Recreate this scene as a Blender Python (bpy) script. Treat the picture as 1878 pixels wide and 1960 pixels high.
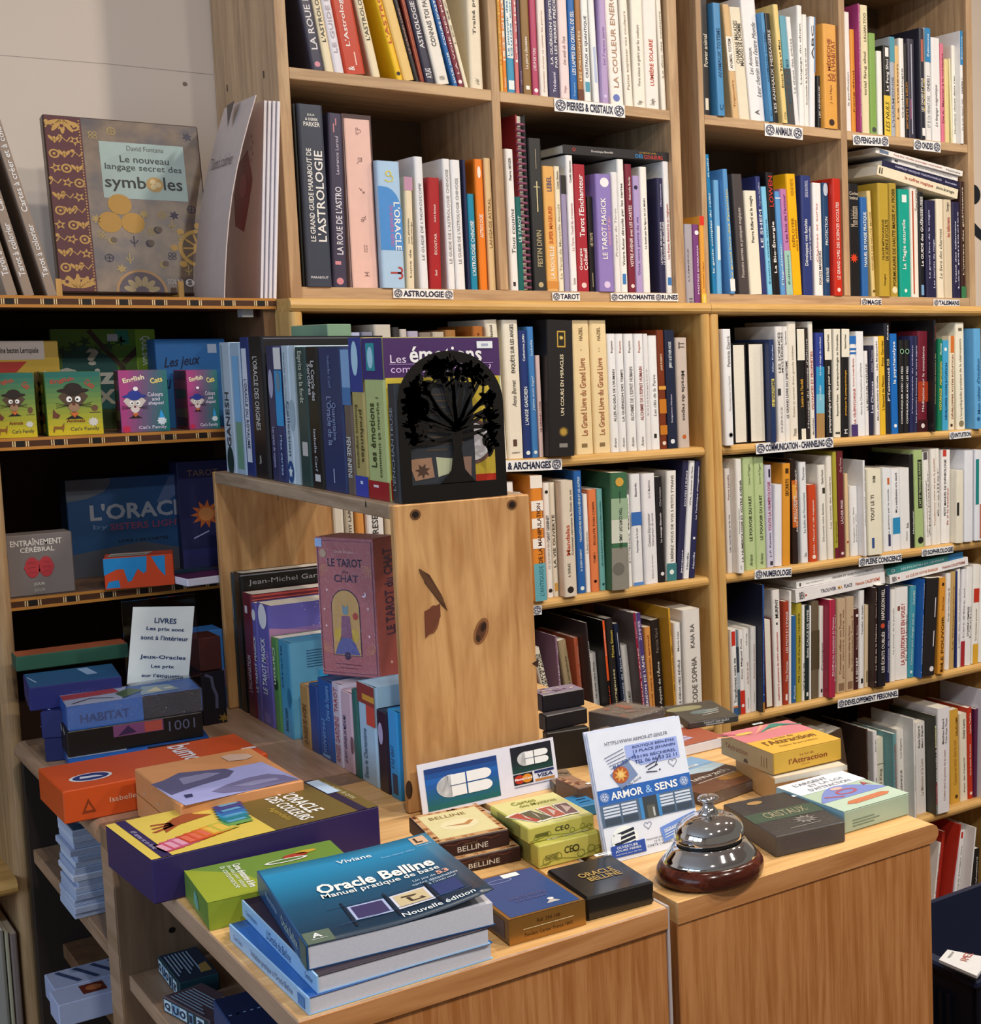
import bpy, math, random
from mathutils import Matrix, Vector
random.seed(7)
for o in list(bpy.data.objects):
    bpy.data.objects.remove(o)
SC = bpy.context.scene
COL = SC.collection

# ------------------------------------------------------------------ camera
W_IMG, H_IMG = 1878, 1960
FOC, CX, CY = 2759.04, 1906.67, 927.5
YAW, PITCH, ROLL = -0.752123, 0.0962926, -0.0131716
EYE = Vector((0.0, 0.0, 1.45))
_A = Matrix(((1, 0, 0), (0, 0, -1), (0, 1, 0)))
cy_, sy_, cp_, sp_, cr_, sr_ = math.cos(YAW), math.sin(YAW), math.cos(PITCH), math.sin(PITCH), math.cos(ROLL), math.sin(ROLL)
CAMR = Matrix(((cr_, -sr_, 0), (sr_, cr_, 0), (0, 0, 1))) @ Matrix(((1, 0, 0), (0, cp_, -sp_), (0, sp_, cp_))) @ Matrix(((cy_, 0, sy_), (0, 1, 0), (-sy_, 0, cy_))) @ _A
cam_data = bpy.data.cameras.new('camera')
cam = bpy.data.objects.new('camera', cam_data)
COL.objects.link(cam)
cam_data.sensor_fit = 'HORIZONTAL'
cam_data.sensor_width = 36.0
cam_data.lens = FOC / W_IMG * 36.0
cam_data.shift_x = -(CX - W_IMG / 2) / W_IMG
cam_data.shift_y = -(H_IMG / 2 - CY) / W_IMG
cam_data.clip_start = 0.05
m3 = Matrix((CAMR[0], -CAMR[1], -CAMR[2])).transposed()
cam.matrix_world = Matrix.Translation(EYE) @ m3.to_4x4()
SC.camera = cam

# ------------------------------------------------------------------ look, world, lights
SC.view_settings.view_transform = 'Standard'
SC.view_settings.look = 'None'
SC.view_settings.exposure = 0.18
SC.view_settings.gamma = 1.0
SC.view_settings.use_curve_mapping = False
wd = bpy.data.worlds.new('world')
SC.world = wd
wd.use_nodes = True
wd.node_tree.nodes['Background'].inputs[0].default_value = (1.0, 0.9, 0.8, 1)
wd.node_tree.nodes['Background'].inputs[1].default_value = 0.15


def area(name, loc, target, size, energy, color, size_y=None, spread=180):
    d = bpy.data.lights.new(name, 'AREA')
    d.energy = energy
    d.color = color
    d.spread = math.radians(spread)
    d.shape = 'RECTANGLE' if size_y else 'DISK'
    d.size = size
    if size_y:
        d.size_y = size_y
    o = bpy.data.objects.new(name, d)
    COL.objects.link(o)
    o.location = loc
    o.rotation_euler = (Vector(target) - Vector(loc)).to_track_quat('-Z', 'Y').to_euler()
    return o


WARM = (1.0, 0.875, 0.73)
SOFT = (1.0, 0.93, 0.84)
for lx, ly, le, lc in ((1.42, 1.38, 13, WARM), (2.15, 1.35, 11, WARM), (2.9, 1.4, 9.5, WARM), (0.45, 1.1, 4, WARM), (1.1, 0.0, 16, SOFT), (2.0, 0.1, 12, SOFT), (0.1, -0.2, 17, SOFT)):
    area('ceiling_spot', (lx, ly, 2.68), (lx + 0.02, ly + 0.3, 0.6), 0.09, le, lc)
# shop window on the street side, daylight
for i, wy in enumerate((-0.5, 0.5, 1.5)):
    area('window_daylight', (-2.55, wy, 1.75), (0.6, wy + 0.3, 1.1), 0.85, 13, (0.56, 0.77, 1.0), 1.35)

# ------------------------------------------------------------------ pixel helpers: a photo pixel into a point on a real plane


def ray(px, py):
    c = Vector(((px - CX) / FOC, (py - CY) / FOC, 1.0))
    return CAMR.transposed() @ c


def onY(px, py, Y):
    d = ray(px, py)
    return EYE + d * (Y / d.y)


def onX(px, py, X):
    d = ray(px, py)
    return EYE + d * (X / d.x)


def onZ(px, py, z):
    d = ray(px, py)
    return EYE + d * ((z - EYE.z) / d.z)


def _lin(px, row_f, row_c, base, axis):
    # solve along one axis so that the projection hits px
    a = FOC * CAMR[row_f][axis] + (CX if row_f == 0 else CY) * CAMR[2][axis] - px * CAMR[2][axis]
    b = sum((FOC * CAMR[row_f][k] + (CX if row_f == 0 else CY) * CAMR[2][k] - px * CAMR[2][k]) * base[k] for k in range(3) if k != axis)
    return -b / a


def X_at(px, Y, z):
    return _lin(px, 0, 2, (0, Y, z - EYE.z), 0)


def Y_at(px, X, z):
    return _lin(px, 0, 2, (X, 0, z - EYE.z), 1)


def Z_at(py, X, Y):
    return _lin(py, 1, 2, (X, Y, 0), 2) + EYE.z


# ------------------------------------------------------------------ materials
_M = {}


def lin(h):
    h = h.lstrip('#')
    if len(h) == 3:
        h = ''.join(c * 2 for c in h)
    v = [int(h[i:i + 2], 16) / 255 for i in (0, 2, 4)]
    return [c / 12.92 if c <= .04045 else ((c + .055) / 1.055) ** 2.4 for c in v]


TINT = (1.0, 1.06, 1.2)


def mat(h, rough=0.45, var=0.06, metal=0.0, spec=0.4, scale=60, coat=0.0):
    key = (h, rough, var, metal, spec, scale, coat)
    if key in _M:
        return _M[key]
    m = bpy.data.materials.new('print_' + h)
    m.use_nodes = True
    nt = m.node_tree
    b = nt.nodes['Principled BSDF']
    c = [min(0.9, x * t) for x, t in zip(lin(h), TINT)]
    tc = nt.nodes.new('ShaderNodeTexCoord')
    nz = nt.nodes.new('ShaderNodeTexNoise')
    nz.inputs['Scale'].default_value = scale
    nz.inputs['Detail'].default_value = 3
    mx = nt.nodes.new('ShaderNodeMix')
    mx.data_type = 'RGBA'
    mx.inputs[6].default_value = [x * (1 - var) for x in c] + [1]
    mx.inputs[7].default_value = [min(1, x * (1 + var)) for x in c] + [1]
    nt.links.new(tc.outputs['Object'], nz.inputs['Vector'])
    nt.links.new(nz.outputs['Fac'], mx.inputs[0])
    nt.links.new(mx.outputs[2], b.inputs['Base Color'])
    b.inputs['Roughness'].default_value = rough
    b.inputs['Metallic'].default_value = metal
    b.inputs['Specular IOR Level'].default_value = spec
    if coat:
        b.inputs['Coat Weight'].default_value = coat
        b.inputs['Coat Roughness'].default_value = 0.12
    _M[key] = m
    return m


def wood(name, dark, light, axis='Z', scale=1.0, rough=0.42, stretch=14.0, rings=0.0):
    if name in _M:
        return _M[name]
    m = bpy.data.materials.new(name)
    m.use_nodes = True
    nt = m.node_tree
    b = nt.nodes['Principled BSDF']
    tc = nt.nodes.new('ShaderNodeTexCoord')
    mp = nt.nodes.new('ShaderNodeMapping')
    s = [stretch * scale] * 3
    s['XYZ'.index(axis)] = 1.0 * scale
    mp.inputs['Scale'].default_value = s
    n1 = nt.nodes.new('ShaderNodeTexNoise')
    n1.inputs['Scale'].default_value = 4.0
    n1.inputs['Detail'].default_value = 6
    n1.inputs['Distortion'].default_value = 0.6 + rings
    n2 = nt.nodes.new('ShaderNodeTexNoise')
    n2.inputs['Scale'].default_value = 22.0
    n2.inputs['Detail'].default_value = 2
    add = nt.nodes.new('ShaderNodeMath')
    add.operation = 'MULTIPLY_ADD'
    add.inputs[1].default_value = 0.3
    cr = nt.nodes.new('ShaderNodeValToRGB')
    cr.color_ramp.elements[0].position = 0.48
    cr.color_ramp.elements[0].color = [x * t for x, t in zip(lin(dark), TINT)] + [1]
    cr.color_ramp.elements[1].position = 0.82
    cr.color_ramp.elements[1].color = [x * t for x, t in zip(lin(light), TINT)] + [1]
    L = nt.links.new
    L(tc.outputs['Object'], mp.inputs['Vector'])
    L(mp.outputs[0], n1.inputs['Vector'])
    L(mp.outputs[0], n2.inputs['Vector'])
    L(n2.outputs['Fac'], add.inputs[0])
    L(n1.outputs['Fac'], add.inputs[2])
    L(add.outputs[0], cr.inputs['Fac'])
    L(cr.outputs[0], b.inputs['Base Color'])
    b.inputs['Roughness'].default_value = rough
    b.inputs['Specular IOR Level'].default_value = 0.35
    _M[name] = m
    return m


def film(name='clear_film', tint=(1, 1, 1), alpha=0.13, rough=0.12):
    if name in _M:
        return _M[name]
    m = bpy.data.materials.new(name)
    m.use_nodes = True
    nt = m.node_tree
    for n in list(nt.nodes):
        nt.nodes.remove(n)
    out = nt.nodes.new('ShaderNodeOutputMaterial')
    tr = nt.nodes.new('ShaderNodeBsdfTransparent')
    gl = nt.nodes.new('ShaderNodeBsdfGlossy')
    gl.inputs['Roughness'].default_value = rough
    gl.inputs['Color'].default_value = tint + (1,)
    mx = nt.nodes.new('ShaderNodeMixShader')
    nz = nt.nodes.new('ShaderNodeTexNoise')
    nz.inputs['Scale'].default_value = 38
    bp = nt.nodes.new('ShaderNodeBump')
    bp.inputs['Strength'].default_value = 0.9
    bp.inputs['Distance'].default_value = 0.004
    nt.links.new(nz.outputs['Fac'], bp.inputs['Height'])
    nt.links.new(bp.outputs[0], gl.inputs['Normal'])
    mx.inputs[0].default_value = alpha
    nt.links.new(tr.outputs[0], mx.inputs[1])
    nt.links.new(gl.outputs[0], mx.inputs[2])
    nt.links.new(mx.outputs[0], out.inputs[0])
    _M[name] = m
    return m


OAK = wood('oak_melamine', 'a88560', 'cca87c', 'Z', 1.0)
OAKX = wood('oak_melamine_shelf', 'a88560', 'cca87c', 'X', 1.0)
BEECH = wood('honey_beech', 'c2924c', 'dcae68', 'Z', 1.0)
BEECHX = wood('honey_beech_shelf', 'c2924c', 'dcae68', 'X', 1.0)
BEECHY = wood('grey_beech_ledge', 'a07c5c', 'bd9878', 'Y', 1.0)
BEECH_SHADE = wood('shaded_beech_panel', '7c6048', '967656', 'Z', 1.0)  # same beech as the ledge, darkened to paint in the shade under it
FRONT = wood('counter_panel', 'a8662f', 'c6854c', 'Z', 1.6, stretch=22)
FRONTX = wood('counter_rail', 'b0723c', 'cb8c54', 'X', 1.3)
TOPX = wood('counter_top_wood', 'cf9c5c', 'e6b878', 'X', 1.3)
PINE = wood('old_pine', 'a87440', 'cd9c62', 'Z', 1.0, 0.6, 9.0, 0.8)
PINEY = wood('old_pine_top', '94795c', 'b79b7c', 'Y', 1.0, 0.6, 9.0, 0.5)
DARKW = wood('left_case_wood', '6a4a34', '84603f', 'Z', 1.0)
BACKP = mat('6f5a44', 0.6)
PAGE = mat('e6dcc6', 0.8, 0.08, scale=300)
PAGEG = mat('c9c6c6', 0.8, 0.08, scale=300)
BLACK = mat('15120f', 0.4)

# ------------------------------------------------------------------ geometry helpers
_txt_curve = bpy.data.curves.new('lettering', 'FONT')
_txt_obj = bpy.data.objects.new('lettering', _txt_curve)
COL.objects.link(_txt_obj)
_txt_curve.fill_mode = 'FRONT'
_TC = {}


def glyphs(s, bold=0.0, res=2):
    key = (s, bold, res)
    if key not in _TC:
        _txt_curve.resolution_u = res
        _txt_curve.offset = bold
        _txt_curve.body = s
        dg = bpy.context.evaluated_depsgraph_get()
        dg.update()
        ev = _txt_obj.evaluated_get(dg)
        me = ev.to_mesh()
        v = [(p.co.x, p.co.y) for p in me.vertices]
        f = [list(p.vertices) for p in me.polygons]
        ev.to_mesh_clear()
        if v:
            x0, x1 = min(p[0] for p in v), max(p[0] for p in v)
            y0, y1 = min(p[1] for p in v), max(p[1] for p in v)
            v = [((a - x0) / max(1e-6, x1 - x0), (b - y0) / max(1e-6, y1 - y0)) for a, b in v]
            asp = (x1 - x0) / max(1e-6, y1 - y0)
        else:
            asp = 1
        _TC[key] = (v, f, asp)
    return _TC[key]


class Frame:
    """a flat face: origin, two unit axes, outward normal"""

    def __init__(s, o, ex, ey, n=None):
        s.o, s.ex, s.ey = Vector(o), Vector(ex), Vector(ey)
        s.n = Vector(n) if n is not None else s.ex.cross(s.ey).normalized()

    def p(s, x, y, h=0.0004):
        return s.o + s.ex * x + s.ey * y + s.n * h


class MB:
    def __init__(s):
        s.v, s.f, s.mi, s.ms, s.sm = [], [], [], [], []

    def _m(s, m):
        if isinstance(m, str):
            m = mat(m)
        if m not in s.ms:
            s.ms.append(m)
        return s.ms.index(m)

    def face(s, pts, m, smooth=False):
        i = len(s.v)
        s.v += [tuple(p) for p in pts]
        s.f.append(list(range(i, i + len(pts))))
        s.mi.append(s._m(m))
        s.sm.append(smooth)

    def mesh(s, pts, faces, m, smooth=False):
        i = len(s.v)
        s.v += [tuple(p) for p in pts]
        k = s._m(m)
        for f in faces:
            s.f.append([i + a for a in f])
            s.mi.append(k)
            s.sm.append(smooth)

    def box(s, o, u, v, w, m, top=None, front=None, left=None):
        """u, v horizontal edges, w upward edge; front = face at v=0, left = face at u=0"""
        o, u, v, w = Vector(o), Vector(u), Vector(v), Vector(w)
        P = [o, o + u, o + u + v, o + v, o + w, o + u + w, o + u + v + w, o + v + w]
        for idx, mm in (((3, 2, 1, 0), m), ((4, 5, 6, 7), top or m), ((0, 1, 5, 4), front or m), ((1, 2, 6, 5), m), ((2, 3, 7, 6), m), ((3, 0, 4, 7), left or m)):
            s.mesh(P, [idx], mm) if False else s.face([P[i] for i in idx], mm)

    def abox(s, x0, x1, y0, y1, z0, z1, m, bev=0.0):
        if bev <= 0:
            return s.box((x0, y0, z0), (x1 - x0, 0, 0), (0, y1 - y0, 0), (0, 0, z1 - z0), m)
        s.rbox((x0, y0, z0), (x1 - x0, 0, 0), (0, y1 - y0, 0), (0, 0, z1 - z0), m, bev)

    def rbox(s, o, u, v, w, m, bev=0.002, top=None, front=None, left=None):
        """box with chamfered edges"""
        o, u, v, w = Vector(o), Vector(u), Vector(v), Vector(w)
        lu, lv, lw = u.length, v.length, w.length
        a, b, c = bev / lu, bev / lv, bev / lw
        P = {}
        for i in (0, 1):
            for j in (0, 1):
                for k in (0, 1):
                    for d in range(3):
                        q = [i, j, k]
                        q = [(e if t == d else (x if e == 0 else 1 - x)) for t, (e, x) in enumerate(zip(q, (a, b, c)))]
                        P[i, j, k, d] = len(P), o + u * q[0] + v * q[1] + w * q[2]
        pts = [x[1] for x in sorted(P.values(), key=lambda t: t[0])]
        I = {k: x[0] for k, x in P.items()}
        base = len(s.v)
        s.v += [tuple(p) for p in pts]

        def add(ix, mm):
            s.f.append([base + t for t in ix])
            s.mi.append(s._m(mm))
            s.sm.append(False)
        for e in (0, 1):
            add([I[e, 0, 0, 0], I[e, 1, 0, 0], I[e, 1, 1, 0], I[e, 0, 1, 0]][::1 if e else -1], m if e else (left or m))
            add([I[0, e, 0, 1], I[1, e, 0, 1], I[1, e, 1, 1], I[0, e, 1, 1]][::-1 if e else 1], m if e else (front or m))
            add([I[0, 0, e, 2], I[1, 0, e, 2], I[1, 1, e, 2], I[0, 1, e, 2]][::1 if e else -1], (top or m) if e else m)
        em = m
        for i in (0, 1):
            for j in (0, 1):
                add([I[i, j, 0, 0], I[i, j, 1, 0], I[i, j, 1, 1], I[i, j, 0, 1]], em)
                add([I[i, 0, j, 0], I[i, 1, j, 0], I[i, 1, j, 2], I[i, 0, j, 2]], em)
                add([I[0, i, j, 1], I[1, i, j, 1], I[1, i, j, 2], I[0, i, j, 2]], em)
                for k in (0, 1):
                    add([I[i, j, k, 0], I[i, j, k, 1], I[i, j, k, 2]], em)

    def prism(s, poly, o, ex, ey, ez, m, cap=None, smooth=False):
        """poly in (ex,ey), extruded by vector ez"""
        o, ex, ey, ez = Vector(o), Vector(ex), Vector(ey), Vector(ez)
        a = [o + ex * x + ey * y for x, y in poly]
        b = [p + ez for p in a]
        n = len(a)
        s.mesh(a + b, [(i, (i + 1) % n, n + (i + 1) % n, n + i) for i in range(n)], m, smooth)
        s.face(a[::-1], cap or m)
        s.face(b, cap or m)

    def poly(s, F, pts, m, h=0.0004):
        s.face([F.p(x, y, h) for x, y in pts], m)

    def rect(s, F, x0, y0, x1, y1, m, h=0.0004):
        s.poly(F, ((x0, y0), (x1, y0), (x1, y1), (x0, y1)), m, h)

    def disc(s, F, x, y, rx, m, ry=None, h=0.0004, n=24, rot=0, a0=0, a1=2 * math.pi):
        ry = ry or rx
        full = abs(a1 - a0) > 6.28
        pts = []
        for i in range(n if full else n + 1):
            a = a0 + (a1 - a0) * i / n
            px, py = rx * math.cos(a), ry * math.sin(a)
            pts.append((x + px * math.cos(rot) - py * math.sin(rot), y + px * math.sin(rot) + py * math.cos(rot)))
        s.poly(F, pts, m, h)

    def ring(s, F, x, y, r, t, m, h=0.0004, n=28, ry=None, a0=0, a1=2 * math.pi):
        k = (ry or r) / r
        s.line(F, [(x + r * math.cos(a0 + (a1 - a0) * i / n), y + k * r * math.sin(a0 + (a1 - a0) * i / n)) for i in range(n + 1)], t, m, h)

    def line(s, F, pts, t, m, h=0.0004):
        L, R = [], []
        n = len(pts)
        for i in range(n):
            a = pts[max(0, i - 1)]
            b = pts[min(n - 1, i + 1)]
            if i == 0 and n > 2 and pts[0] == pts[-1]:
                a = pts[-2]
            if i == n - 1 and n > 2 and pts[0] == pts[-1]:
                b = pts[1]
            dx, dy = b[0] - a[0], b[1] - a[1]
            l = math.hypot(dx, dy) or 1
            nx, ny = -dy / l * t / 2, dx / l * t / 2
            L.append(F.p(pts[i][0] + nx, pts[i][1] + ny, h))
            R.append(F.p(pts[i][0] - nx, pts[i][1] - ny, h))
        s.mesh(L + R, [(i, n + i, n + i + 1, i + 1) for i in range(n - 1)], m)

    def star(s, F, x, y, r, k, m, inner=0.45, h=0.0004, rot=0.3):
        s.poly(F, [(x + (r if i % 2 == 0 else r * inner) * math.cos(rot + math.pi * i / k), y + (r if i % 2 == 0 else r * inner) * math.sin(rot + math.pi * i / k)) for i in range(2 * k)], m, h)

    def text(s, F, string, x0, y0, w, h, m, bold=0.0, keep=False, rot=0.0, slant=0.0, lift=0.0005, align='c'):
        """lettering filling the w x h box whose corner is x0,y0; keep = keep proportions"""
        v, f, asp = glyphs(string, bold)
        if not v:
            return
        if keep:
            k = min(w / asp, h)
            ww, hh = asp * k, k
            x0 += {'c': (w - ww) / 2, 'l': 0, 'r': w - ww}[align]
            y0 += (h - hh) / 2
            w, h = ww, hh
        cxx, cyy = x0 + w / 2, y0 + h / 2
        c, sn = math.cos(rot), math.sin(rot)
        pts = []
        for a, b in v:
            x, y = (a - .5) * w + slant * (b - .5) * h, (b - .5) * h
            pts.append(F.p(cxx + x * c - y * sn, cyy + x * sn + y * c, lift))
        s.mesh(pts, f, m)

    def tube(s, pts, r, m, n=8, closed=False):
        pts = [Vector(p) for p in pts]
        rings = []
        up = Vector((0.013, 0.02, 1))
        for i, p in enumerate(pts):
            d = (pts[min(len(pts) - 1, i + 1)] - pts[max(0, i - 1)]).normalized()
            a = d.cross(up)
            if a.length < 1e-3:
                a = d.cross(Vector((1, 0, 0)))
            a.normalize()
            b = d.cross(a)
            rings.append([p + (a * math.cos(2 * math.pi * k / n) + b * math.sin(2 * math.pi * k / n)) * r for k in range(n)])
        vs = [q for rg in rings for q in rg]
        fs = [(i * n + k, i * n + (k + 1) % n, (i + 1) * n + (k + 1) % n, (i + 1) * n + k) for i in range(len(rings) - 1) for k in range(n)]
        s.mesh(vs, fs, m, True)
        s.face(rings[0][::-1], m)
        s.face(rings[-1], m)

    def lathe(s, prof, o, m, n=48):
        o = Vector(o)
        vs = []
        for r, z in prof:
            for k in range(n):
                a = 2 * math.pi * k / n
                vs.append(o + Vector((r * math.cos(a), r * math.sin(a), z)))
        s.mesh(vs, [(i * n + k, i * n + (k + 1) % n, (i + 1) * n + (k + 1) % n, (i + 1) * n + k) for i in range(len(prof) - 1) for k in range(n)], m, True)

    def build(s, name, parent=None, loc=None):
        me = bpy.data.meshes.new(name)
        L = Vector(loc) if loc is not None else Vector((0, 0, 0))
        me.from_pydata([tuple(Vector(p) - L) for p in s.v], [], s.f)
        for m in s.ms:
            me.materials.append(m)
        me.polygons.foreach_set('material_index', s.mi)
        me.polygons.foreach_set('use_smooth', s.sm)
        me.update()
        o = bpy.data.objects.new(name, me)
        COL.objects.link(o)
        o.location = L
        if parent is not None:
            o.parent = parent
        return o


def thing(name, label, cat, loc=(0, 0, 0), group=None, rot=None):
    o = bpy.data.objects.new(name, None)
    o.empty_display_size = 0.02
    COL.objects.link(o)
    o.location = loc
    if rot is not None:
        o.rotation_euler = rot
    return tag(o, label, cat, group)


def tag(o, label, cat, group=None):
    o['label'] = label
    o['category'] = cat
    if group:
        o['group'] = group
    return o


def struct(o):
    o['kind'] = 'structure'
    return o


def wbuild(mb, name, root):
    """link a mesh given in world coordinates under an unrotated root"""
    o = mb.build(name, root)
    o.location = -Vector(root.location)
    return o

# ------------------------------------------------------------------ the room
YL, YU, YC, WALL = 2.40, 2.60, 2.465, 2.956
E = 1.45


def plain(name, x0, x1, y0, y1, z0, z1, m):
    b = MB()
    b.abox(x0, x1, y0, y1, z0, z1, m)
    return struct(b.build(name))


WALLM = mat('f0dcc4', 0.85, 0.02, scale=9)
wb = MB()
wb.abox(-2.7, 4.6, WALL, WALL + 0.1, 0, 2.75, WALLM)
F = Frame((0, WALL, 0), (1, 0, 0), (0, 0, 1), (0, -1, 0))
c0, c1 = onY(-20, 104, WALL), onY(408, 143, WALL)
wb.line(F, [(c0.x, c0.z), ((c0.x + c1.x) / 2, (c0.z + c1.z) / 2 + .002), (c1.x, c1.z)], 0.0012, 'b9a898')
q = onY(354, 161, WALL)
wb.disc(F, q.x, q.z, 0.004, '8a7868')
struct(wb.build('wall_back'))
plain('floor', -2.7, 4.6, -2.6, WALL, -0.05, 0, mat('6b5a4c', 0.6))
plain('ceiling', -2.7, 4.6, -2.6, WALL, 2.75, 2.8, mat('d8cfc4', 0.9))
plain('wall_left', -2.8, -2.7, -2.6, WALL, 0, 2.75, mat('cfc3b6', 0.9))

# black painted mark on the wall beyond the tall case
q = onY(1862, 372, WALL)
b = MB()
F = Frame((q.x, WALL, q.z), (1, 0, 0), (0, 0, 1), (0, -1, 0))
b.disc(F, 0.0, 0.0, 0.027, '22262a', h=0.002, n=36)
b.line(F, [(-0.02, -0.075), (0.02, -0.105), (0.06, -0.125), (0.11, -0.13)], 0.026, '22262a', 0.002)
tag(b.build('wall_decal'), 'black round figure painted on the pale wall beyond the tall oak case', 'wall decoration')


# ------------------------------------------------------------------ furniture
def bull(x0, x1, yf, yb, z0, z1, m, mb, n=6):
    """board along X with a rounded front edge"""
    r = (z1 - z0) / 2
    poly = [(yb, z0), (yb, z1)] + [(yf + r - r * math.sin(math.pi * i / n), (z0 + r) + r * math.cos(math.pi * i / n)) for i in range(n + 1)]
    mb.prism(poly, (x0, 0, 0), (0, 1, 0), (0, 0, 1), (x1 - x0, 0, 0), m)


def post(x0, x1, yf, yb, z0, z1, m, mb, n=6):
    r = min((x1 - x0) / 2, 0.011)
    poly = [(x0, yb), (x0, yf + r)] + [(x0 + r - r * math.cos(math.pi / 2 * i / n), yf + r - r * math.sin(math.pi / 2 * i / n)) for i in range(n + 1)]
    poly += [(x1 - r + r * math.sin(math.pi / 2 * i / n), yf + r - r * math.cos(math.pi / 2 * i / n)) for i in range(n + 1)] + [(x1, yb)]
    mb.prism(poly, (0, 0, z0), (1, 0, 0), (0, 1, 0), (0, 0, z1 - z0), m)


def part(root, name, fn, label=None):
    b = MB()
    fn(b)
    o = wbuild(b, name, root)
    if label:
        o['label'] = label
    return o


SH_U = (1.909, 1.9285)          # the shelf above the wide gap, z
FLOOR_U = 1.5644
LEDGE = (1.5167, 1.538)
SHELF_L = [(E + k * YL, E + k * YL + 0.0195) for k in (-0.0862, -0.1918, -0.3118, -0.4447, -0.575)]
UX = [(0.8096, 0.828, 1.178, 1.194, 1.5496, 1.571), (1.616, 1.6285, 1.978, 1.995, 2.3556, 2.374)]
LX = [(0.745, 0.765, 1.484, 1.5036), (1.5036, 1.524, 2.242, 2.262)]
YBK = 2.935
for k, (a0, a1, d0, d1, e0, e1) in enumerate(UX):
    lab = ['tall oak upper bookcase holding the astrology and tarot shelves', 'tall oak upper bookcase holding the animal and magic shelves'][k]
    r = thing('upper_bookcase', lab, 'bookcase', (a0, YU, LEDGE[1]), 'oak upper bookcases')
    ZT = 2.32

    def side(b, x0=a0, x1=a1):
        b.abox(x0, x1, YU, WALL - 0.004, LEDGE[1], ZT, OAK, 0.001)
        if k == 0:
            F = Frame((x0, YU, LEDGE[1]), (0, 1, 0), (0, 0, 1), (-1, 0, 0))
            for px, py in ((435, 169), (505, 143)):
                q = onX(px, py, x0)
                b.rect(F, q.y - YU - .003, q.z - LEDGE[1] - .006, q.y - YU + .003, q.z - LEDGE[1] + .006, '241810')
    part(r, 'side_panel', side)
    part(r, 'side_panel', lambda b: b.abox(e0, e1, YU, WALL - 0.004, LEDGE[1], ZT, OAK, 0.001))
    part(r, 'divider', lambda b: b.abox(d0, d1, YU + .001, YBK, FLOOR_U, ZT - .02, OAK, 0.001))
    for x0, x1 in ((a1, d0), (d1, e0)):
        part(r, 'shelf', lambda b: b.abox(x0, x1, YU + .001, YBK, SH_U[0], SH_U[1], OAKX, 0.001))
    part(r, 'bottom_shelf', lambda b: b.abox(a1, e0, YU + .002, YBK, LEDGE[1], FLOOR_U, OAKX, 0.001))
    part(r, 'top_shelf', lambda b: b.abox(a1, e0, YU + .002, YBK, ZT - .02, ZT, OAKX, 0.001))
    part(r, 'back_panel', lambda b: b.abox(a1, e0, YBK, YBK + .006, LEDGE[1], ZT, BACKP))
for k, (a0, a1, e0, e1) in enumerate(LX):
    lab = ['honey beech lower bookcase behind the pine crate, below the astrology case', 'honey beech lower bookcase with the numerology and personal growth shelves'][k]
    r = thing('lower_bookcase', lab, 'bookcase', (a0, YL, 0), 'beech lower bookcases')
    part(r, 'side_panel', lambda b: post(a0, a1 - .0005, YL, WALL - .004, 0, LEDGE[0], BEECH, b))
    part(r, 'side_panel', lambda b: post(e0 + .0005, e1, YL, WALL - .004, 0, LEDGE[0], BEECH, b))
    part(r, 'ledge_board', lambda b: bull(a0 + .0004, e1 - .0004, YL - .004, WALL - .004, LEDGE[0], LEDGE[1], BEECHX, b))
    for z0, z1 in SHELF_L:
        part(r, 'shelf', lambda b: bull(a1, e0, YL + .006, YBK, z0, z1, BEECHX, b))
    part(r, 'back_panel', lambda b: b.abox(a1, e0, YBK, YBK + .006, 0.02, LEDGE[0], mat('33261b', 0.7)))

# left case with inlaid shelf edges, standing against the wall
LC0, LC1 = -0.30, 0.7445
r = thing('inlaid_bookcase', 'brown bookcase with dark inlaid shelf edges holding games and oracle boxes', 'bookcase', (LC0, YC, 0))


def inlay(b, x0, x1, z0, z1, seed=0):
    b.abox(x0, x1, YC, WALL - .01, z0, z1, DARKW, 0.001)
    F = Frame((x0, YC, z0), (1, 0, 0), (0, 0, 1), (0, -1, 0))
    H = z1 - z0
    w = x1 - x0
    b.rect(F, 0, 0, w, H * .26, 'b9792f', .0006)
    b.rect(F, 0, H * .26, w, H * .76, '4a2812', .0006)
    b.rect(F, 0, H * .76, w, H, 'b9792f', .0006)
    x = w - 0.022
    while x > 0.02:
        b.rect(F, x - .005, H * .26, x + .005, H * .76, '17100c', .0010)
        for s_ in (-1, 1):
            for d_ in (.0068, .0095):
                b.rect(F, x + s_ * d_ - .0007, H * .28, x + s_ * d_ + .0007, H * .74, 'e0bd84', .0010)
        x -= 0.0475


part(r, 'shelf', lambda b: inlay(b, LC0, LC1, 1.5223, 1.5393))
part(r, 'shelf', lambda b: inlay(b, 0.3634, LC1, 1.3187, 1.336))
part(r, 'shelf', lambda b: inlay(b, 0.3634, LC1, 1.0876, 1.105))
part(r, 'side_panel', lambda b: post(0.3405, 0.3634, YC - .012, WALL - .01, 0, 1.5223, wood('left_case_post', '9a7650', 'be9a6c', 'Z'), b))
part(r, 'side_panel', lambda b: b.abox(0.728, LC1, YC + .01, WALL - .01, 0, 1.5223, DARKW))
part(r, 'side_panel', lambda b: b.abox(LC0, LC0 + .02, YC, WALL - .01, 0, 1.5223, DARKW))
part(r, 'back_panel', lambda b: b.abox(LC0 + .02, 0.728, 2.80, 2.806, 0.0, 1.5223, mat('4a2f1e', 0.7)))
zs = Z_at(1702, 0.33, YC - .03)
part(r, 'shelf', lambda b: bull(LC0 + .02, 0.3405, YC - .03, 2.79, zs - .011, zs + .011, BEECHX, b))
q = onX(526, 590, LC1)
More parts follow.
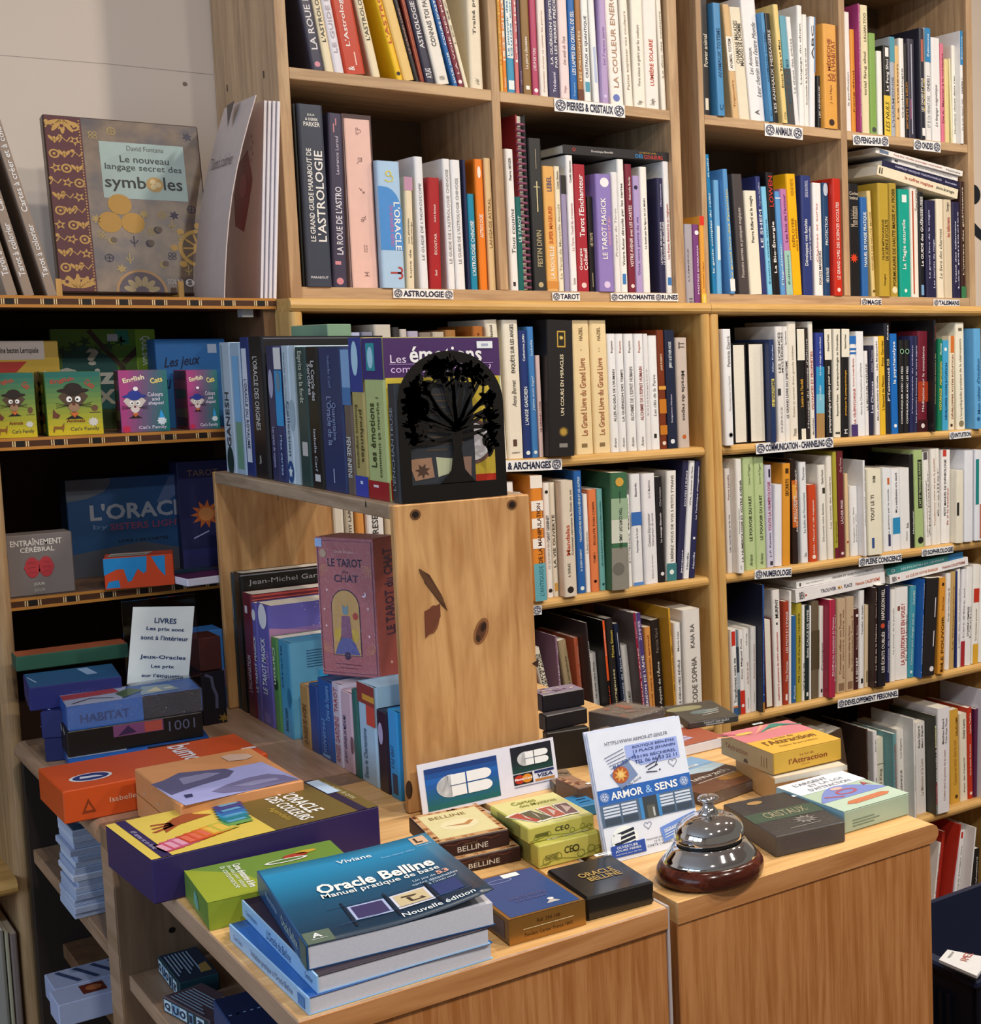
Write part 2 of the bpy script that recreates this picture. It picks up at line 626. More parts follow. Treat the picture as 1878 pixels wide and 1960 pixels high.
part(r, 'shelf_bracket', lambda b: b.abox(0.70, 0.716, YC + .02, YC + .045, 1.510, 1.5223, 'b5aea6'))

# ------------------------------------------------------------------ counter
HC = 0.535
CT = E - HC                                    # counter top 0.90
CX0, CXA, CXB, CX1 = 0.6484 * HC, 1.2823 * HC, 1.3003 * HC, 1.9115 * HC
CYF = 2.2494 * HC
TH = 0.0215
pn, pf = onX(226, 1800, CX0).y, onX(207, 1800, CX0).y   # upright between the near and far bays
zn = onX(272.5, 1887, CX0 + .012).z            # top of the shelf with the question boxes
zm = onX(164, 1761, CX0).z
r = thing('shelf_unit', 'low beech shelf unit under the blue oracle books, open on its side', 'cabinet', (CX0, CYF, 0), 'low shelf units forming the counter')
part(r, 'top_board', lambda b: b.rbox((CX0, CYF, CT - TH), (CXA - .0025 - CX0, 0, 0), (0, pn - .0005 - CYF, 0), (0, 0, TH), BEECHY, .0012, TOPX, FRONTX))
part(r, 'edge_strip', lambda b: b.abox(CXA - .0025, CXA, CYF, pn - .0005, 0.02, CT, mat('b9aaa0', 0.4)), 'pale grey plastic edge strip')
part(r, 'end_panel', lambda b: b.abox(CX0 + .004, CXA - .0025, CYF + .002, CYF + .02, 0.02, CT - TH, FRONT, .001))
part(r, 'top_rail', lambda b: b.abox(CX0 + .001, CXA - .0026, CYF - .0015, CYF, CT - TH, CT - .0012, FRONTX))
part(r, 'back_panel', lambda b: b.abox(CXA - .012, CXA - .0026, CYF + .02, pn - .001, 0.02, CT - TH, DARKW))


def peg(b):
    b.abox(CX0 + .008, CXA - .012, CYF + .02, pn - .001, zn - .018, zn, BEECHY, .001)


part(r, 'shelf', peg)
part(r, 'shelf', lambda b: b.abox(CX0 + .008, CXA - .012, CYF + .02, pn - .001, 0.05, 0.07, BEECHY, .001))

r = thing('shelf_unit', 'low shelf unit with rounded edges under the orange boxes and pine crate', 'cabinet', (CX0, pn, 0), 'low shelf units forming the counter')


def divp(b):
    b.abox(CX0, CXA, pn, pf, 0.0, CT - .0005, BEECH_SHADE, .001)  # panel face carries the shade of the bay in its colour
    b.abox(CX0 - .0006, CX0, pn + .0006, pf - .0006, 0.0, CT - 2 * .013, BEECHY)  # front edge of the same panel, left in the lighter unshaded tone
    F = Frame((0, pn, 0), (1, 0, 0), (0, 0, 1), (0, -1, 0))
    q = onY(329, 1780, pn)
    b.disc(F, q.x, q.z, .0035, '1a120c')


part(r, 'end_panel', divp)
rr = .013


def ctop(b):
    n = 8
    poly = [(CXA, CT - 2 * rr), (CXA, CT)] + [(CX0 - .006 + rr - rr * math.sin(math.pi * i / n), CT - rr + rr * math.cos(math.pi * i / n)) for i in range(n + 1)]
    b.prism(poly, (0, pf, 0), (1, 0, 0), (0, 0, 1), (0, 2.385 - pf, 0), BEECHY)


part(r, 'top_board', ctop)
part(r, 'shelf', lambda b: b.abox(CX0 + .004, CXA - .012, pf + .001, 2.36, zm - .019, zm, BEECHY, .001))
part(r, 'shelf', lambda b: b.abox(CX0 + .03, CXA - .012, pf + .001, 2.36, 0.60, 0.62, DARKW, .001))  # dark wood in place of the shade low in the bay
part(r, 'end_panel', lambda b: b.abox(CX0, CXA, 2.362, 2.38, 0, CT - 2 * rr, mat('2c2018', .7), .001))  # near-black colour stands in for the unlit depth of the bay
part(r, 'back_panel', lambda b: b.abox(CXA - .012, CXA, pf + .001, 2.36, 0.02, CT - 2 * rr, DARKW))

r = thing('shelf_unit', 'low beech shelf unit under the counter bell, its panel facing the room', 'cabinet', (CXB, CYF, 0), 'low shelf units forming the counter')


def btop(b):
    n = 8
    poly = [(CXB, CT - TH), (CX1 - rr, CT - TH)] + [(CX1 + .0075 - rr * .84 + rr * .84 * math.sin(math.pi * i / n), CT - TH / 2 - TH / 2 * math.cos(math.pi * i / n)) for i in range(n + 1)] + [(CXB, CT)]
    b.prism(poly, (0, CYF, 0), (1, 0, 0), (0, 0, 1), (0, 1.02, 0), TOPX, FRONTX)


part(r, 'top_board', btop)
part(r, 'end_panel', lambda b: b.abox(CXB, CX1 - .003, CYF + .002, CYF + .02, 0.0, CT - TH, FRONT, .001))
part(r, 'end_panel', lambda b: b.abox(CXB, CX1 - .003, CYF + 1.0, CYF + 1.018, 0.0, CT - TH, FRONT, .001))
part(r, 'back_panel', lambda b: b.abox(CXB, CXB + .012, CYF + .02, CYF + 1.0, 0.0, CT - TH, DARKW))
part(r, 'shelf', lambda b: b.abox(CXB + .012, CX1 - .01, CYF + .02, CYF + 1.0, 0.5, 0.52, BEECHY))

# ------------------------------------------------------------------ pine crate
KX0, KX1, KY0, KY1 = 1.148 * HC, 1.454 * HC, 3.11 * HC, 4.445 * HC
KZ = E - 0.3225 * HC
KT = 0.0115
r = thing('pine_crate', 'old open pine crate standing on the counter with books in and on it', 'crate', (KX0, KY0, CT))


def knots(b):
    b.rbox((KX0, KY0, CT + .0005), (KX1 - KX0, 0, 0), (0, .012, 0), (0, 0, KZ - CT - .001), PINE, .0015)
    F = Frame((0, KY0, 0), (1, 0, 0), (0, 0, 1), (0, -1, 0))

    def K(px, py):
        q = onY(px, py, KY0)
        return q.x, q.z
    b.poly(F, [K(*t) for t in ((808, 1092), (822, 1100), (846, 1140), (857, 1170), (846, 1160), (812, 1115))], '4a2d1c')
    b.poly(F, [K(*t) for t in ((812, 1170), (842, 1155), (843, 1180), (830, 1205), (814, 1222))], '6b3a26', .0008)
    for (px, py, rx, ry, ro, c, hh_) in ((921, 1208, .0085, .0165, -.35, '8a5a34', .0004), (921, 1208, .0055, .0125, -.35, '5a3520', .0006), (925, 1200, .0032, .0055, -.4, '2c1a10', .0008), (915, 1222, .0026, .0045, .2, '3a2416', .0008), (826, 1122, .0035, .026, .55, '5a3a24', .0005), (828, 1186, .008, .017, -.15, '7a4830', .0005)):
        x, z = K(px, py)
        b.disc(F, x, z, rx, c, ry, h=hh_, rot=ro, n=18)
    for c in ((795, 985), (980, 966)):
        x, z = K(*c)
        b.disc(F, x, z, .0062, '6a4526')
        b.disc(F, x, z, .0038, '1e120a', h=.0007)
    b.poly(F, [K(*t) for t in ((1030, 1262), (1030, 1278), (1018, 1270))], '3a2418')
    x, z = K(783, 1515)
    b.disc(F, x, z + .002, .004, '38261a', .011)


part(r, 'end_board', knots)
part(r, 'end_board', lambda b: b.rbox((KX0, KY1 - .012, CT + .0005), (KX1 - KX0, 0, 0), (0, .012, 0), (0, 0, KZ - CT - .001), PINE, .0015))


def ktop(b):
    b.rbox((KX0, KY0 + .0122, KZ - .0175), (KX1 - KX0, 0, 0), (0, KY1 - KY0 - .0244, 0), (0, 0, .0172), PINEY, .0015)
    F = Frame((KX0, 0, 0), (0, -1, 0), (0, 0, 1), (-1, 0, 0))
    for px, py in ((532, 950), (700, 962)):
        q = onX(px, py, KX0)
        b.poly(F, [(-q.y - .002, q.z - .004), (-q.y + .003, q.z - .006), (-q.y + .001, q.z + .004)], '3a2c22')


part(r, 'top_board', ktop)

# ------------------------------------------------------------------ books
def _arc(x, y, r, a0, a1, n=10):
    return [(x + r * math.cos(a0 + (a1 - a0) * i / n), y + r * math.sin(a0 + (a1 - a0) * i / n)) for i in range(n + 1)]


PI = math.pi
# signs as strokes, drawn lying on their side as they are on the spine
_Z = dict(libra=[[(-1, -.6), (1, -.6)], [(-1, -.2), (-.35, -.2)] + _arc(0, .2, .5, -2.3, -5.4 + .4)[:1] + [(-.5, .3), (-.2, .65), (.2, .65), (.5, .3), (.35, -.2), (1, -.2)]],
          scorpio=[[(-1, .6), (-.8, .5), (-.8, -.6)], [(-.8, .4), (-.5, .6), (-.3, .4), (-.3, -.6)], [(-.3, .4), (0, .6), (.2, .4), (.2, -.5), (.5, -.75), (.9, -.5)]],
          sagittarius=[[(-.7, -.7), (.7, .7)], [(.1, .75), (.7, .7), (.75, .1)], [(-.5, .05), (0, -.45)]],
          capricorn=[[(-.9, .5), (-.6, .6), (-.4, .2), (-.4, -.5)], [(-.4, .3), (0, .6), (.2, .3), (.2, -.4), (0, -.75)], _arc(.5, -.3, .32, PI, -PI)],
          aquarius=[[(-1, .1), (-.6, .5), (-.2, .1), (.2, .5), (.6, .1), (1, .5)], [(-1, -.5), (-.6, -.1), (-.2, -.5), (.2, -.1), (.6, -.5), (1, -.1)]],
          pisces=[_arc(-1.1, 0, .8, -1, 1), _arc(1.1, 0, .8, PI - 1, PI + 1), [(-.7, 0), (.7, 0)]])
ZOD = {k: [[(y, -x) for x, y in st] for st in v] for k, v in _Z.items()}
ZOD['leo'] = [_arc(-.1, .45, .42, -2.5, 3.7, 16), [(.2, .15), (.6, -.1), (.5, -.7), (-.2, -.9), (-.6, -.6), (-.8, -.75)]]
ZOD['aries'] = [[(y, -x) for x, y in st] for st in ([_arc(-.42, .35, .42, -.6, PI + .4), _arc(.42, .35, .42, PI + .6, -.4)] + [[(-.02, -1), (-.02, .3)]])]


def chip(mb, F, W, H, ops):
    """print on a spine of width W, height H; F.ex across, F.ey up. ops: list of token strings"""
    lv = 0
    for op in ops:
        op = op.strip()
        if not op:
            continue
        k, rest = op[0], op[1:]
        t = rest.split(' ')
        c = t[0]
        if k == 'b':      # band: color v0 v1 [u0 u1]
            v = [float(x) for x in t[1:]]
            u0, u1 = (v[2], v[3]) if len(v) > 2 else (0.0, 1.0)
            mb.rect(F, u0 * W, v[0] * H, u1 * W, v[1] * H, c, .00025 + .00012 * lv)
            lv += 1
        elif k == 'c':    # disc: color u v r ry
            v = [float(x) for x in t[1:]]
            mb.disc(F, v[0] * W, v[1] * H, v[2] * W, c, (v[3] if len(v) > 3 else v[2]) * W, .0004 + .0001 * lv)
        elif k == 's':    # sun
            v = [float(x) for x in t[1:]]
            mb.star(F, v[0] * W, v[1] * H, v[2] * W, int(v[3]), c, .5, .0006)
        elif k in 'tdi':  # reading up / down / up slanted: color v0 v1 uc uh text
            v0, v1, uc, uh = [float(x) for x in t[1:5]]
            s = ' '.join(t[5:])
            F2 = Frame(F.o, F.ey, -F.ex, F.n)
            F2.n = F.n
            L, h = (v1 - v0) * H, uh * W
            if k == 'd':
                F2 = Frame(F.o, -F.ey, F.ex, F.n)
                mb.text(F2, s, -v1 * H, uc * W - h / 2, L, h, c, .012, lift=.0008)
            else:
                mb.text(F2, s, v0 * H, -uc * W - h / 2, L, h, c, .012 if k == 't' else 0, slant=.3 if k == 'i' else 0, lift=.0008)
        elif k == 'p':    # polygon: color u v u v ...
            v = [float(x) for x in t[1:]]
            mb.poly(F, [(v[i] * W, v[i + 1] * H) for i in range(0, len(v), 2)], c, .0005 + .0001 * lv)
            lv += 1
        elif k == 'z':    # zodiac sign: color u v size name
            u, v, sz = float(t[1]) * W, float(t[2]) * H, float(t[3]) * W
            for pts in ZOD[t[4]]:
                mb.line(F, [(u + x * sz, v + y * sz) for x, y in pts], sz * float(t[5] if len(t) > 5 else .12), c, .0007)
        elif k == 'h':    # horizontal: color v0 v1 u0 u1 text
            v0, v1, u0, u1 = [float(x) for x in t[1:5]]
            mb.text(F, ' '.join(t[5:]), u0 * W, v0 * H, (u1 - u0) * W, (v1 - v0) * H, c, .012, lift=.0008)


def book(label, cat, group, loc, rot, W, H, D, color, ops=(), fore=False, hard=False, front=None, back=None, name='book', cover_rough=.38, pages=None, soft=True):
    """W thickness, H height, D width of the cover; spine on the -y side, x across, z up"""
    r = thing(name, label, cat, loc, group, rot)
    cm = mat(color, cover_rough)
    t = min(.0009 if not hard else .0022, W * .12)
    ov = .0025 if hard else 0.0
    b = MB()
    e = min(W * .28, .004)
    if fore:     # turned round: the page edges show, the spine is at the back
        poly = [(0, 0), (0, D), (W, D), (W, 0), (W - t, 0), (W - t, D - t), (t, D - t), (t, 0)]
    else:
        bulge = min(.0012, W * .08)
        poly = [(0, D), (t, D), (t, t + e * .3), (W - t, t + e * .3), (W - t, D), (W, D), (W, e), (W - e * .35, e * .3), (W - e, 0), (e, 0), (e * .35, e * .3), (0, e)]
    b.prism(poly[::-1] if not fore else poly, (0, 0, 0), (1, 0, 0), (0, 1, 0), (0, 0, H), cm)
    if not fore:
        u0 = e / W
        F = Frame((0, 0, 0), (1, 0, 0), (0, 0, 1), (0, -1, 0))
        chip(b, F, W, H, ops)
    if front:
        front(b, Frame((W, 0, 0), (0, 1, 0), (0, 0, 1), (1, 0, 0)), D, H)
    if back:
        back(b, Frame((0, D, 0), (0, -1, 0), (0, 0, 1), (-1, 0, 0)), D, H)
    b.build('cover', r)
    p = MB()
    pm = pages or PAGE
    if W - 2 * t > .0008:
        if fore:
            p.abox(t, W - t, .0015, D - t - .0002, ov + .0004, H - ov - .0006, pm)
        else:
            p.abox(t + .00005, W - t - .00005, t + e * .3 + .0001, D - .001 - ov, ov + .0004, H - ov - .0006, pm)
        p.build('page_block', r)
    return r


PAL = dict(black=(24, 22, 22), white=(238, 232, 224), grey=(150, 148, 148), charcoal=(62, 60, 62), cream=(240, 224, 186), tan=(205, 175, 130), brown=(105, 66, 40), red=(190, 42, 36), crimson=(160, 40, 66), maroon=(95, 34, 38),
           orange=(236, 122, 36), salmon=(226, 120, 90), pink=(232, 180, 178), magenta=(170, 60, 112), purple=(112, 76, 130), violet=(70, 52, 96), lilac=(176, 152, 192), navy=(40, 42, 84), blue=(34, 92, 160),
           sky=(110, 170, 212), teal=(28, 140, 150), turquoise=(110, 182, 172), green=(50, 110, 80), lime=(196, 208, 150), olive=(182, 164, 66), yellow=(242, 190, 50), gold=(214, 164, 70), beige=(222, 206, 186), slate=(64, 66, 80))


def colname(h):
    h = h.lstrip('#')
    if len(h) == 3:
        h = ''.join(c * 2 for c in h)
    v = [int(h[i:i + 2], 16) for i in (0, 2, 4)]
    return min(PAL, key=lambda k: sum((a - b) ** 2 for a, b in zip(PAL[k], v)))


NTH = ['next to', 'second along from', 'third along from', 'fourth along from', 'fifth along from', 'sixth along from', 'seventh along from', 'eighth along from', 'ninth along from', 'tenth along from']
USED = {}


def describe(specs, where):
    """one label per book that says how it looks and which it is on its shelf"""
    hs = sorted(s['H'] for s in specs)
    ws = sorted(s['W'] for s in specs)
    cols = [s.get('cn') or colname(s['c']) for s in specs]
    out = []
    n = len(specs)
    for i, s in enumerate(specs):
        size = 'tall ' if s['H'] >= hs[int(.85 * (n - 1))] else 'short ' if s['H'] <= hs[int(.2 * (n - 1))] else ''
        size += 'slim ' if s['W'] <= ws[int(.3 * (n - 1))] else 'thick ' if s['W'] >= ws[int(.8 * (n - 1))] else ''
        tc = next((colname(o.strip()[1:].split(' ')[0]) for o in s['ops'] if o.strip() and o.strip()[0] in 'tidh'), None)
        look = size + cols[i] + ' book'
        if s.get('fore'):
            look = size + 'book turned to show its pages'
        tcs = ' with %s lettering' % tc if tc and not s.get('fore') else ''
        L = cols[i - 1] if i else None
        R = cols[i + 1] if i < n - 1 else None
        cand = []
        if L and R:
            cand.append('%s between %s and %s ones, %s' % (look, L, R, where))
            cand.append('%s%s between %s and %s ones, %s' % (look, tcs, L, R, where))
        elif R:
            cand.append('%s%s at the start of the row, %s' % (look, tcs, where))
        else:
            cand.append('%s%s at the end of the row, %s' % (look, tcs, where))
        uniq = [(abs(j - i), j) for j in range(n) if j != i and cols.count(cols[j]) == 1 and not specs[j].get('fore')]
        for d, j in sorted(uniq):
            if d <= 10:
                side = 'after' if j < i else 'before'
                o = ['first', 'second', 'third', 'fourth', 'fifth', 'sixth', 'seventh', 'eighth', 'ninth', 'tenth'][d - 1]
                cand.append('%s, %s %s the %s one, %s' % (look, o, side, cols[j], where))
        o = ['first', 'second', 'third', 'fourth', 'fifth', 'sixth', 'seventh', 'eighth', 'ninth', 'tenth', 'eleventh', 'twelfth', 'thirteenth', 'fourteenth', 'fifteenth', 'sixteenth', 'seventeenth', 'eighteenth', 'nineteenth', 'twentieth', 'one past the twentieth', 'two past the twentieth', 'three past the twentieth']
        cand.append('%s, %s in the row, %s' % (look, o[min(i, len(o) - 1)], where))
        for c in cand:
            if c.lower() not in USED and len(c.split()) <= 16:
                break
        USED[c.lower()] = 1
        out.append(c)
    return out


def stretch(op, f):
    t = op.split(' ')
    k = op[0]
    if k in 'btdih':
        top = float(t[2]) >= .93
        t[1] = '%.4f' % (float(t[1]) / f)
        t[2] = '%.4f' % (.96 if top and k != 'b' else 1 if float(t[2]) >= .99 else float(t[2]) / f)
    elif k in 'csz':
        t[2] = '%.4f' % (float(t[2]) / f)
    return ' '.join(t)


def row(ox, oy, sc, Y, zb, depth, zmax, where, group, data, sb=0.012, ext=None):
    specs = []
    px_ = lambda x: ox + x / sc
    py_ = lambda y: oy + y / sc
    for ln in data.strip().split('\n'):
        head, *ops = ln.strip().split('|')
        f = head.split()
        xl, xr, tl, yt, col = float(f[0]), float(f[1]), f[2], float(f[3]), f[4]
        s = sb
        yr = None
        fl = {}
        for x in f[5:]:
            if x[0] == 's':
                s = float(x[1:]) / 100
            elif x[0] == 'r':
                yr = float(x[1:])
            elif x[0] == 'D':
                fl['D'] = float(x[1:]) / 100
            elif x == 'fore':
                fl['fore'] = True
            elif x == 'hard':
                fl['hard'] = True
            elif x == 'nolean':
                fl['nolean'] = True
            elif x[0] == 'n':
                fl['cn'] = x[1:]
        Yp = Y + s
        if yr is None:
            X0, X1 = X_at(px_(xl), Yp, zb), X_at(px_(xr), Yp, zb)
            Q = onY(px_(float(tl) if tl != '-' else xl), py_(yt), Yp)
            lean = math.atan2(Q.x - X0, Q.z - zb) if tl != '-' else 0
        else:
            A, B = onY(px_(xl), py_(yr), Yp), onY(px_(xr), py_(yr), Yp)
            Q = onY(px_(float(tl)), py_(yt), Yp)
            lean = math.atan2(Q.x - A.x, Q.z - A.z)
            dx = (A.z - zb) * math.tan(lean)
            X0, X1 = A.x - dx, B.x - dx
        if abs(lean) < .022:
            lean = 0
        H = (Q.z - zb) / math.cos(lean)
        if zmax:
            H = min(H, (zmax - .002 - zb) / math.cos(lean))
        if ext:      # the picture cuts these books off: give them their whole height
            f_ = random.uniform(.94, 1.05) * ext / H
            H *= f_
            ops = [stretch(o, f_) for o in ops]
        specs.append(dict(X0=X0, X1=X1, H=H, lean=lean, c=col, ops=ops, Y=Yp, **fl))
    for i, s in enumerate(specs):
        w = (s['X1'] - s['X0']) * math.cos(s['lean'])
        s['W'] = max(.004, w)
    # neighbours of nearly equal lean share it, so that they stand side by side
    for i in range(1, len(specs)):
        a, b = specs[i - 1], specs[i]
        if abs(a['lean'] - b['lean']) < .02:
            b['lean'] = a['lean']
    for i in range(1, len(specs)):
        a, b = specs[i - 1], specs[i]
        need = a['X0'] + a['W'] / math.cos(a['lean']) + .0003
        if b['lean'] < a['lean'] - .001 and not b.get('nolean'):
            # leans over its neighbour: keep clear at the neighbour's top
            h = min(a['H'], b['H'])
            need += h * (math.tan(a['lean']) - math.tan(b['lean']))
            if need > b['X0'] + .012:
                b['lean'] = a['lean']
                need = a['X0'] + a['W'] / math.cos(a['lean']) + .0003
        if b['X0'] < need:
            d = need - b['X0']
            b['X0'] = need
            b['W'] = max(.004, b['W'] - d)
    # keep the row between the uprights
    mid = sum(s['X0'] for s in specs[len(specs) // 2:]) / max(1, len(specs) - len(specs) // 2)
    lo, hi = next(((a, c) for a, c in BAYS[Y >= YU] if a - .02 < mid < c + .02), (-9, 9))
    hi -= .0006
    for s in reversed(specs):
        top = s['X0'] + s['W'] / math.cos(s['lean']) + max(0, s['H'] * math.sin(s['lean']))
        if top > hi:
            d = top - hi
            if s['W'] - d > .005 and d < .012:
                s['W'] -= d
            else:
                s['X0'] -= d
        hi2 = s['X0']
        hi = min(hi, hi2 - .0003 + max(0, s['H'] * math.sin(s['lean']))) if top > hi - .05 else hi
    lo += .0006
    for s in specs:
        left = s['X0'] + min(0, s['H'] * math.sin(s['lean']))
        if left < lo:
            s['X0'] += lo - left
        lo = lo if left > lo else s['X0'] + s['W'] * .98
    labels = describe(specs, where)
    for s, lb in zip(specs, labels):
        D = s.get('D') or min(depth, max(.105, s['H'] * random.uniform(.62, .72)))
        lean = s['lean']
        x0 = s['X0']
        z = zb + .0003
        if lean > 0:       # leans towards +x: pivot on the far lower corner
            z += s['W'] * math.sin(lean)
        b = book(lb, 'book', group, (x0, s['Y'], z), (0, lean, 0), s['W'], s['H'], D, s['c'], s['ops'], s.get('fore', False), s.get('hard', False))
    return specs


def lying(label, group, Y, quad, depth, color, ops, flip=False):
    """a book lying flat on its side above a row: quad = px corners of its spine TL TR BR BL"""
    P = [onY(px, py, Y) for px, py in quad]
    o = P[3]
    ex = (P[2] - P[3])
    W = ((P[0] - P[3]).length + (P[1] - P[2]).length) / 2
    L = ex.length
    a = math.atan2(-ex.z, ex.x)
    r = thing('book', label, 'book', o, group, (0, a, 0))
    b = MB()
    t = .0009
    cm = mat(color, .38)
    # thickness along z, length along x
    b.box((0, .001, 0), (L, 0, 0), (0, depth, 0), (0, 0, t), cm)
    b.box((0, .001, W - t), (L, 0, 0), (0, depth, 0), (0, 0, t), cm)
    b.box((0, 0, 0), (L, 0, 0), (0, .0014, 0), (0, 0, W), cm)
    F = Frame((0, 0, 0), (1, 0, 0), (0, 0, 1), (0, -1, 0))
    for op in ops:
        t_ = op[1:].split(' ')
        v0, v1, u0, u1 = [float(x) for x in t_[1:5]]
        if op[0] == 'h':
            b.text(F, ' '.join(t_[5:]), u0 * L, v0 * W, (u1 - u0) * L, (v1 - v0) * W, t_[0], .012, lift=.0008)
        else:
            b.rect(F, u0 * L, v0 * W, u1 * L, v1 * W, t_[0], .0004)
    b.build('cover', r)
    p = MB()
    p.abox(.0012, L - .0012, .0016, depth - .001, t + .0001, W - t - .0001, PAGE)
    p.build('page_block', r)
    return r


BAYS = {True: [(UX[0][1], UX[0][2]), (UX[0][3], UX[0][4]), (UX[1][1], UX[1][2]), (UX[1][3], UX[1][4])], False: [(LX[0][1], LX[0][2]), (LX[1][1], LX[1][2])]}
U1z, M1z = SH_U[1], FLOOR_U
Ztop = 2.30
row(530, 0, 4.695, YU, U1z, .2, Ztop, 'upper astrology shelf', 'books on the upper astrology shelf', '''
318 435 195 0 3e3c4b|te8dfd8 .3 .98 .5 .5 LA ROUE DE L'ASTRO|cd98c96 .5 .09 .22
436 520 312 0 ecd9ae|t3a3630 .42 .98 .5 .42 L'ASTROLOGIE CHINOISE
521 612 402 0 e4dcdc|tb4a8a8 .28 .95 .5 .42 LE GUIDE DE L'ASTRO
613 805 490 0 c33c1e|tf6e6d8 .38 .98 .42 .28 L'Astrologie chinoise|tf6e6d8 .05 .11 .35 .3 &|bf0c8b0 .12 .3 .6 .66
860 940 700 0 ecd9ae D12|t3a3630 .48 .98 .5 .44 L'ASTROLOGIE CHINOISE
1080 1140 885 0 f0bd18 D15|tc04a18 .46 .98 .5 .55 L'ASTROLOGIE|c2a1c10 .5 .08 .3
1142 1245 950 0 e8c070
1246 1288 1062 0 1e1a1a|tb08070 .35 .9 .5 .4 LE GRAND LIVRE
1289 1336 1110 0 7a2c1c|bd06a3c .04 1 .3 .42|bd06a3c .04 1 .62 .7
1340 1430 1168 0 2f2c40|te8e0d8 .42 .98 .5 .45 ASTROLOGIE INFLUENTE|te8e0d8 .06 .18 .5 .6 ATLAS
1440 1560 1252 0 ece2cf|t4a4440 .45 .98 .5 .36 CONNAIS TOI PAR LES ASTRES|t9a9080 .05 .1 .5 .4 ALBIN
1561 1632 1358 0 2b6aa5|tf0ece4 .48 .98 .5 .5 COURS D'ASTROLOGIE|tdfe8f0 .04 .4 .5 .5 SAMUEL ADLER
1633 1690 1436 0 7c2534|te8d0c8 .15 .98 .5 .4 LA VOIE DES PLANÈTES|cf0e0d8 .5 .06 .3
1692 1726 1492 0 efe0bc|t9a8a70 .5 .98 .5 .4 LES MAISONS
1745 1860 1692 0 ead9b8 D13|t4a4438 .62 .98 .5 .3 Traité pratique|i4a4438 .06 .12 .5 .3 Le Seuil
''', ext=.225)
row(920, 0, 4.815, YU, U1z, .2, Ztop, 'stones and crystals shelf', 'books on the stones and crystals shelf', '''
188 214 155 0 e8bc58|te08a28 .3 .98 .5 .6 LE GRAND LIVRE DES CRISTAUX
215 250 165 0 e8861c|bf4e6cc .35 1 .2 .8|te8861c .37 .98 .5 .5 LES PIERRES|tf4e6cc .05 .16 .5 .5 Trajectoire
252 325 215 0 3f93b4|be8eef0 .38 1 .1 .9|t2f7fa4 .4 .98 .35 .35 Le pouvoir des pierres|t2f7fa4 .4 .98 .72 .3 Guide complet|be8eef0 .04 .14 .15 .85
327 365 276 0 d4706c|tf6e4dc .34 .98 .5 .5 Les cristaux
366 395 322 0 442c48|tb090a8 .1 .25 .5 .5 AMÉTHYSTE
398 480 357 0 8f6a38|tf2e6d0 .28 .62 .5 .42 La pierre chantante|bf0ead8 .06 .1 .3 .7
485 545 440 0 b84562|tf6e6e0 .27 .5 .42 .42 L'ŒUF DE YONI|cf6e6e0 .5 .06 .3
555 630 502 0 efe2d0|tb08a70 .05 .9 .5 .25 Comment choisir et utiliser les pierres
635 736 582 0 463f5e|tf0eae4 .35 .98 .32 .3 LA GUÉRISON SPIRITUELLE|tf0eae4 .32 .98 .72 .3 PAR LES PIERRES PRÉCIEUSES|te0d8e0 .06 .27 .5 .25 Trédaniel
742 832 692 0 efd6cc|i8a6a68 .36 .64 .5 .32 Les œufs de Yoni|tc09a94 .06 .14 .5 .3 Véga
838 903 786 0 1c66a8|tf0f0ea .26 .9 .5 .5 LES LAMPES EN CRISTAL DE SEL|t9cc8e0 .04 .18 .5 .3 Trajectoire
904 955 856 0 a8703a|tf0dcae .2 .7 .5 .4 LES ORGONITES|b6a3a28 0 .12
960 1026 912 0 f0eee8|t31384c .24 .85 .5 .42 CRISTAUX et QUANTIQUE|b4f98a8 .1 .2 .2 .8
1028 1104 972 0 f2f0ea|bb8c2d4 .2 .55 .3 .7
1112 1190 1058 0 b79cc0 s0.4|i7a5c8c .38 .75 .5 .4 Les 7 rayons sacrés|cd8c8de .45 .07 .2
1195 1326 1134 0 f4ebdc|tb08a68 .17 .98 .5 .36 LA COULEUR ENERGIE|c6a78b4 .45 .07 .24
1340 1414 1282 0 f2e8d2|ta8907c .16 .9 .5 .38 Faites exploser vos couleurs
1420 1527 1366 0 f2e8d2|t8a8070 .2 .78 .5 .3 Vivre mieux et guérir par les couleurs|t8a8070 .03 .07 .5 .5 Véga
1530 1652 1482 0 f0e6d6|tc04830 .22 .65 .45 .36 LUMIÈRE SOLAIRE|t8a8070 .04 .1 .5 .4 Dangles
1672 1726 1616 0 f2e8d2|t9a8a68 .3 .9 .5 .35 Le dico des couleurs
''', ext=.228)
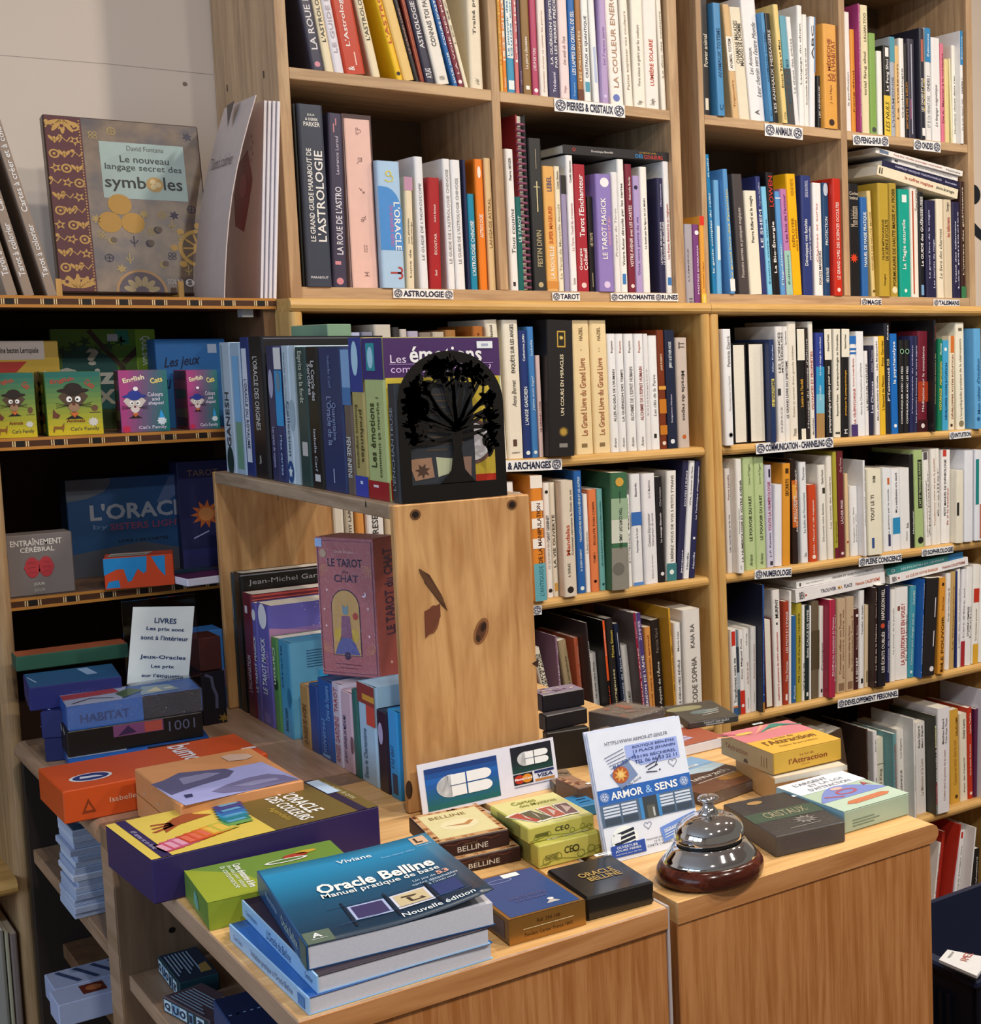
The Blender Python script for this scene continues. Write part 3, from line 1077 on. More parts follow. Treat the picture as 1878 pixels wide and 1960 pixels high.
row(1300, 0, 3.249, YU, U1z, .2, Ztop, 'animals shelf', 'books on the animals shelf', '''
152 200 130 -10 2e2a28|te8dcc0 .42 .7 .5 .5 Power animal|be8dcc0 .05 .15 .3 .7
245 291 210 15 4a8ab4 D13 s-0.5|t1f4c70 .34 .78 .5 .45 ANIMAUX TOTEMS|t1f4c70 .05 .1 .5 .5 C
335 376 270 25 dcb47c|bf2ead8 .42 .72|t6a5a48 .44 .7 .5 .45 ANIMAL TOTEM|ta86c30 .1 .34 .5 .4 Trajectoire
376 444 316 42 eadcbc|t5a5044 .5 .88 .35 .35 CHAMANE MALADES|t3e362e .48 .86 .68 .35 MALADES DE L'HOMME
450 540 376 -22 efe9e0|i6a645c .38 .6 .32 .3 Les Animaux,|i6a645c .2 .8 .68 .3 Leur chemin vers l'autre Monde|t4a443c .05 .09 .45 .3 A
541 590 476 72 4a8ab4 s-0.4|t1f4c70 .36 .82 .5 .45 ANIMAUX TOTEMS|t1f4c70 .05 .1 .5 .5 C
591 623 532 82 2c2c2e|te8e0d4 .1 .85 .5 .5 LES ANIMAUX MESSAGERS
626 680 566 22 eccb7c D11 s-0.3|t4a3c28 .3 .7 .5 .42 Entre Taka et Moi|t8a7850 .03 .1 .5 .4 CDL
681 722 626 96 62a4b4|b4a4644 0 .52|t2f5a68 .2 .6 .5 .5 ame du Lieu
723 752 668 104 ece8e0|t8a857c .3 .8 .5 .4 Le chant des arbres
753 784 722 30 f0ece4|t6a645c .35 .85 .45 .4 Langage du chien
785 812 764 88 efe8da|t5a5450 .2 .7 .5 .4 Encyclopédie de la forêt et du cheval
815 858 814 102 e8e6e2|t3a3c44 .62 .92 .45 .42 ABC|b7a98b8 .5 1 .7 .95
862 885 - 470 2a2a2c|te0d8cc .2 .8 .5 .5 LES ANIMAUX
890 992 868 140 e2a044 s-0.2|t8c3820 .46 .86 .36 .3 LA MÉDECINE|t8c3820 .46 .85 .7 .3 DE L'HABITAT|i8c4a28 .24 .42 .5 .2 J. La Maya|c3a2018 .5 .06 .2
''')
row(1300, 0, 3.249, YU, U1z, .2, Ztop, 'feng shui shelf', 'books on the feng shui and waves shelf', '''
1042 1076 1026 72 f0e8dc|i6a6458 .22 .5 .5 .4 la purification
1079 1105 1070 182 e89a34|t6a3a18 .2 .6 .5 .4 Feng Shui
1106 1140 1092 18 a83c74 s-0.2 D14|tf2e2e8 .12 .92 .5 .45 Votre avenir, une bonne influence grâce au Feng Shui
1142 1190 1133 30 ecdcae|t6a5c3c .3 .64 .5 .42 total feng shui|t6a5c3c .72 .94 .55 .3 LILLIAN TOO
1193 1235 1190 205 86a850|c4a4a4a .5 .05 .3
1240 1272 1234 316 f0eadc
1278 1320 1274 282 221e1c|be8c440 0 .45|i1e1a16 .06 .38 .5 .55 LES NULS|tf2ece0 .5 .85 .6 .5 Le Feng Shui|bf2ece0 .88 .98 .3 .8
1321 1350 1302 226 aeb0b4|b4f98a4 .75 1|t7a7a80 .1 .6 .5 .5 L'HARMONIE
1351 1378 1348 285 e2b878|t7a5a38 .2 .8 .5 .4 La maison
1379 1410 1366 236 efe8da|t5a5450 .2 .7 .5 .4 Géobiologie
1411 1430 1406 272 1e1a18|td08c3c .1 .6 .5 .6 SECRETS DES LIEUX
1431 1476 1422 240 3c3844|b8a4a6c .2 .4 .2 .5|bb4b4bc .05 .95 .42 .56
1490 1536 1484 172 24222e s-0.4 D15|bb8604c .7 .9 .3 .7|tf0e8dc .25 .55 .38 .4 LES ONDES ET VOUS|te0c060 .25 .55 .75 .3 SANTÉ|bf0e8dc .03 .1 .3 .9
1538 1573 1532 173 efeae0|b2b84b4 .7 1|tf0f0ea .75 .95 .5 .4 Éditions|t8a8a88 .12 .4 .5 .45 ET SI CA VENAIT DES|t3a3a40 .44 .58 .5 .5 ONDES ?
1578 1632 1572 232 f0eae2|i4a4640 .15 .55 .5 .36 Le langage magnétique
1634 1656 1630 270 dc7486|t8c3c50 .2 .9 .5 .5 De A. Mesmer à la médecine
1658 1686 1656 366 e6d08c
1687 1704 1670 362 e8dcaa
1705 1730 1690 280 f0e8d4|t5a5448 .1 .7 .5 .45 Quelque chose dans l'air
1742 1773 1738 190 efeae0 s-0.3 D14|b2b84b4 .7 1|tf0f0ea .75 .95 .5 .4 Éditions|t8a8a88 .12 .4 .5 .45 ET SI CA VENAIT DES|t3a3a40 .44 .58 .5 .5 ONDES ?
''')
row(540, 180, 4.455, YU, M1z, .23, SH_U[0], 'lower astrology shelf', 'books on the lower astrology shelf', '''
180 203 112 85 17150f s0.6
205 432 136 80 3d424e s-0.2|hf2f0ea .935 .95 .36 .66 JULIA|hf2f0ea .912 .927 .28 .78 & DEREK|hf2f0ea .88 .905 .2 .84 PARKER|tf4f2ee .25 .76 .34 .2 LE GRAND GUIDE MARABOUT DE|tf8f6f2 .25 .75 .7 .34 L'ASTROLOGIE|hd8d8d8 .045 .058 .15 .85 MARABOUT
435 560 386 160 433d50|te8e0e4 .19 .58 .55 .44 LA ROUE DE L'ASTRO|tc0b4c0 .65 .87 .55 .22 Laurence Larzul|cd88c90 .5 .035 .24|bd88c90 .89 .94 .35 .42|bd88c90 .93 .97 .5 .57|bd88c90 .13 .15 .2 .6
572 832 506 165 ecbfac|b4a3434 0 1 0 .03|b4a3434 0 1 .955 1|b4a3434 .975 1|z7a564c .53 .905 .13 libra|z7a564c .53 .735 .13 scorpio|z7a564c .54 .565 .13 sagittarius|z7a564c .55 .4 .13 capricorn|z7a564c .57 .23 .13 aquarius|z7a564c .57 .08 .13 pisces
838 1056 800 565 acc8dc s-0.2|p4a8cc8 .02 .3 .98 .3 .98 .62 .92 .68 .8 .735 .62 .775 .42 .795 .2 .8 .02 .8|df6f6f4 .3 .68 .78 .27 L'ORACLE|dc86a98 .33 .65 .53 .14 DU BONHEUR ASTRO|zd8c850 .52 .88 .26 leo .2|zb03a30 .66 .12 .28 aries .26
1066 1136 1039 706 ead9b4|bc08ea4 .88 1|t38322c .4 .63 .4 .22 vos planètes|t38322c .4 .6 .75 .22 portent votre signe|t7a705c .1 .35 .5 .25 Lune de
1181 1255 1102 530 e9e6e2|i6c6a6a .22 .8 .5 .3 LE GUIDE DE L'HOROSCOPE
1266 1366 1242 712 a81f22 hard|tf0dccc .31 .5 .5 .26 ÉCOSTAR|tf0dccc .6 .76 .5 .16 André Barbault|tf0dccc .12 .17 .5 .2 Seuil
1420 1483 1352 550 ece8e0|t8e8a86 .2 .92 .5 .38 LE GUIDE DE L'ASTROLOGIE CHINOISE
1490 1570 1442 560 ece8e0|t8e8a86 .2 .86 .5 .32 LE GUIDE DE L'ASTROLOGIE CHINOISE
1592 1613 1526 560 262a4c s1.2
1615 1676 1568 850 1a86a0|tf0f4f4 .15 .72 .5 .5 L'ASTROLOGIE CHINOISE
1690 1760 1626 552 ea7c1c|tf8e8d0 .4 .58 .5 .4 ASTROLOGIE|cf4e0c8 .5 .9 .2 .7
1772 1830 1718 545 e0bd86|t8a6c40 .32 .7 .5 .4 LANGAGE ASTRAL
''')
row(930, 200, 4.667, YU, M1z, .23, SH_U[0], 'tarot shelf', 'books on the tarot shelf', '''
227 300 166 395 efeae0|i3c3830 .26 .58 .55 .42 Tous cousins|t4a443c .78 .94 .5 .3 Pierre SIEGER|b3c2c2c .03 .06 .3 .6
302 350 262 825 17615a|te0ece4 .52 .8 .5 .5 LE TAROT
440 551 356 295 33322f|tb4a478 .16 .4 .5 .4 FESTIN DIVIN|bd8c890 .52 .68 .46 .54|bd8c890 .68 .685 .25 .75|bd8c890 .685 .72 .46 .54|bb8a888 .8 .93 .47 .51|cb8a478 .5 .04 .2
553 655 486 546 e6ac5c|tf6ecd8 .1 .36 .5 .36 LA NOUVELLE|tc4571c .38 .68 .5 .34 SUPER MAGEURE?|t4a4468 .8 .92 .5 .4 LEBEL|bd08a3c .02 .08
657 705 604 550 ecdfbe|ta89c80 .1 .7 .5 .4 Le Tarot de Marseille dévoilé|t5a5444 .82 .96 .5 .4 Colette Silvestre
710 756 672 632 9a8ea8|b2a2620 .84 1
764 826 697 450 f0eae2|tc08c84 .3 .65 .5 .36 Le Tarot : l'outil de croissance|t6a6458 .8 .96 .5 .3 Camille Saboureau|t8a8078 .05 .1 .5 .4 Grancher
830 932 772 530 a82832|tf6ece4 .43 .92 .5 .45 Tarot l'Enchanteur|tf6ece4 .17 .34 .32 .3 Georges|tf6ece4 .17 .34 .7 .34 Colleuil|ce8c8bc .5 .05 .22
936 988 898 822 1d1917|td8c898 .48 .62 .5 .45 LES TAROTS|bd8c898 .05 .2 .45 .52
1004 1156 952 615 8e7ab4 s-0.2|tf6f2f6 .28 .8 .42 .33 LE TAROT MAGICK|te6a8b4 .4 .64 .78 .2 GUIDE ET JEU|cf0e6f0 .55 .93 .28|cd8c4e0 .5 .06 .2
1158 1214 1108 602 ece8e4|i9a948c .3 .7 .5 .4 Pratique du Tarot
1217 1276 1152 486 f2eee8|t3a3632 .2 .82 .5 .45 Votre futur dévoilé par les cartes|b3f7ab4 .06 .14 .2 .7
1286 1346 1232 530 7c2434|tf2e4d8 .2 .68 .5 .45 VOTRE AVENIR avec LES CARTES|tf2e4d8 .72 .9 .5 .3 Gabriella Berlin|ce8d4c8 .5 .05 .26
1348 1412 1302 635 b09ac2|t6a4e86 .15 .65 .5 .4 Osez votre pierre de vie|c2a2240 .4 .9 .25
1414 1478 1368 555 efe9da|t4a443c .35 .75 .5 .32 Le destin par les lignes de LA MAIN
1562 1642 1512 655 2b2848|te4e2ec .25 .62 .35 .28 LE POUVOIR DES MAINS D'OR|te4e2ec .25 .62 .75 .28 LE POUVOIR DES LIGNES|td0d0e0 .75 .95 .5 .2 Chiromancie
1668 1722 1622 512 ece8e2|tb4543c .26 .68 .5 .45 Les Runes divinatoires et magiques|b3f7ab4 .06 .12 .2 .8
''')
# red comb-bound book and the black book lying over the row
q0, q1 = X_at(930 + 357 / 4.667, YU + .012, M1z), X_at(930 + 432 / 4.667, YU + .012, M1z)
zt = Z_at(200 + 90 / 4.667, q0, YU + .02)
r = thing('book', 'tall red book with a black comb binding, tarot shelf', 'book', (q0, YU + .014, M1z + .0004), 'books on the tarot shelf')
hh = min(zt, SH_U[0] - .002) - M1z
wq = q1 - q0
b = MB()
b.abox(0, .0025, .010, .20, 0, hh, mat('9a2c34', .4))
b.abox(wq - .0045, wq, .004, .20, 0, hh, mat('1c1a1c', .35), .001)
b.build('cover', r)
b = MB()
b.abox(.003, wq - .005, .014, .196, .002, hh - .002, PAGE)
b.build('page_block', r)
b = MB()
n = 26
for i in range(n):
    z = .006 + (hh - .012) * i / n
    pts = [(wq / 2 + math.cos(a) * wq * .42, .008 - math.sin(a) * .0085 + .003, z) for a in [math.pi * k / 6 - .3 for k in range(8)]]
    b.tube(pts, .0026, mat('8a4a62', .4), 6)
b.build('comb_binding', r)


def S6(x, y):
    return 930 + x / 4.667, 200 + y / 4.667


lying('black book with blue and red lettering lying across the tarot row', 'books on the tarot shelf', YU + .012, [S6(690, 352), S6(1648, 437), S6(1652, 509), S6(692, 438)], .17, '2a2727',
      ['hc8403c .35 .75 .08 .11 O', 'hd8d0c4 .3 .62 .25 .45 Dominique Bourdin', 'h3f8ac0 .12 .55 .66 .73 DES', 'hd0443c .1 .52 .74 .92 COULEURS', 'hb88a30 .66 .84 .7 .86 LE GRAND LIVRE'])
row(1300, 260, 3.249, YU, M1z, .23, SH_U[0], 'oak shelf below the animals', 'books on the energy and occult shelf', '''
212 236 162 115 1f7fb0|te8f0f4 .15 .72 .5 .55 le guide complet du reiki|td8e8f0 .84 .97 .5 .35 Reiki
238 272 216 275 74b0d4|be8f0f4 .3 .6 .3 .8
306 352 254 205 5a94c4 s-0.3|te4cf70 .12 .84 .5 .5 Le grand livre des Pyramides|be8e8e4 .02 .12
376 440 322 236 4a4240|tc8bcb0 .14 .72 .5 .36 Pouvoirs secrets et pratiques magiques
446 521 408 340 ece2c8|t3a362e .5 .95 .5 .3 Pierre Riffard et la magie
522 552 480 252 2e3468|tdce0ec .4 .72 .5 .55 LE SHEM|tb8bcd0 .75 .95 .5 .3 Carole Sédillot
553 586 520 316 80c4de|t2f5a70 .1 .7 .5 .4 Éveillez votre esprit
587 633 534 226 171414|tf2ece4 .18 .6 .5 .55 La Bio-Énergie|tc8382c .72 .97 .5 .55 LOWEN
635 668 600 346 5d97c8|td8e8f4 .1 .5 .5 .4 Magnétiseur|be8eef4 .93 .94
669 709 636 330 be7aa8|b9cc4b0 0 .42|t6a2c58 .5 .95 .5 .4 Les lois de l'amour|t3a5a50 .1 .38 .5 .3 Éditions
711 769 676 236 f2b312|t8a5a10 .4 .64 .35 .34 DÉPLOYER|t8a5a10 .36 .62 .72 .28 votre potentiel|tb8840c .82 .96 .5 .4 GENEVIÈVE
776 838 744 244 2c3870|te8e8ec .25 .64 .4 .4 Développez vos facultés|te0e0ec .3 .58 .75 .25 psychiques et spirituelles|tc8c8dc .82 .96 .5 .3 SERGE BOUTBOUL
848 901 820 290 f0eae2|tc88c80 .3 .82 .36 .24 Chakras et auras|t3a3632 .1 .4 .65 .34 FORCES MAGIQUES
906 946 882 290 1f4468|te0e8ec .12 .25 .5 .45 HEX & MAGIE|te0e8ec .45 .7 .5 .42 PROTECTION|cc0c8d0 .5 .94 .35 .8
949 1021 926 262 c32a16 s-0.2|tf6e2d4 .14 .8 .5 .36 LE GRAND LIVRE DES SCIENCES OCCULTES|cf0d0c0 .5 .05 .2
''')
row(1300, 260, 3.249, YU, M1z, .23, SH_U[0], 'oak shelf above the magic sign', 'books on the magic and talismans shelf', '''
1066 1131 1052 296 1c1919|hd8c8b0 .9 .93 .1 .9 Corine|hd8c8b0 .86 .89 .1 .9 Sombrun|tb8a890 .62 .8 .5 .7 Mon initiation|sd8401c .42 .34 .4 9
1141 1183 1122 380 2f66a4|te8eef4 .3 .85 .6 .5 MANUEL DE MAGIE PRATIQUE
1186 1226 1152 340 dfc480|ta8843c .25 .8 .5 .45 RITUELS DE HAUTE MAGIE|c6a5420 .5 .05 .3
1241 1316 1222 291 bb9a34 s-0.2|t4a3a14 .32 .68 .38 .28 TRAITÉ MÉTHODIQUE|t4a3a14 .32 .68 .72 .28 DE SCIENCE OCCULTE|t4a3a14 .1 .2 .5 .2 Dangles
1319 1366 1300 292 b49638|t4a3a14 .1 .95 .5 .4 FORMULAIRE DE HAUTE MAGIE P.V. PIOBB|ce8dcb0 .5 .06 .34
1376 1446 1360 330 14a088|tf2f4ec .26 .72 .45 .38 La Magie naturelle|be8f0e8 .88 .95 .3 .7|ce8f0e8 .5 .06 .12
1449 1496 1428 312 f0e6d4|bb24a24 .03 .96 .22 .4|t8a7a6c .78 .97 .75 .4 Secrets
1498 1531 1480 350 1b1a1e|tf2ece4 .3 .96 .5 .6 Le GUIDE des GUÉRISSEUSES|b7aa4c8 .02 .12 .3 .8
1541 1605 1538 400 2a2744|tc8c8dc .2 .9 .32 .2 Le grand livre de la magie|tc8c8dc .1 .6 .75 .2 Les secrets du mage
1609 1652 1596 392 efe0c0|i5a5040 .2 .7 .5 .4 Le livre des charmes
1656 1704 1644 395 dcc8a6|tb43c30 .62 .82 .5 .4 les talismans|t5a5040 .88 .97 .5 .4 Georges
1706 1755 1696 410 2a2744|te0dce4 .15 .8 .35 .18 Traité des talismans|te0dce4 .1 .9 .7 .18 Les pantacles
1757 1786 1738 282 3c231c|te8d8b8 .2 .95 .5 .4 L'univers des guérisseurs|b3a7a4c 0 .1
''')


def S7(x, y):
    return 1300 + x / 3.249, 260 + y / 3.249


G = 'books lying across the magic shelf'
lying('cream book with red lettering lying lowest on the magic row', G, YU + .004, [S7(1238, 182), S7(1745, 335), S7(1730, 392), S7(1230, 240)], .15, 'efe0bc', ['hb4442c .3 .72 .33 .68 le coffret magique', 'h4a3e30 .3 .72 .72 .95 simone de tervagne', 'h4a3e30 .2 .8 .02 .06 II'])
lying('dark navy book lying just above the cream one, magic shelf', G, YU + .016, [S7(1270, 152), S7(1756, 294), S7(1746, 331), S7(1262, 188)], .15, '252340', ['hd0cce0 .35 .7 .16 .75 FORMULES MAGIQUES TRADITIONNELLES', 'hd0cce0 .35 .65 .8 .95 Dorothée'])
lying('small white book lying between navy and white books, magic shelf', G, YU + .02, [S7(1325, 138), S7(1736, 252), S7(1732, 282), S7(1322, 165)], .13, 'efe8dc', ['h8a8078 .35 .65 .35 .9 Manuel pratique de protection', 'h2a2620 .3 .75 .04 .08 M'])
lying('white book with red lettering lying topmost on the magic row', G, YU + .012, [S7(1222, 76), S7(1766, 215), S7(1762, 252), S7(1222, 104)], .15, 'f0e8da', ['hb06050 .3 .7 .2 .75 Feng Shui : Purifiez et protégez votre maison', 'h8a8078 .3 .65 .8 .97 Nathalie', 'b6a7a8c .2 .8 .04 .14'])
# three books standing on the ledge between the two cases
for x0_, w_, y0_, h_, d_, c_, ops_, lb_ in (
        (1.5716, .0182, YU - .003, .166, .12, 'aaa2a4', ['t6a6464 .3 .7 .3 .2 LUMIÈRE', 't6a6464 .04 .1 .5 .4 II'], 'grey book squeezed into the gap between the two oak cases'),
        (1.5901, .0148, YU - .003, .166, .12, '7a3f78', ["te8d4e4 .15 .75 .6 .34 MAÎTRES D'ARKANA", 'cf2e8ee .6 .9 .32'], 'purple book in the gap between the two oak cases'),
        (1.6052, .0104, YU - .006, .183, .13, 'e4a03c', ['bd8341c .9 1', 'be8c440 0 .14', 't8a2c14 .2 .5 .5 .3 Comment soigner', 'tf4e8d0 .03 .12 .5 .4 Jouvence'], 'slim orange and red book in the gap between the two oak cases')):
    book(lb_, 'book', 'books in the gap between the cases', (x0_, y0_, LEDGE[1] + .0003), (0, 0, 0), w_, h_, d_, c_, ops_)
row(900, 590, 4.083, YL, SHELF_L[0][1], .2, LEDGE[0], 'angels shelf', 'books on the angels shelf', '''
-1160 -1100 - 128 4a4458
-1090 -1000 - 190 b8b4c4
-1000 -900 - 175 6a6878
-880 -800 - 190 b8bcd4
-790 -700 - 185 8a8a98
-695 -560 - 128 cdc2ae
-545 -500 - 150 3a3634
-495 -440 - 165 cbbfb0
-435 -350 - 180 b4a8b8
-345 -250 - 190 8a7a6a
-245 -150 - 185 c4b49a
-145 -60 - 170 a4723c
70 150 20 140 b46a2c s0.5|t5a2c10 .8 .95 .5 .3 Anges
200 297 112 92 e9dcc0|tb04434 .4 .85 .75 .2 CALMEL|t4a443a .86 .96 .45 .2 Haziel
300 421 256 92 ece0c6|t3a342c .62 .97 .55 .34 ENQUÊTE SUR LES ANGES|i4a4438 .38 .57 .55 .28 Anne Bernet|b5a4030 .09 .14 .35 .6|t4a4438 .04 .05 .5 .5 PERRIN
425 487 386 175 27376e|te8ecf4 .26 .56 .5 .45 L'ANGE GARDIEN|te8ecf4 .76 .97 .5 .36 Catherine Jullin|ce8ecf4 .5 .04 .25
488 540 442 145 4580b8|ie0ecf4 .36 .62 .5 .4 J'aime mon Sage!|td0e0f0 .78 .9 .5 .3 Isabelle|ce8ecf4 .5 .04 .25
546 579 502 370 e8c8bc|t8a5a50 .25 .55 .5 .4 LE GRAND LIVRE
581 822 562 95 242120 s-0.3 D16|bc8a040 .8 .92 .36 .68|b241f1a .81 .91 .4 .64|sd8b858 .52 .87 .09 8|te8d8b0 .3 .75 .52 .13 UN COURS EN MIRACLES|sb4903c .55 .18 .2 20|b8a8478 .065 .095 .38 .7
831 969 782 95 efd39c|ta86a44 .14 .72 .52 .34 Le Grand Livre du Grand Livre|t8a7048 .85 .95 .5 .2 HAZIEL|ca86a44 .5 .78 .03|b8a7048 .05 .08 .32 .64
975 1103 932 95 efd39c|ta86a44 .14 .72 .5 .34 Le Grand Livre du Grand Livre|t8a7048 .85 .95 .5 .2 HAZIEL|ca86a44 .5 .79 .03|ca86a44 .5 .77 .03|b8a7048 .05 .08 .32 .64
1106 1170 1066 200 efeae2|t5a524a .26 .7 .55 .38 ALLER AU-DELÀ DE L'HUMAIN|t6a4e40 .84 .94 .5 .3 Rayann|i5a524a .04 .12 .5 .3 Ariane
1173 1231 1134 200 efeae2|t5a524a .26 .7 .55 .38 LA GUÉRISON DES TEMPS|tb0643c .84 .94 .5 .3 Rayann|i5a524a .04 .12 .5 .3 Ariane
1239 1310 1196 200 efeae2|t8a827a .26 .72 .55 .38 ALCHIMIE DE L'ESPRIT HUMAIN|t8a7e70 .84 .94 .5 .3 Rayann|i5a524a .04 .12 .5 .3 Ariane
1316 1384 1274 200 efeae2|t9a4e44 .26 .72 .55 .38 ALCHIMIE DE L'ESPRIT HUMAIN|tb0643c .84 .94 .5 .3 Rayann|i5a524a .04 .12 .5 .3 Ariane
1385 1420 1348 200 e9e2d8|t9a9288 .3 .7 .5 .3 Dialogues
1422 1490 1386 214 f0ebe3|i5a524a .3 .66 .5 .3 Les clés de la Terre|b2a2620 .1 .14 .3 .6
1492 1546 1452 170 7a3416|bc87820 .3 .42|be0a040 .5 .53|bc87820 .12 .2|te8c8a0 .66 .8 .5 .36 JANE ROBERTS|ce8d0b8 .5 .05 .26
1549 1630 1524 170 22283c|te4e8f0 .68 .9 .5 .34 JERRY & ESTHER HICKS|td0c8d8 .22 .46 .45 .2 Enseignements d'Abraham|ce4e4e8 .45 .06 .2
1633 1722 1602 230 cbb8a6|d4a4038 .25 .7 .5 .36 Miracle du repos|cc4642c .5 .1 .17|t4a4038 .9 .96 .5 .5 TT
''', sb=.018)
row(980, 870, 4.471, YL, SHELF_L[1][1], .2, SHELF_L[0][0], 'well-being shelf behind the crate', 'books on the well-being shelf', '''
-1480 -1385 - 200 e6dcc8
-1375 -1300 - 215 d8ccb4|t4a4438 .6 .95 .5 .3 PETIT LAROUSSE
-1290 -1215 - 240 e0984a
-1200 -1050 - 240 efe8dc|t3a342c .5 .9 .5 .34 LA PRESENCE
-1035 -900 - 260 d0b48c
-880 -780 - 240 8a6a4c
-760 -640 - 230 d8ccb8
-620 -480 - 225 a8b4bc
-460 -330 - 240 e6dcc8
-310 -200 - 230 b87a4c
-180 -90 - 240 e4dccc
-70 60 - 240 efe8dc|t8a8078 .5 .8 .6 .3 Louise Hay
90 150 20 330 e9e4da|t8a8078 .6 .9 .5 .3 Gaïa
201 301 151 185 e2862a s-0.3|bf2e6d2 .9 1|bf2e6d2 .72 .8|bf2e6d2 .58 .66|bf2e6d2 .42 .5|b64a4a8 0 .3|t5a3018 .3 .78 .6 .34 DE LA MANIPULATION|t2c5c60 .04 .28 .6 .36 L'ANTIGUIDE
305 362 260 245 f0e9da|t3a342c .5 .72 .5 .42 SANT GERBINET|ta89880 .25 .5 .5 .36 CE QUI NOUS RELIE|c2a2018 .5 .92 .24|c2a2018 .5 .06 .28
363 406 332 240 ece0c4|t3a342c .26 .72 .4 .5 LA VIE OUVERTE|bd8a048 .05 .12 .2 .8
456 566 412 230 dccbb0 s-0.1 D13|tc04a28 .36 .62 .4 .3 Mandalas|t5a4a40 .36 .92 .72 .16 Comment retrouver le Divin en soi|t4a4438 .17 .29 .4 .2 A. GARLAZ|c2a2018 .45 .06 .24
571 639 546 140 2a62a4|te4eef4 .42 .95 .5 .34 TRANSFORMEZ DE VOUS-MÊME ET LES AUTRES|te4eef4 .18 .36 .5 .3 Dr JOSEPH MURPHY|ce4eef4 .5 .04 .24
641 679 612 340 efe7da|t9a8a70 .4 .62 .5 .4 Libération
686 758 660 302 e8804a|t5a2c18 .46 .88 .5 .3 ÉCOUTE TON CORPS|t5a2c18 .28 .38 .45 .26 TOME 1|c5a2c18 .45 .1 .18|ce8804a .45 .1 .1
760 809 737 296 78b4aa|t1f4c48 .24 .88 .5 .3 LES CINQ BLESSURES qui empêchent d'être soi-même|c1f4c48 .5 .06 .2
836 1001 824 165 3f6a48 s-0.3 D15|b9ab08c .55 .78|bcfcfb8 .4 .6|b8a8474 0 .36|c6e685c .4 .18 .35|cd0a040 .5 .92 .24|d1f2c20 .35 .7 .55 .18 TON CORPS DIT : AIME-TOI !|b2a3a2c .74 .84 .5 .54
1004 1033 988 345 f2ece2|t3a342c .25 .9 .5 .36 Jacques Martel
1044 1132 1026 170 ece8ea|b3a6cae .54 .66|t6a6470 .3 .52 .5 .22 Psychologie de la paix|t6a6470 .8 .92 .5 .2 Bastide|b5a8ac4 0 .03
1146 1257 1128 165 ece6e0|i5a524a .34 .64 .42 .26 Comment Déprogrammer|i5a524a .34 .64 .68 .2 Votre prison de survie|t8a827a .05 .26 .55 .12 Éditions du Roseau|t8a827a .78 .94 .5 .16 Dr O. Madelrieux
1263 1320 1246 192 211d1f|te4dcd4 .38 .66 .5 .34 Le message Eldorado|tb0a8a4 .72 .9 .5 .26 Christian|ce4dcd4 .5 .08 .25
1326 1410 1326 145 eee6d8|b3f7a78 0 .16|t7a7060 .18 .96 .5 .34 LIBÉREZ VOUS DE VOS 5 PETITS TYRANS|ce8ecec .5 .08 .22
1416 1468 1468 62 2c2a48|te4e0e8 .62 .92 .6 .4 ÉCOUTEZ LE SILENCE|te4e0e8 .05 .25 .6 .3 Jacques
1470 1520 1512 58 ece8e6|t4a4650 .62 .95 .5 .36 VITAL, le pouvoir de l'âme|t5a5660 .08 .22 .5 .3 Neville
1522 1572 1564 58 2a2a4e|te8e4ec .5 .95 .55 .32 Le Technique d'imagination|te8e4ec .08 .22 .5 .3 Neville|ce8e4ec .4 .34 .2
''', sb=.018)
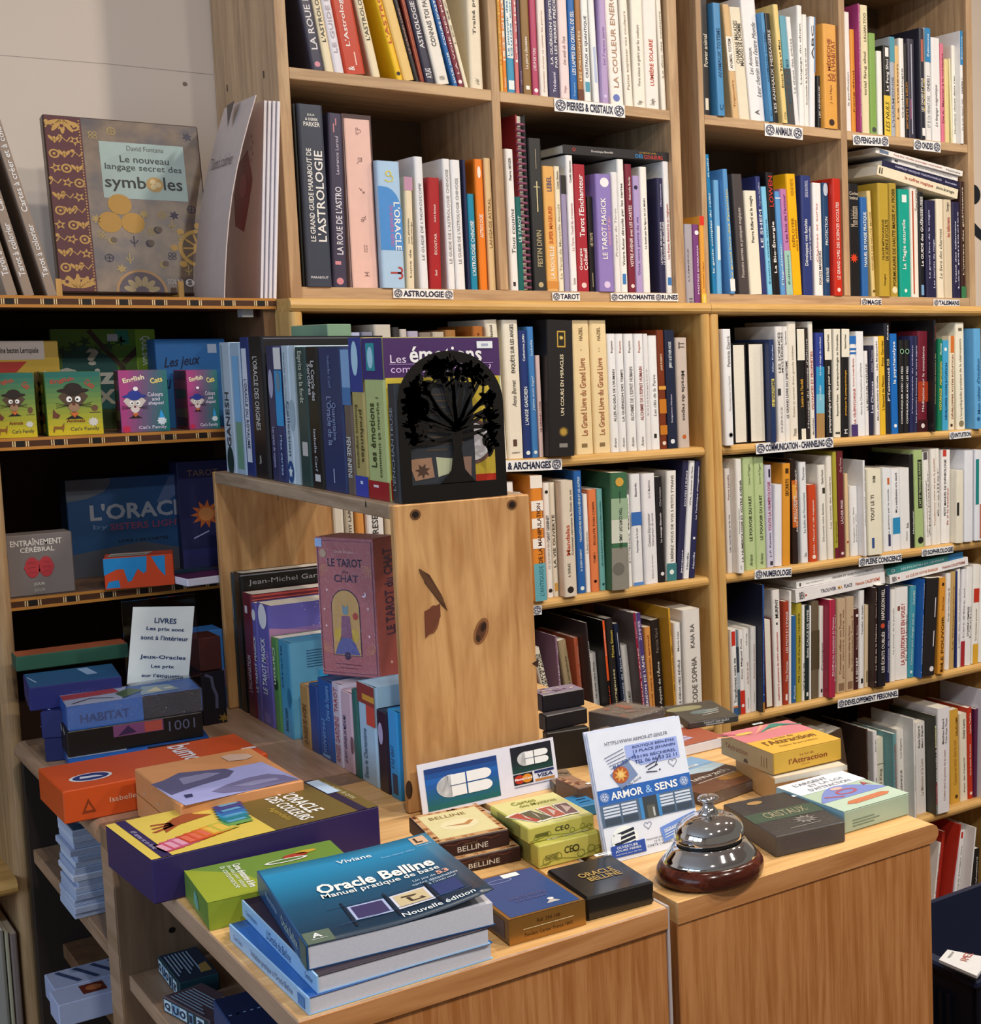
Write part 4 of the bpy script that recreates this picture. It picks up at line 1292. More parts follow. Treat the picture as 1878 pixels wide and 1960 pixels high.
row(1000, 1130, 4.471, YL, SHELF_L[2][1], .2, SHELF_L[1][0], 'souls shelf behind the boxes', 'books on the souls and past lives shelf', '''
-700 -600 -760 480 c8b89c r740
-590 -480 -650 440 8a6a5a r740
-470 -360 -530 500 d8ccb4 r740
-350 -240 -410 460 6a7a8a r740
-230 -120 -290 500 b89a7c r740
-110 20 -170 470 dccfb8 r740
30 118 -20 450 a86a54 r740
121 206 66 512 e8dcc0 r740|t2a241c .5 .95 .38 .3 VIES ANCIENNES|t2a241c .5 .95 .75 .3 ACTUELLE AGIR
216 291 187 408 926c80 r740 D12|te8d4dc .42 .75 .5 .45 LES AMES|te8d4dc .84 .92 .6 .3 NEW
331 431 276 442 a8926c r780|t6a5834 .5 .85 .6 .2 LA VIE ANTÉRIEURE
441 513 406 415 e2744e r810|tf4d4bc .45 .92 .5 .28 Le livre des esprits
521 571 471 290 372c2c r830 s-0.2|tf0e8dc .7 .85 .7 .3 Michel|tb07840 .3 .6 .7 .3 Souviens-toi
606 671 562 545 ece6da r1010|t6a6458 .5 .9 .5 .3 Un pont vers l'âme|b2e2e30 .32 .42 .3 .8|t3a3630 .12 .28 .5 .4 CHEMINS
686 741 612 272 1c1716 r990 s-0.3 norange|be0561c .52 1|tf4e0d0 .72 .92 .4 .3 Danielle Michel|te0481c .12 .48 .55 .55 DES JUMELLES
765 831 693 252 2a2422 r970|td8c050 .68 .9 .6 .34 Mona Simon|te0d49c .1 .58 .55 .36 LES Courageuses
832 891 762 292 232a40 r960|td0d8e8 .25 .7 .55 .36 à l'écoute de l'âme|be8e4dc .72 .92 .5 .6
892 951 847 478 efe9dc r950|t6a6458 .2 .5 .5 .4 DIALOGUE DE LA MORT
956 1036 872 208 6e5e58 r940 s-0.3 D15 ncrimson|b8f1c38 0 1|te8a4ac .8 .93 .35 .22 Susanna|te8a4ac .8 .93 .65 .22 Lemel|tf4dcd4 .18 .72 .5 .5 PASSEUR D'ÂMES
1042 1082 964 200 8a7a98 r940 s-0.2 nviolet|b4f3a70 0 1 .2 1|tf2eaf4 .1 .66 .5 .6 LA GUÉRISON DE L'ÂME|te0c8e8 .78 .94 .5 .5 ZUMMER
1086 1141 1043 320 e29a4c r950|t8a3c14 .1 .92 .5 .34 Découvrez votre chemin spirituel
1142 1221 1086 262 2e2622 r970|tf0ead8 .14 .62 .5 .4 Les Appels de l'Âme|t8a7e70 .7 .92 .5 .3 Patricia Viard
1222 1291 1146 172 dca02c r975 s-0.3 D15|t5a3a10 .12 .7 .55 .5 AU ROYAUME DE VOTRE ÂME|t5a3a10 .78 .93 .5 .3 Simone Charrier
1310 1376 1282 286 efe8dc r960 s-0.2 D15|t4a443c .12 .66 .5 .4 L'ENTRE-DEUX-VIES RÉVÉLÉ|t6a6458 .74 .92 .5 .26 Marie Lise
1402 1548 1382 175 e6dccc r960 s-0.4 D17|t6e665a .12 .6 .55 .3 LE CODE SOPHIA|t6e665a .68 .88 .5 .24 KAIA RA
''', sb=.03)
row(1340, 590, 3.491, YL, SHELF_L[0][1], .2, LEDGE[0], 'mediumship shelf', 'books on the mediumship shelf', '''
176 231 149 140 ece8e0 s-0.3|t8a8680 .68 .94 .6 .36 Patricia Darré|tb8b4ae .3 .6 .6 .26 Nos rendez-vous avec l'éternité|c8a8680 .6 .09 .26|cece8e0 .6 .09 .18
234 322 212 236 221f1f fore hard
338 444 318 232 221f1f fore hard
456 516 441 210 24355c s-0.2|be4d060 .35 .62 .2 .75|t24355c .36 .61 .48 .45 LE SPIRITISME|tc8d0e0 .68 .95 .5 .3 Allan Kardec
525 575 500 122 e9e2d6|t4a443c .6 .95 .4 .3 LES SCIENCES|t4a443c .6 .95 .75 .3 MYSTÉRIEUSES|b3a3a38 .4 .46 .1 .5|t9a9488 .08 .3 .5 .3 PRÉFACE
576 606 553 122 e9e2d6|t4a443c .2 .7 .5 .5 LE GRAND LIVRE DU SPIRITISME|t6a6458 .84 .96 .5 .4 Spiritisme
607 663 589 90 eadfc8|tb0a088 .2 .8 .5 .3 Récits et secrets d'une grande médium|t8a8070 .04 .1 .5 .4 Presses
666 714 651 140 1e1c1b|be9dfc6 .72 1|te4a838 .3 .55 .45 .4 Lumière de l'Au-delà|be9dfc6 0 .1 .3 .9
715 742 702 130 2c2220|tc8c0b8 .1 .9 .5 .5 Messages du monde d'ailleurs
743 774 723 90 eae0cc|tb4483c .25 .75 .5 .5 VOYANCES ET PROPHETIES|t6a6458 .04 .18 .5 .3 Marcel Picard
779 833 775 165 2f3c86|b2f8fb8 .42 .68|b7ab8c8 .24 .42|ba8824e 0 .24|te0e4ec .6 .96 .5 .26 Le vrai visage du médium|td8e8ee .36 .5 .5 .3 James Redfield
836 894 830 140 1d1b1a|be9dfc6 .72 1|tece6d8 .05 .66 .5 .44 parapsychologie pratique pour tous|t5a5044 .8 .95 .5 .3 Edmond Robin
896 946 892 140 e9dfc6|t3a342a .44 .95 .5 .34 la parapsychologie et l'invisible|t3a342a .2 .4 .5 .3 Raymond Réant|b4a443a .03 .05 .2 .8
949 1001 945 140 1d1b1a|be9dfc6 .74 1|te4a838 .2 .62 .5 .3 pratiquer la parapsychologie|te4e0d8 .03 .07 .5 .4 M|t5a5044 .82 .95 .5 .3 Raymond Réant
1004 1056 1000 186 ece6dc|b2a6aae .92 1|b2a6aae .82 .84|b2a6aae .86 .88|b4a3468 0 .12|tb83c2c .13 .48 .55 .5 LA TÉLÉPSYCHIQUE|tc05a3c .5 .78 .5 .3 Docteur Joseph Murphy
1058 1110 1053 155 ece8e6|t9a9694 .2 .7 .5 .3 Vivre la Clairvoyance pratique
1111 1133 1101 285 ece4d8|t6a645c .3 .85 .5 .5 LE MANUEL INTUITIF
1135 1166 1133 250 2c2a3e|td8d4de .25 .6 .5 .5 Les Chances|tb0acb8 .7 .95 .5 .4 Johann Thomas
1168 1208 1165 190 ece4d8|t4a443c .15 .6 .5 .4 Mon planétaire Guide|t4a443c .66 .95 .5 .4 Lila Rhiyourhi
1210 1248 1206 186 e6b62c|t6a4a10 .25 .6 .5 .4 L'éternel de Platon|t6a4a10 .7 .96 .5 .4 Pour Garnier
1249 1283 1246 100 24262e|te0dcd4 .3 .6 .5 .5 P'Taimouté|td8c890 .62 .68 .5 .5 POUR|te0dcd4 .85 .98 .5 .3 Rites
1284 1331 1281 170 1b68b0|tf0f0f0 .5 .92 .5 .5 la psychanalyse|cf0f0f0 .5 .08 .2
1332 1365 1333 215 211f1e|te8e2d8 .1 .72 .5 .5 COMMUNIQUER AVEC LES FÉES|c8ab48c .5 .88 .4|c211f1e .5 .88 .26
1367 1400 1367 215 211f1e|te8e2d8 .1 .72 .5 .5 COMMUNIQUER AVEC LES FÉES|c8ab48c .5 .88 .4|c211f1e .5 .88 .26
1405 1432 1405 186 282a50|tc8c4d8 .2 .9 .5 .4 L'encyclopédie du médium
1433 1456 1432 186 2b2c48|tc8c4d8 .1 .9 .5 .5 Les pouvoirs inconnus de votre esprit
1457 1522 1460 155 6e1f2c|ba83a1c .3 .5|b3c1418 0 .12|te8d8cc .2 .85 .5 .22 Méditation sur la conscience|ce8d8cc .5 .06 .18
1524 1576 1532 80 1c1a1b s-0.2 D15|te0cc90 .25 .7 .62 .36 Développez vos pouvoirs Psi|tb8503c .82 .95 .6 .3 Francis
1591 1621 1591 205 1c7a56|te6cc50 .22 .46 .5 .5 VOYANCE|te6cc50 .5 .75 .5 .5 PRÉMONITION|td0e0d4 .82 .95 .5 .4 Anne
1622 1663 1622 216 45a0c4|t1c3c60 .12 .75 .5 .4 DÉVELOPPER VOTRE INTUITION|ce8f0f4 .4 .9 .22
1665 1704 1668 186 e8d8b4|bd0702c .82 1 .2 .8|t8a4a2c .12 .8 .5 .36 DÉVELOPPER VOTRE INTUITION|c4a2a18 .4 .05 .2
1719 1776 1718 96 eae0c4|t9a8a68 .1 .85 .5 .34 L'encyclopédie pratique de la clairvoyance|c8a7a58 .5 .055 .28|b6a5a40 .92 .95 .3 .7
1842 1888 1830 136 62a4cc s-0.2 D14|t2a5a84 .15 .7 .5 .4 Mon cahier d'intuition|c2a5a84 .45 .1 .22
''', sb=.018)
row(1370, 850, 3.697, YL, SHELF_L[1][1], .2, SHELF_L[0][0], 'numerology and mindfulness shelf', 'books on the numerology and mindfulness shelf', '''
90 125 74 175 ece4d8|t8a5a50 .7 .94 .5 .34 Pierre Lassalle|t5a5a60 .2 .56 .5 .32 Les nombres et la vie
130 209 116 110 ece6d8 s-0.2|t4a463e .35 .57 .3 .2 François Notter|t38342e .1 .82 .68 .32 LA NUMEROLOGIE ET VOTRE AVENIR|b4a463e .03 .07 .3 .34|b4a463e .03 .07 .44 .48
215 291 205 95 b8c88c|t3a4428 .26 .66 .55 .28 LE POUVOIR DU HUIT|i4a5438 .76 .94 .55 .22 Lynne McTaggart|i3a4428 .04 .14 .5 .3 Ariane
292 363 281 92 b8c88c|t3a4428 .26 .66 .55 .28 LE POUVOIR DU HUIT|i4a5438 .76 .94 .55 .22 Lynne McTaggart|i3a4428 .04 .14 .5 .3 Ariane
368 416 360 150 cdc6d2|tb04468 .36 .84 .5 .4 TOUTE LA NUMEROLOGIE|t4a4450 .1 .34 .5 .3 J.-P. Karsani|b3a3440 .02 .06 .4 .8|b2a2430 .88 .96 .5 .75
420 474 419 290 e8e4e6
477 533 474 140 e0962f|b4a2c10 .9 .95 .3 .7|t3a2810 .68 .85 .5 .4 SECRETS
535 592 526 110 2a1a14|bc4621e .35 .8|be09c38 .62 .76 .1 .8|tf0e0c8 .4 .65 .4 .4 ABOU OSMAN|tf0e0c8 .3 .9 .75 .25 AUX PORTES DU TAROT
610 660 590 130 e9e6e0|t8a9a94 .3 .7 .5 .34 La boîte de l'inconscient|t8a8680 .82 .95 .5 .3 Thomas|t8a8680 .06 .1 .5 .5 Éditions
670 726 661 290 c8461e|tf4dcc8 .1 .8 .5 .3 GAÏA : Manuel et clés magiques|cf4dcc8 .5 .06 .22
741 793 725 150 ece4d2|t8a8270 .2 .6 .5 .26 Découvrez votre destinée|b3a3428 .7 .76 .5 .85|t5a5444 .8 .95 .5 .3 Claudine Houriet
800 841 785 85 eae0cc|t8a8270 .3 .8 .5 .28 Les secrets des nombres
846 873 834 55 aca034|b6a1c2c 0 .1|t6a641c .15 .35 .5 .4 Rigolez
876 921 868 50 6a2228|te4ccc4 .32 .54 .5 .45 LÂCHER PRISE|td0b0a8 .8 .94 .5 .36 Guy Finley|ce4ccc4 .5 .04 .2
926 949 918 210 dfbf8c|cb0482c .5 .18 .3
961 1015 946 300 efe9de|t9a948a .2 .7 .4 .24 Imaginer, oser, être|t9a948a .2 .6 .7 .2 pleine vie
1017 1071 996 120 ece8e6 s-0.2 D14|i5a565a .32 .62 .5 .38 Cultiver la Ténacité|i6a666a .68 .94 .5 .3 Emile Doumer
1086 1187 1072 182 eae0c2 s-0.2|t5a5444 .4 .7 .3 .24 TOUT LE YI|t5a5444 .84 .92 .45 .2 WM|b3a5484 .08 .2 .22 .4
1192 1254 1186 172 e6e6ea|bc8642c .8 .88 .52 .76|t6a5a64 .2 .75 .6 .2 La guérison par le monde|b3a3a58 .06 .2 .52 .78
1256 1312 1246 176 ece8e4|b2f8ab4 .2 .4 .05 .95|t5a5a60 .5 .95 .5 .28 La méditation m'a sauvé|b3a3a40 .46 .49 .4 .6
1314 1383 1306 172 e9e4da|t5a5448 .26 .32 .65 .3 Étoile|t9a9488 .1 .22 .6 .2 Odile Jacob
1386 1413 1369 75 211e1c|te0dcd0 .15 .4 .6 .4 Manipuler
1414 1477 1396 45 a8bc78|b1e1c18 .4 .9 .4 .85|tb8c88c .42 .88 .62 .3 L'ART ET TECHNIQUE HUMAINE|c1e1c18 .6 .07 .3
1480 1531 1456 60 ece4d6|b5a5250 .92 1 .1 .7|t4a443c .1 .7 .36 .2 La pleine conscience en psychothérapie|t4a443c .1 .8 .7 .2 Apprivoiser
1537 1596 1532 35 ece4d4|tb0703c .2 .9 .3 .2 Transformez votre vie par la pensée|t6a6458 .3 .8 .7 .2 Éveiller|b8a8478 0 1 .5 .51
1600 1664 1602 45 efe8dc|bc43c2c .93 1 .1 .5|t3a342c .3 .9 .35 .26 PETIT MANUEL DE SOPHROLOGIE|tb4483c .2 .6 .65 .2 Et si le bonheur
1682 1756 1652 196 e8dec4 s-0.2|b26241f .38 .56 .02 .32
1764 1824 1690 62 e4e2e0 hard s-0.2 D14
1836 1900 1792 52 e4e2e0 hard s-0.2 D14|b1c7f78 .4 .9 .05 .4|bb46a58 .02 .4 .5 .95
''', sb=.018)
row(1380, 1050, 3.771, YL, SHELF_L[2][1], .2, SHELF_L[1][0], 'personal growth shelf', 'books on the personal growth shelf', '''
83 122 66 590 efe8dc s-0.2|bc8301e .82 .98 .1 .75|t2a2a2c .18 .68 .5 .45 Transformez votre vie|b2f5a84 .02 .12 .1 .9|bd0742c .12 .14 .1 .9
124 143 108 590 6a7a84|b2f3a44 .5 .8|baab4b8 .3 .5|b3a4a54 0 .3
145 178 136 590 efe8dc|bc8301e 0 .28|t3a3a3c .42 .9 .5 .4 Don Miguel Ruiz|cf0e0d4 .5 .1 .3
180 222 172 580 efe8dc|tb07860 .35 .6 .5 .3 La force en soi|b4a443c .05 .18 .48 .54|t8a8478 .8 .95 .5 .3 Guy
224 261 220 570 efe8dc|b6a6458 .1 .24 .48 .54|tb07860 .4 .8 .5 .28 Pensée positive
266 316 256 270 161c30 s-0.3 D14 nblue|b1d4382 0 1|bb07a34 0 .08|ta8bcd8 .22 .65 .5 .34 LES MYSTÈRES DE LA VIE ACTUELLE|t8ca4c8 .75 .98 .5 .3 Jean-Yves Leloup|ca8bcd8 .5 .14 .3
326 382 318 510 6a2a20 fore hard
393 449 384 300 efe6d8|tc04830 .05 .64 .5 .3 exploitez la puissance de votre subconscient|t2a2620 .76 .92 .5 .4 MURPHY|b2a2620 .7 .72 .4 .6
456 492 456 385 a83c24|tf0d8c8 .5 .9 .5 .4 LES MOTS ET L'IMAGE|tf0d8c8 .22 .42 .5 .4 Tina Thomas|bf0d8c8 .04 .1 .3 .7
494 514 490 310 efe8dc
516 545 513 490 2f6496|tc8d8e8 .05 .2 .5 .4 Poche
547 586 546 400 b4a030|t3a3a14 .2 .9 .45 .4 PNL / Les clefs d'un langage / LAURENS
587 606 586 410 efe8d8|t6a6458 .1 .4 .5 .5 Vivre
608 640 610 412 1f2c28|te0e0d4 .45 .95 .5 .45 Boîte CALICE DE VIVRE|be0e0d4 .04 .08 .3 .7
641 653 640 415 efeae0
654 711 664 385 6c5c44|b54462f .3 .7
712 742 716 420 efe8d8|t6a6458 .3 .6 .6 .36 Pratique|b3a342c .05 .09 .3 .7
745 831 750 382 a82a44 s-0.2|bd8283c 0 1 0 .12|tf4dcd8 .22 .82 .48 .24 Déchiffrez les mécanismes de l'anneau|tf4dcd8 .16 .84 .8 .2 et d'Autoguérison La Solution est en nous !
838 902 848 366 c4a884|t8a5a3c .2 .85 .35 .24 Comment utiliser son Pouvoir|t8a5a3c .15 .88 .7 .2 pour vaincre votre vie|b8a6a4c .02 .1 .2 .8
904 964 914 355 c4a884|t8a5a3c .25 .7 .35 .24 Comment utiliser les Forces|t8a5a3c .2 .8 .7 .2 du subconscient Tome 2|b8a6a4c .02 .1 .2 .8
966 996 972 440 4a2220|te8d8cc .1 .4 .5 .5 LE SECRET|tc8a898 .5 .8 .5 .4 Rhonda Byrne|ce8d8cc .5 .92 .3
999 1040 1006 306 ece6dc|t5a5a60 .55 .85 .5 .3 Travailler en équipe|b2a2a2c .05 .1 .3 .7
1041 1066 1051 410 dcc49c|b8a7a58 .06 .2 .3 .7
1071 1126 1080 290 36231e s-0.2|te0c8b4 .18 .64 .5 .5 La Clé de la Maîtrise|tc0a894 .7 .96 .5 .4 Charles F. Haanel|cf0e8e0 .5 .06 .2
1133 1193 1146 270 1d1a1e s-0.2|te8dccc .14 .54 .55 .45 LES ÉCRITS OUBLIÉS|te8dccc .66 .96 .55 .4 NAPOLEON HILL|cc8482c .55 .6 .24
1195 1221 1206 270 24244a|tc0c0d8 .1 .64 .5 .5 Accomplissez des merveilles
1226 1262 1231 300 efe9dc|t8a8478 .3 .8 .5 .3 Le pouvoir de la pensée
1264 1350 1272 288 efe8dc|tb83428 .16 .82 .55 .34 LA SOLUTION EST EN VOUS !|t6a5a50 .2 .7 .86 .16 Dr. David Hamilton|b8a4a3c .75 .8 .1 .3
1353 1396 1374 276 4a9aa4|te4f0f0 .14 .7 .45 .36 Comment peut changer une vie|te4f0f0 .8 .95 .5 .3 DAVID|ce4f0f0 .45 .06 .2
1397 1450 1412 232 1d5ca6 s-0.3 D14|te8ecf4 .14 .64 .5 .36 SE DONNER TOUTES LES CHANCES|te8ecf4 .7 .96 .5 .36 Natacha CALESTRÉMÉ|ce8ecf4 .4 .06 .22
1453 1545 1490 226 241e1e s-0.2|be4dcd4 .3 .46 .72 .78|be4dcd4 .6 .8 .72 .78|ce4dcd4 .7 .07 .16
1548 1614 1562 218 dd9430 s-0.2|t3a2410 .1 .6 .55 .4 LE POUVOIR|t8a5418 .66 .8 .5 .3 Émile Coué|c3a2410 .5 .93 .2|t3a2410 .02 .1 .5 .5 Michel
1617 1652 1629 182 efe8dc|t6a6458 .5 .85 .5 .4 Ce que vous n'avez pas dit
1654 1685 1671 168 c4a060|t8a6a34 .2 .85 .5 .4 La transparence
1686 1699 1690 168 2f3a74
1700 1727 1708 150 efe9dc|t6a6a78 .2 .8 .5 .4 L'effet des cinq secondes
1729 1757 1746 152 ece6e0|ba8282c 0 .26|t8a8480 .3 .8 .5 .36 L'art d'être soi
1760 1806 1786 140 efe9de|t3a3a3c .3 .6 .36 .3 STOPPEZ L'EMPRISE|t6a6458 .28 .6 .7 .2 L'écho
1812 1858 1826 122 efe8d8|bc43420 .62 .76 .05 .9|t8a7a50 .24 .56 .5 .3 Le nouveau pouvoir|be0a830 0 .2 .1 .9
1862 1905 1874 130 eee8dc|t6a6458 .3 .8 .4 .3 Forces
''', sb=.018)


def S8(x, y):
    return 1380 + x / 3.771, 1050 + y / 3.771


G = 'books lying across the personal growth shelf'
lying('white book with red and navy lettering lying across the growth row', G, YL + .016, [S8(537, 296), S8(1178, 166), S8(1186, 250), S8(543, 392)], .17, 'efe8de', ['h3a3450 .34 .62 .27 .44 TROUVER', 'he0a840 .34 .62 .46 .51 MA', 'h3a3450 .34 .62 .53 .62 PLACE', 'hc86438 .34 .66 .66 .94 Natacha CALESTRÉMÉ', 'h4a3430 .2 .75 .04 .09 BIEN', 'bc03428 .36 .5 .1 .12'])
lying('slim white book lying on the white one with red lettering, growth row', G, YL + .022, [S8(541, 240), S8(1168, 115), S8(1176, 158), S8(547, 288)], .17, 'e9e3d8', ['h6a645c .36 .66 .4 .88 PENSER ET AGIR POSITIVEMENT', 'h9a948c .36 .6 .1 .3 Jean Guilleminot', 'b5a5448 .2 .7 .03 .05'])
lying('white book with orange lettering lying under the teal one, growth row', G, YL + .016, [S8(1212, 196), S8(1780, 62), S8(1786, 118), S8(1222, 256)], .17, 'efe8de', ['hc86a30 .3 .68 .2 .6 LA CLÉ DE VOTRE ÉNERGIE', 'ha84a34 .3 .68 .66 .96 Natacha CALESTRÉMÉ', 'bc03428 .38 .56 .1 .12', 'h4a3430 .2 .75 .03 .08 BIEN'])
lying('teal book with pale lettering lying topmost on the growth row', G, YL + .02, [S8(1190, 148), S8(1742, 26), S8(1748, 66), S8(1200, 192)], .17, '3f8a84', ['hc8e4dc .3 .7 .18 .74 LES POUVOIRS DE L\'ÉNERGIE', 'he8f0ec .25 .75 .05 .1 O', 'b2f6f9a 0 1 .8 1'])
row(1540, 1290, 4.781, YL, SHELF_L[3][1], .2, SHELF_L[2][0], 'spiritual masters shelf', 'books on the spiritual masters shelf', '''
-330 -240 -360 560 d8ccb4 r850
-230 -120 -270 540 6a5a4c r850
-110 0 -160 560 b8a488 r850
10 120 -40 540 8a6a4c r850
130 240 80 550 c8b898 r850
250 395 200 560 54402f r850
402 472 400 545 46342a r850 s-0.2|td8c898 .2 .6 .55 .3 LE LIVRE DES ESPRITS|tb09a70 .7 .92 .5 .24 Hermann
487 546 482 762 231f1c r900|bd8c898 .3 .9 .35 .75|t2a2420 .4 .85 .55 .25 OJO
566 662 548 552 ece6de r930 s-0.2|t5a544c .1 .55 .5 .22 LA SOPHROLOGIE|t5a544c .8 .92 .5 .3 Jean Sut
670 738 664 592 e4dcc0 r990|b8a8468 .3 .31 0 1|b8a8468 .7 .71 0 1|t8a7a5c .35 .65 .5 .4 Le Yi King
742 856 740 570 6a9c9a r1010 s-0.2|b8a8c88 0 .25|tc43c2c .3 .88 .35 .24 PETITS DIALOGUES|tc43c2c .3 .9 .72 .24 PETITES HISTOIRES
860 926 856 512 ece4d4 r1030|t5a544c .1 .55 .5 .3 AME BOUDDHIQUE|t5a544c .68 .9 .5 .26 Louis Singuerre
966 1022 932 430 ece6da r1260 s-0.2|bc47a4c .78 .97 .4 .46|t5a544c .3 .55 .4 .24 Bouddhisme|t5a544c .25 .65 .7 .22 le grand manuel
1032 1122 1022 452 ece4d8 r1290|tc0a890 .2 .6 .55 .3 La Mémoire et la Lune|t4a443c .72 .96 .3 .2 Anne Gérard|t4a443c .72 .96 .65 .2 Marc Ripoll
1130 1206 1122 402 3a3a30 r1280 s-0.2|b8a1c24 .1 .32|b7c7c70 0 .1|bd8d4a0 .68 .9 .1 .9|t1f1d1a .7 .88 .5 .5 RÉALITÉ|tf2eee4 .34 .66 .5 .55 NOUVELLE|te8d8cc .04 .3 .3 .3 LE DALAÏ-LAMA
1211 1334 1212 330 ece4de r1210 s-0.3 D16|tb08a80 .12 .6 .55 .2 L'infini dans la paume de la main|t6a5a54 .66 .9 .4 .16 Matthieu Ricard|t6a5a54 .66 .9 .66 .16 Trinh Xuan Thuan
1342 1426 1336 336 d8a43c r1210|t7a4a10 .72 .92 .7 .3 DALAÏ-LAMA|tc08a2c .2 .68 .5 .34 Comme un éclair dans la nuit|c5a3a10 .6 .07 .16
1434 1500 1428 372 ece0c4 r1180|t5a5040 .72 .94 .5 .3 Dalaï Lama|t5a5040 .1 .5 .5 .24 Paix de l'esprit
1502 1548 1502 312 c03418 r1180 D15|tf2d8c0 .26 .6 .4 .3 Sur le chemin d'un moine|tf2d8c0 .72 .94 .5 .34 Lama Yeshe|cf2d8c0 .5 .06 .24
1551 1582 1562 326 5c2444 r1170
1592 1680 1588 184 dcdadc r1170 s-0.3 D17
''', sb=.03)
row(1680, 1540, 4.667, YL, SHELF_L[4][1], .2, SHELF_L[3][0], 'lowest visible shelf by the dark crate', 'books on the lowest visible shelf', '''
510 526 555 346 efe8dc r790|t2a2a2c .5 .9 .5 .4 Énergie vitale
528 556 590 248 a82a1c r830
558 596 640 214 b02c1e r825 s-0.2
598 650 670 246 1d1a18 r815|te4dcd0 .5 .9 .5 .4 Le Dalaï Lama
652 679 705 226 d4ced6 r790
682 740 735 240 efe9e0 r775|bc43428 .92 .98 .2 .6|t8a8478 .3 .85 .5 .26 Comme la lumière vive
742 828 782 238 ece6da r740 s-0.2|t4a443c .2 .6 .6 .26 LE PETIT LIVRE DU BONHEUR
838 905 850 412 1f1c1b r700|te0d8cc .5 .9 .6 .2 Krishnamurti|te0d8cc .1 .4 .6 .2 Le Rocher
''', sb=.03)


# ------------------------------------------------------------------ section labels stuck on the shelf edges
def knotmark(b, F, x, y, r, m='2b2d4e'):
    b.ring(F, x, y, r, r * .16, m, h=.0009, n=20)
    for k in range(3):
        a = 2 * math.pi * k / 3 + .4
        b.ring(F, x + r * .42 * math.cos(a), y + r * .42 * math.sin(a), r * .34, r * .15, m, h=.0009, n=12, a0=a - 2.2, a1=a + 2.4)
        b.line(F, [(x, y), (x + r * .5 * math.cos(a + .7), y + r * .5 * math.sin(a + .7)), (x + r * .9 * math.cos(a + 1.2), y + r * .9 * math.sin(a + 1.2))], r * .14, m, .0009)


def shelf_label(txt, Y, tl, tr, bl, marks, desc, conv):
    A, B_, C_ = onY(*conv(*tl), Y), onY(*conv(*tr), Y), onY(*conv(*bl), Y)
    ex = (B_ - A)
    w, h = ex.length, (A - C_).length
    ex.normalize()
    ey = Vector((-ex.z, 0, ex.x))
    o = C_
    b = MB()
    b.box(o, ex * w, Vector((0, .0006, 0)), ey * h, 'f0ece6')
    F = Frame(o, ex, ey, (0, -1, 0))
    r = h * .4
    x0, x1 = .06 * h, w - .06 * h
    if 'l' in marks:
        knotmark(b, F, h * .52, h / 2, r)
        x0 = h * 1.05
    if 'r' in marks:
        knotmark(b, F, w - h * .52, h / 2, r)
        x1 = w - h * 1.05
    if 'm' in marks:
        a, c = txt.split('|')
        n = len(a) + len(c) + 2.2
        t = (x1 - x0) / n
        b.text(F, a, x0, h * .2, t * len(a), h * .62, '20223f', .035)
        knotmark(b, F, x0 + t * (len(a) + 1.15), h / 2, r * .95)
        b.text(F, c, x1 - t * len(c), h * .2, t * len(c), h * .62, '20223f', .035)
    else:
        b.text(F, txt, x0, h * .17, x1 - x0, h * .66, '20223f', .035)
    o2 = b.build('shelf_label', loc=o)
    tag(o2, desc, 'label', 'section labels on the shelf edges')


def cv(ox, oy, s):
    return lambda x, y: (ox + x / s, oy + y / s)


YF = YU - .0012
YG = YL + .004
shelf_label('PIERRES & CRISTAUX', YF, (685, 905), (1335, 972), (683, 1024), 'lr', 'white PIERRES & CRISTAUX label on the oak shelf edge', cv(920, 0, 4.815))
shelf_label('ASTROLOGIE', YF, (950, 1657), (1462, 1672), (950, 1738), 'lr', 'white ASTROLOGIE label with two knot emblems', cv(540, 180, 4.455))
shelf_label('TAROT', YF, (597, 1678), (842, 1680), (597, 1752), 'l', 'white TAROT label on the oak plinth', cv(930, 200, 4.667))
shelf_label('CHYROMANTIE|RUNES', YF, (1118, 1684), (1720, 1689), (1118, 1755), 'lm', 'long white CHYROMANTIE and RUNES label on the oak plinth', cv(930, 200, 4.667))
shelf_label('ANIMAUX', YF, (529, 766), (765, 795), (534, 843), 'lr', 'white ANIMAUX label with two knot emblems', cv(1300, 0, 3.249))
shelf_label('FENG-SHUI', YF, (1084, 838), (1305, 850), (1084, 900), 'lr', 'white FENG-SHUI label with two knot emblems', cv(1300, 0, 3.249))
shelf_label('ONDES', YF, (1460, 866), (1628, 886), (1460, 930), 'lr', 'small white ONDES label with two knot emblems', cv(1300, 0, 3.249))
shelf_label('MAGIE', YF, (1133, 1009), (1260, 1012), (1133, 1057), 'l', 'small white MAGIE label on the oak plinth', cv(1300, 260, 3.249))
shelf_label('TALISMANS', YF, (1583, 1016), (1745, 1019), (1583, 1058), 'l', 'small white TALISMANS label on the oak plinth', cv(1300, 260, 3.249))
shelf_label('ANGES & ARCHANGES', YG, (110, 1196), (718, 1175), (110, 1286), 'r', 'white ARCHANGES label half hidden behind the metal bookend', cv(900, 590, 4.083))
shelf_label('BIEN-ÊTRE', YG, (-180, 1325), (255, 1288), (-180, 1408), 'r', 'white label peeping out beyond the pine crate', cv(980, 870, 4.471))
shelf_label('COMMUNICATION - CHANNELING', YG, (374, 904), (890, 860), (376, 976), 'lr', 'long white COMMUNICATION - CHANNELING label on the beech shelf', cv(1340, 590, 3.491))
shelf_label('INTUITION', YG, (1668, 829), (1812, 815), (1669, 876), 'l', 'small white INTUITION label on the beech shelf', cv(1340, 590, 3.491))
shelf_label('NUMEROLOGIE', YG, (274, 891), (534, 872), (276, 958), 'l', 'white NUMEROLOGIE label on the beech shelf', cv(1370, 850, 3.697))
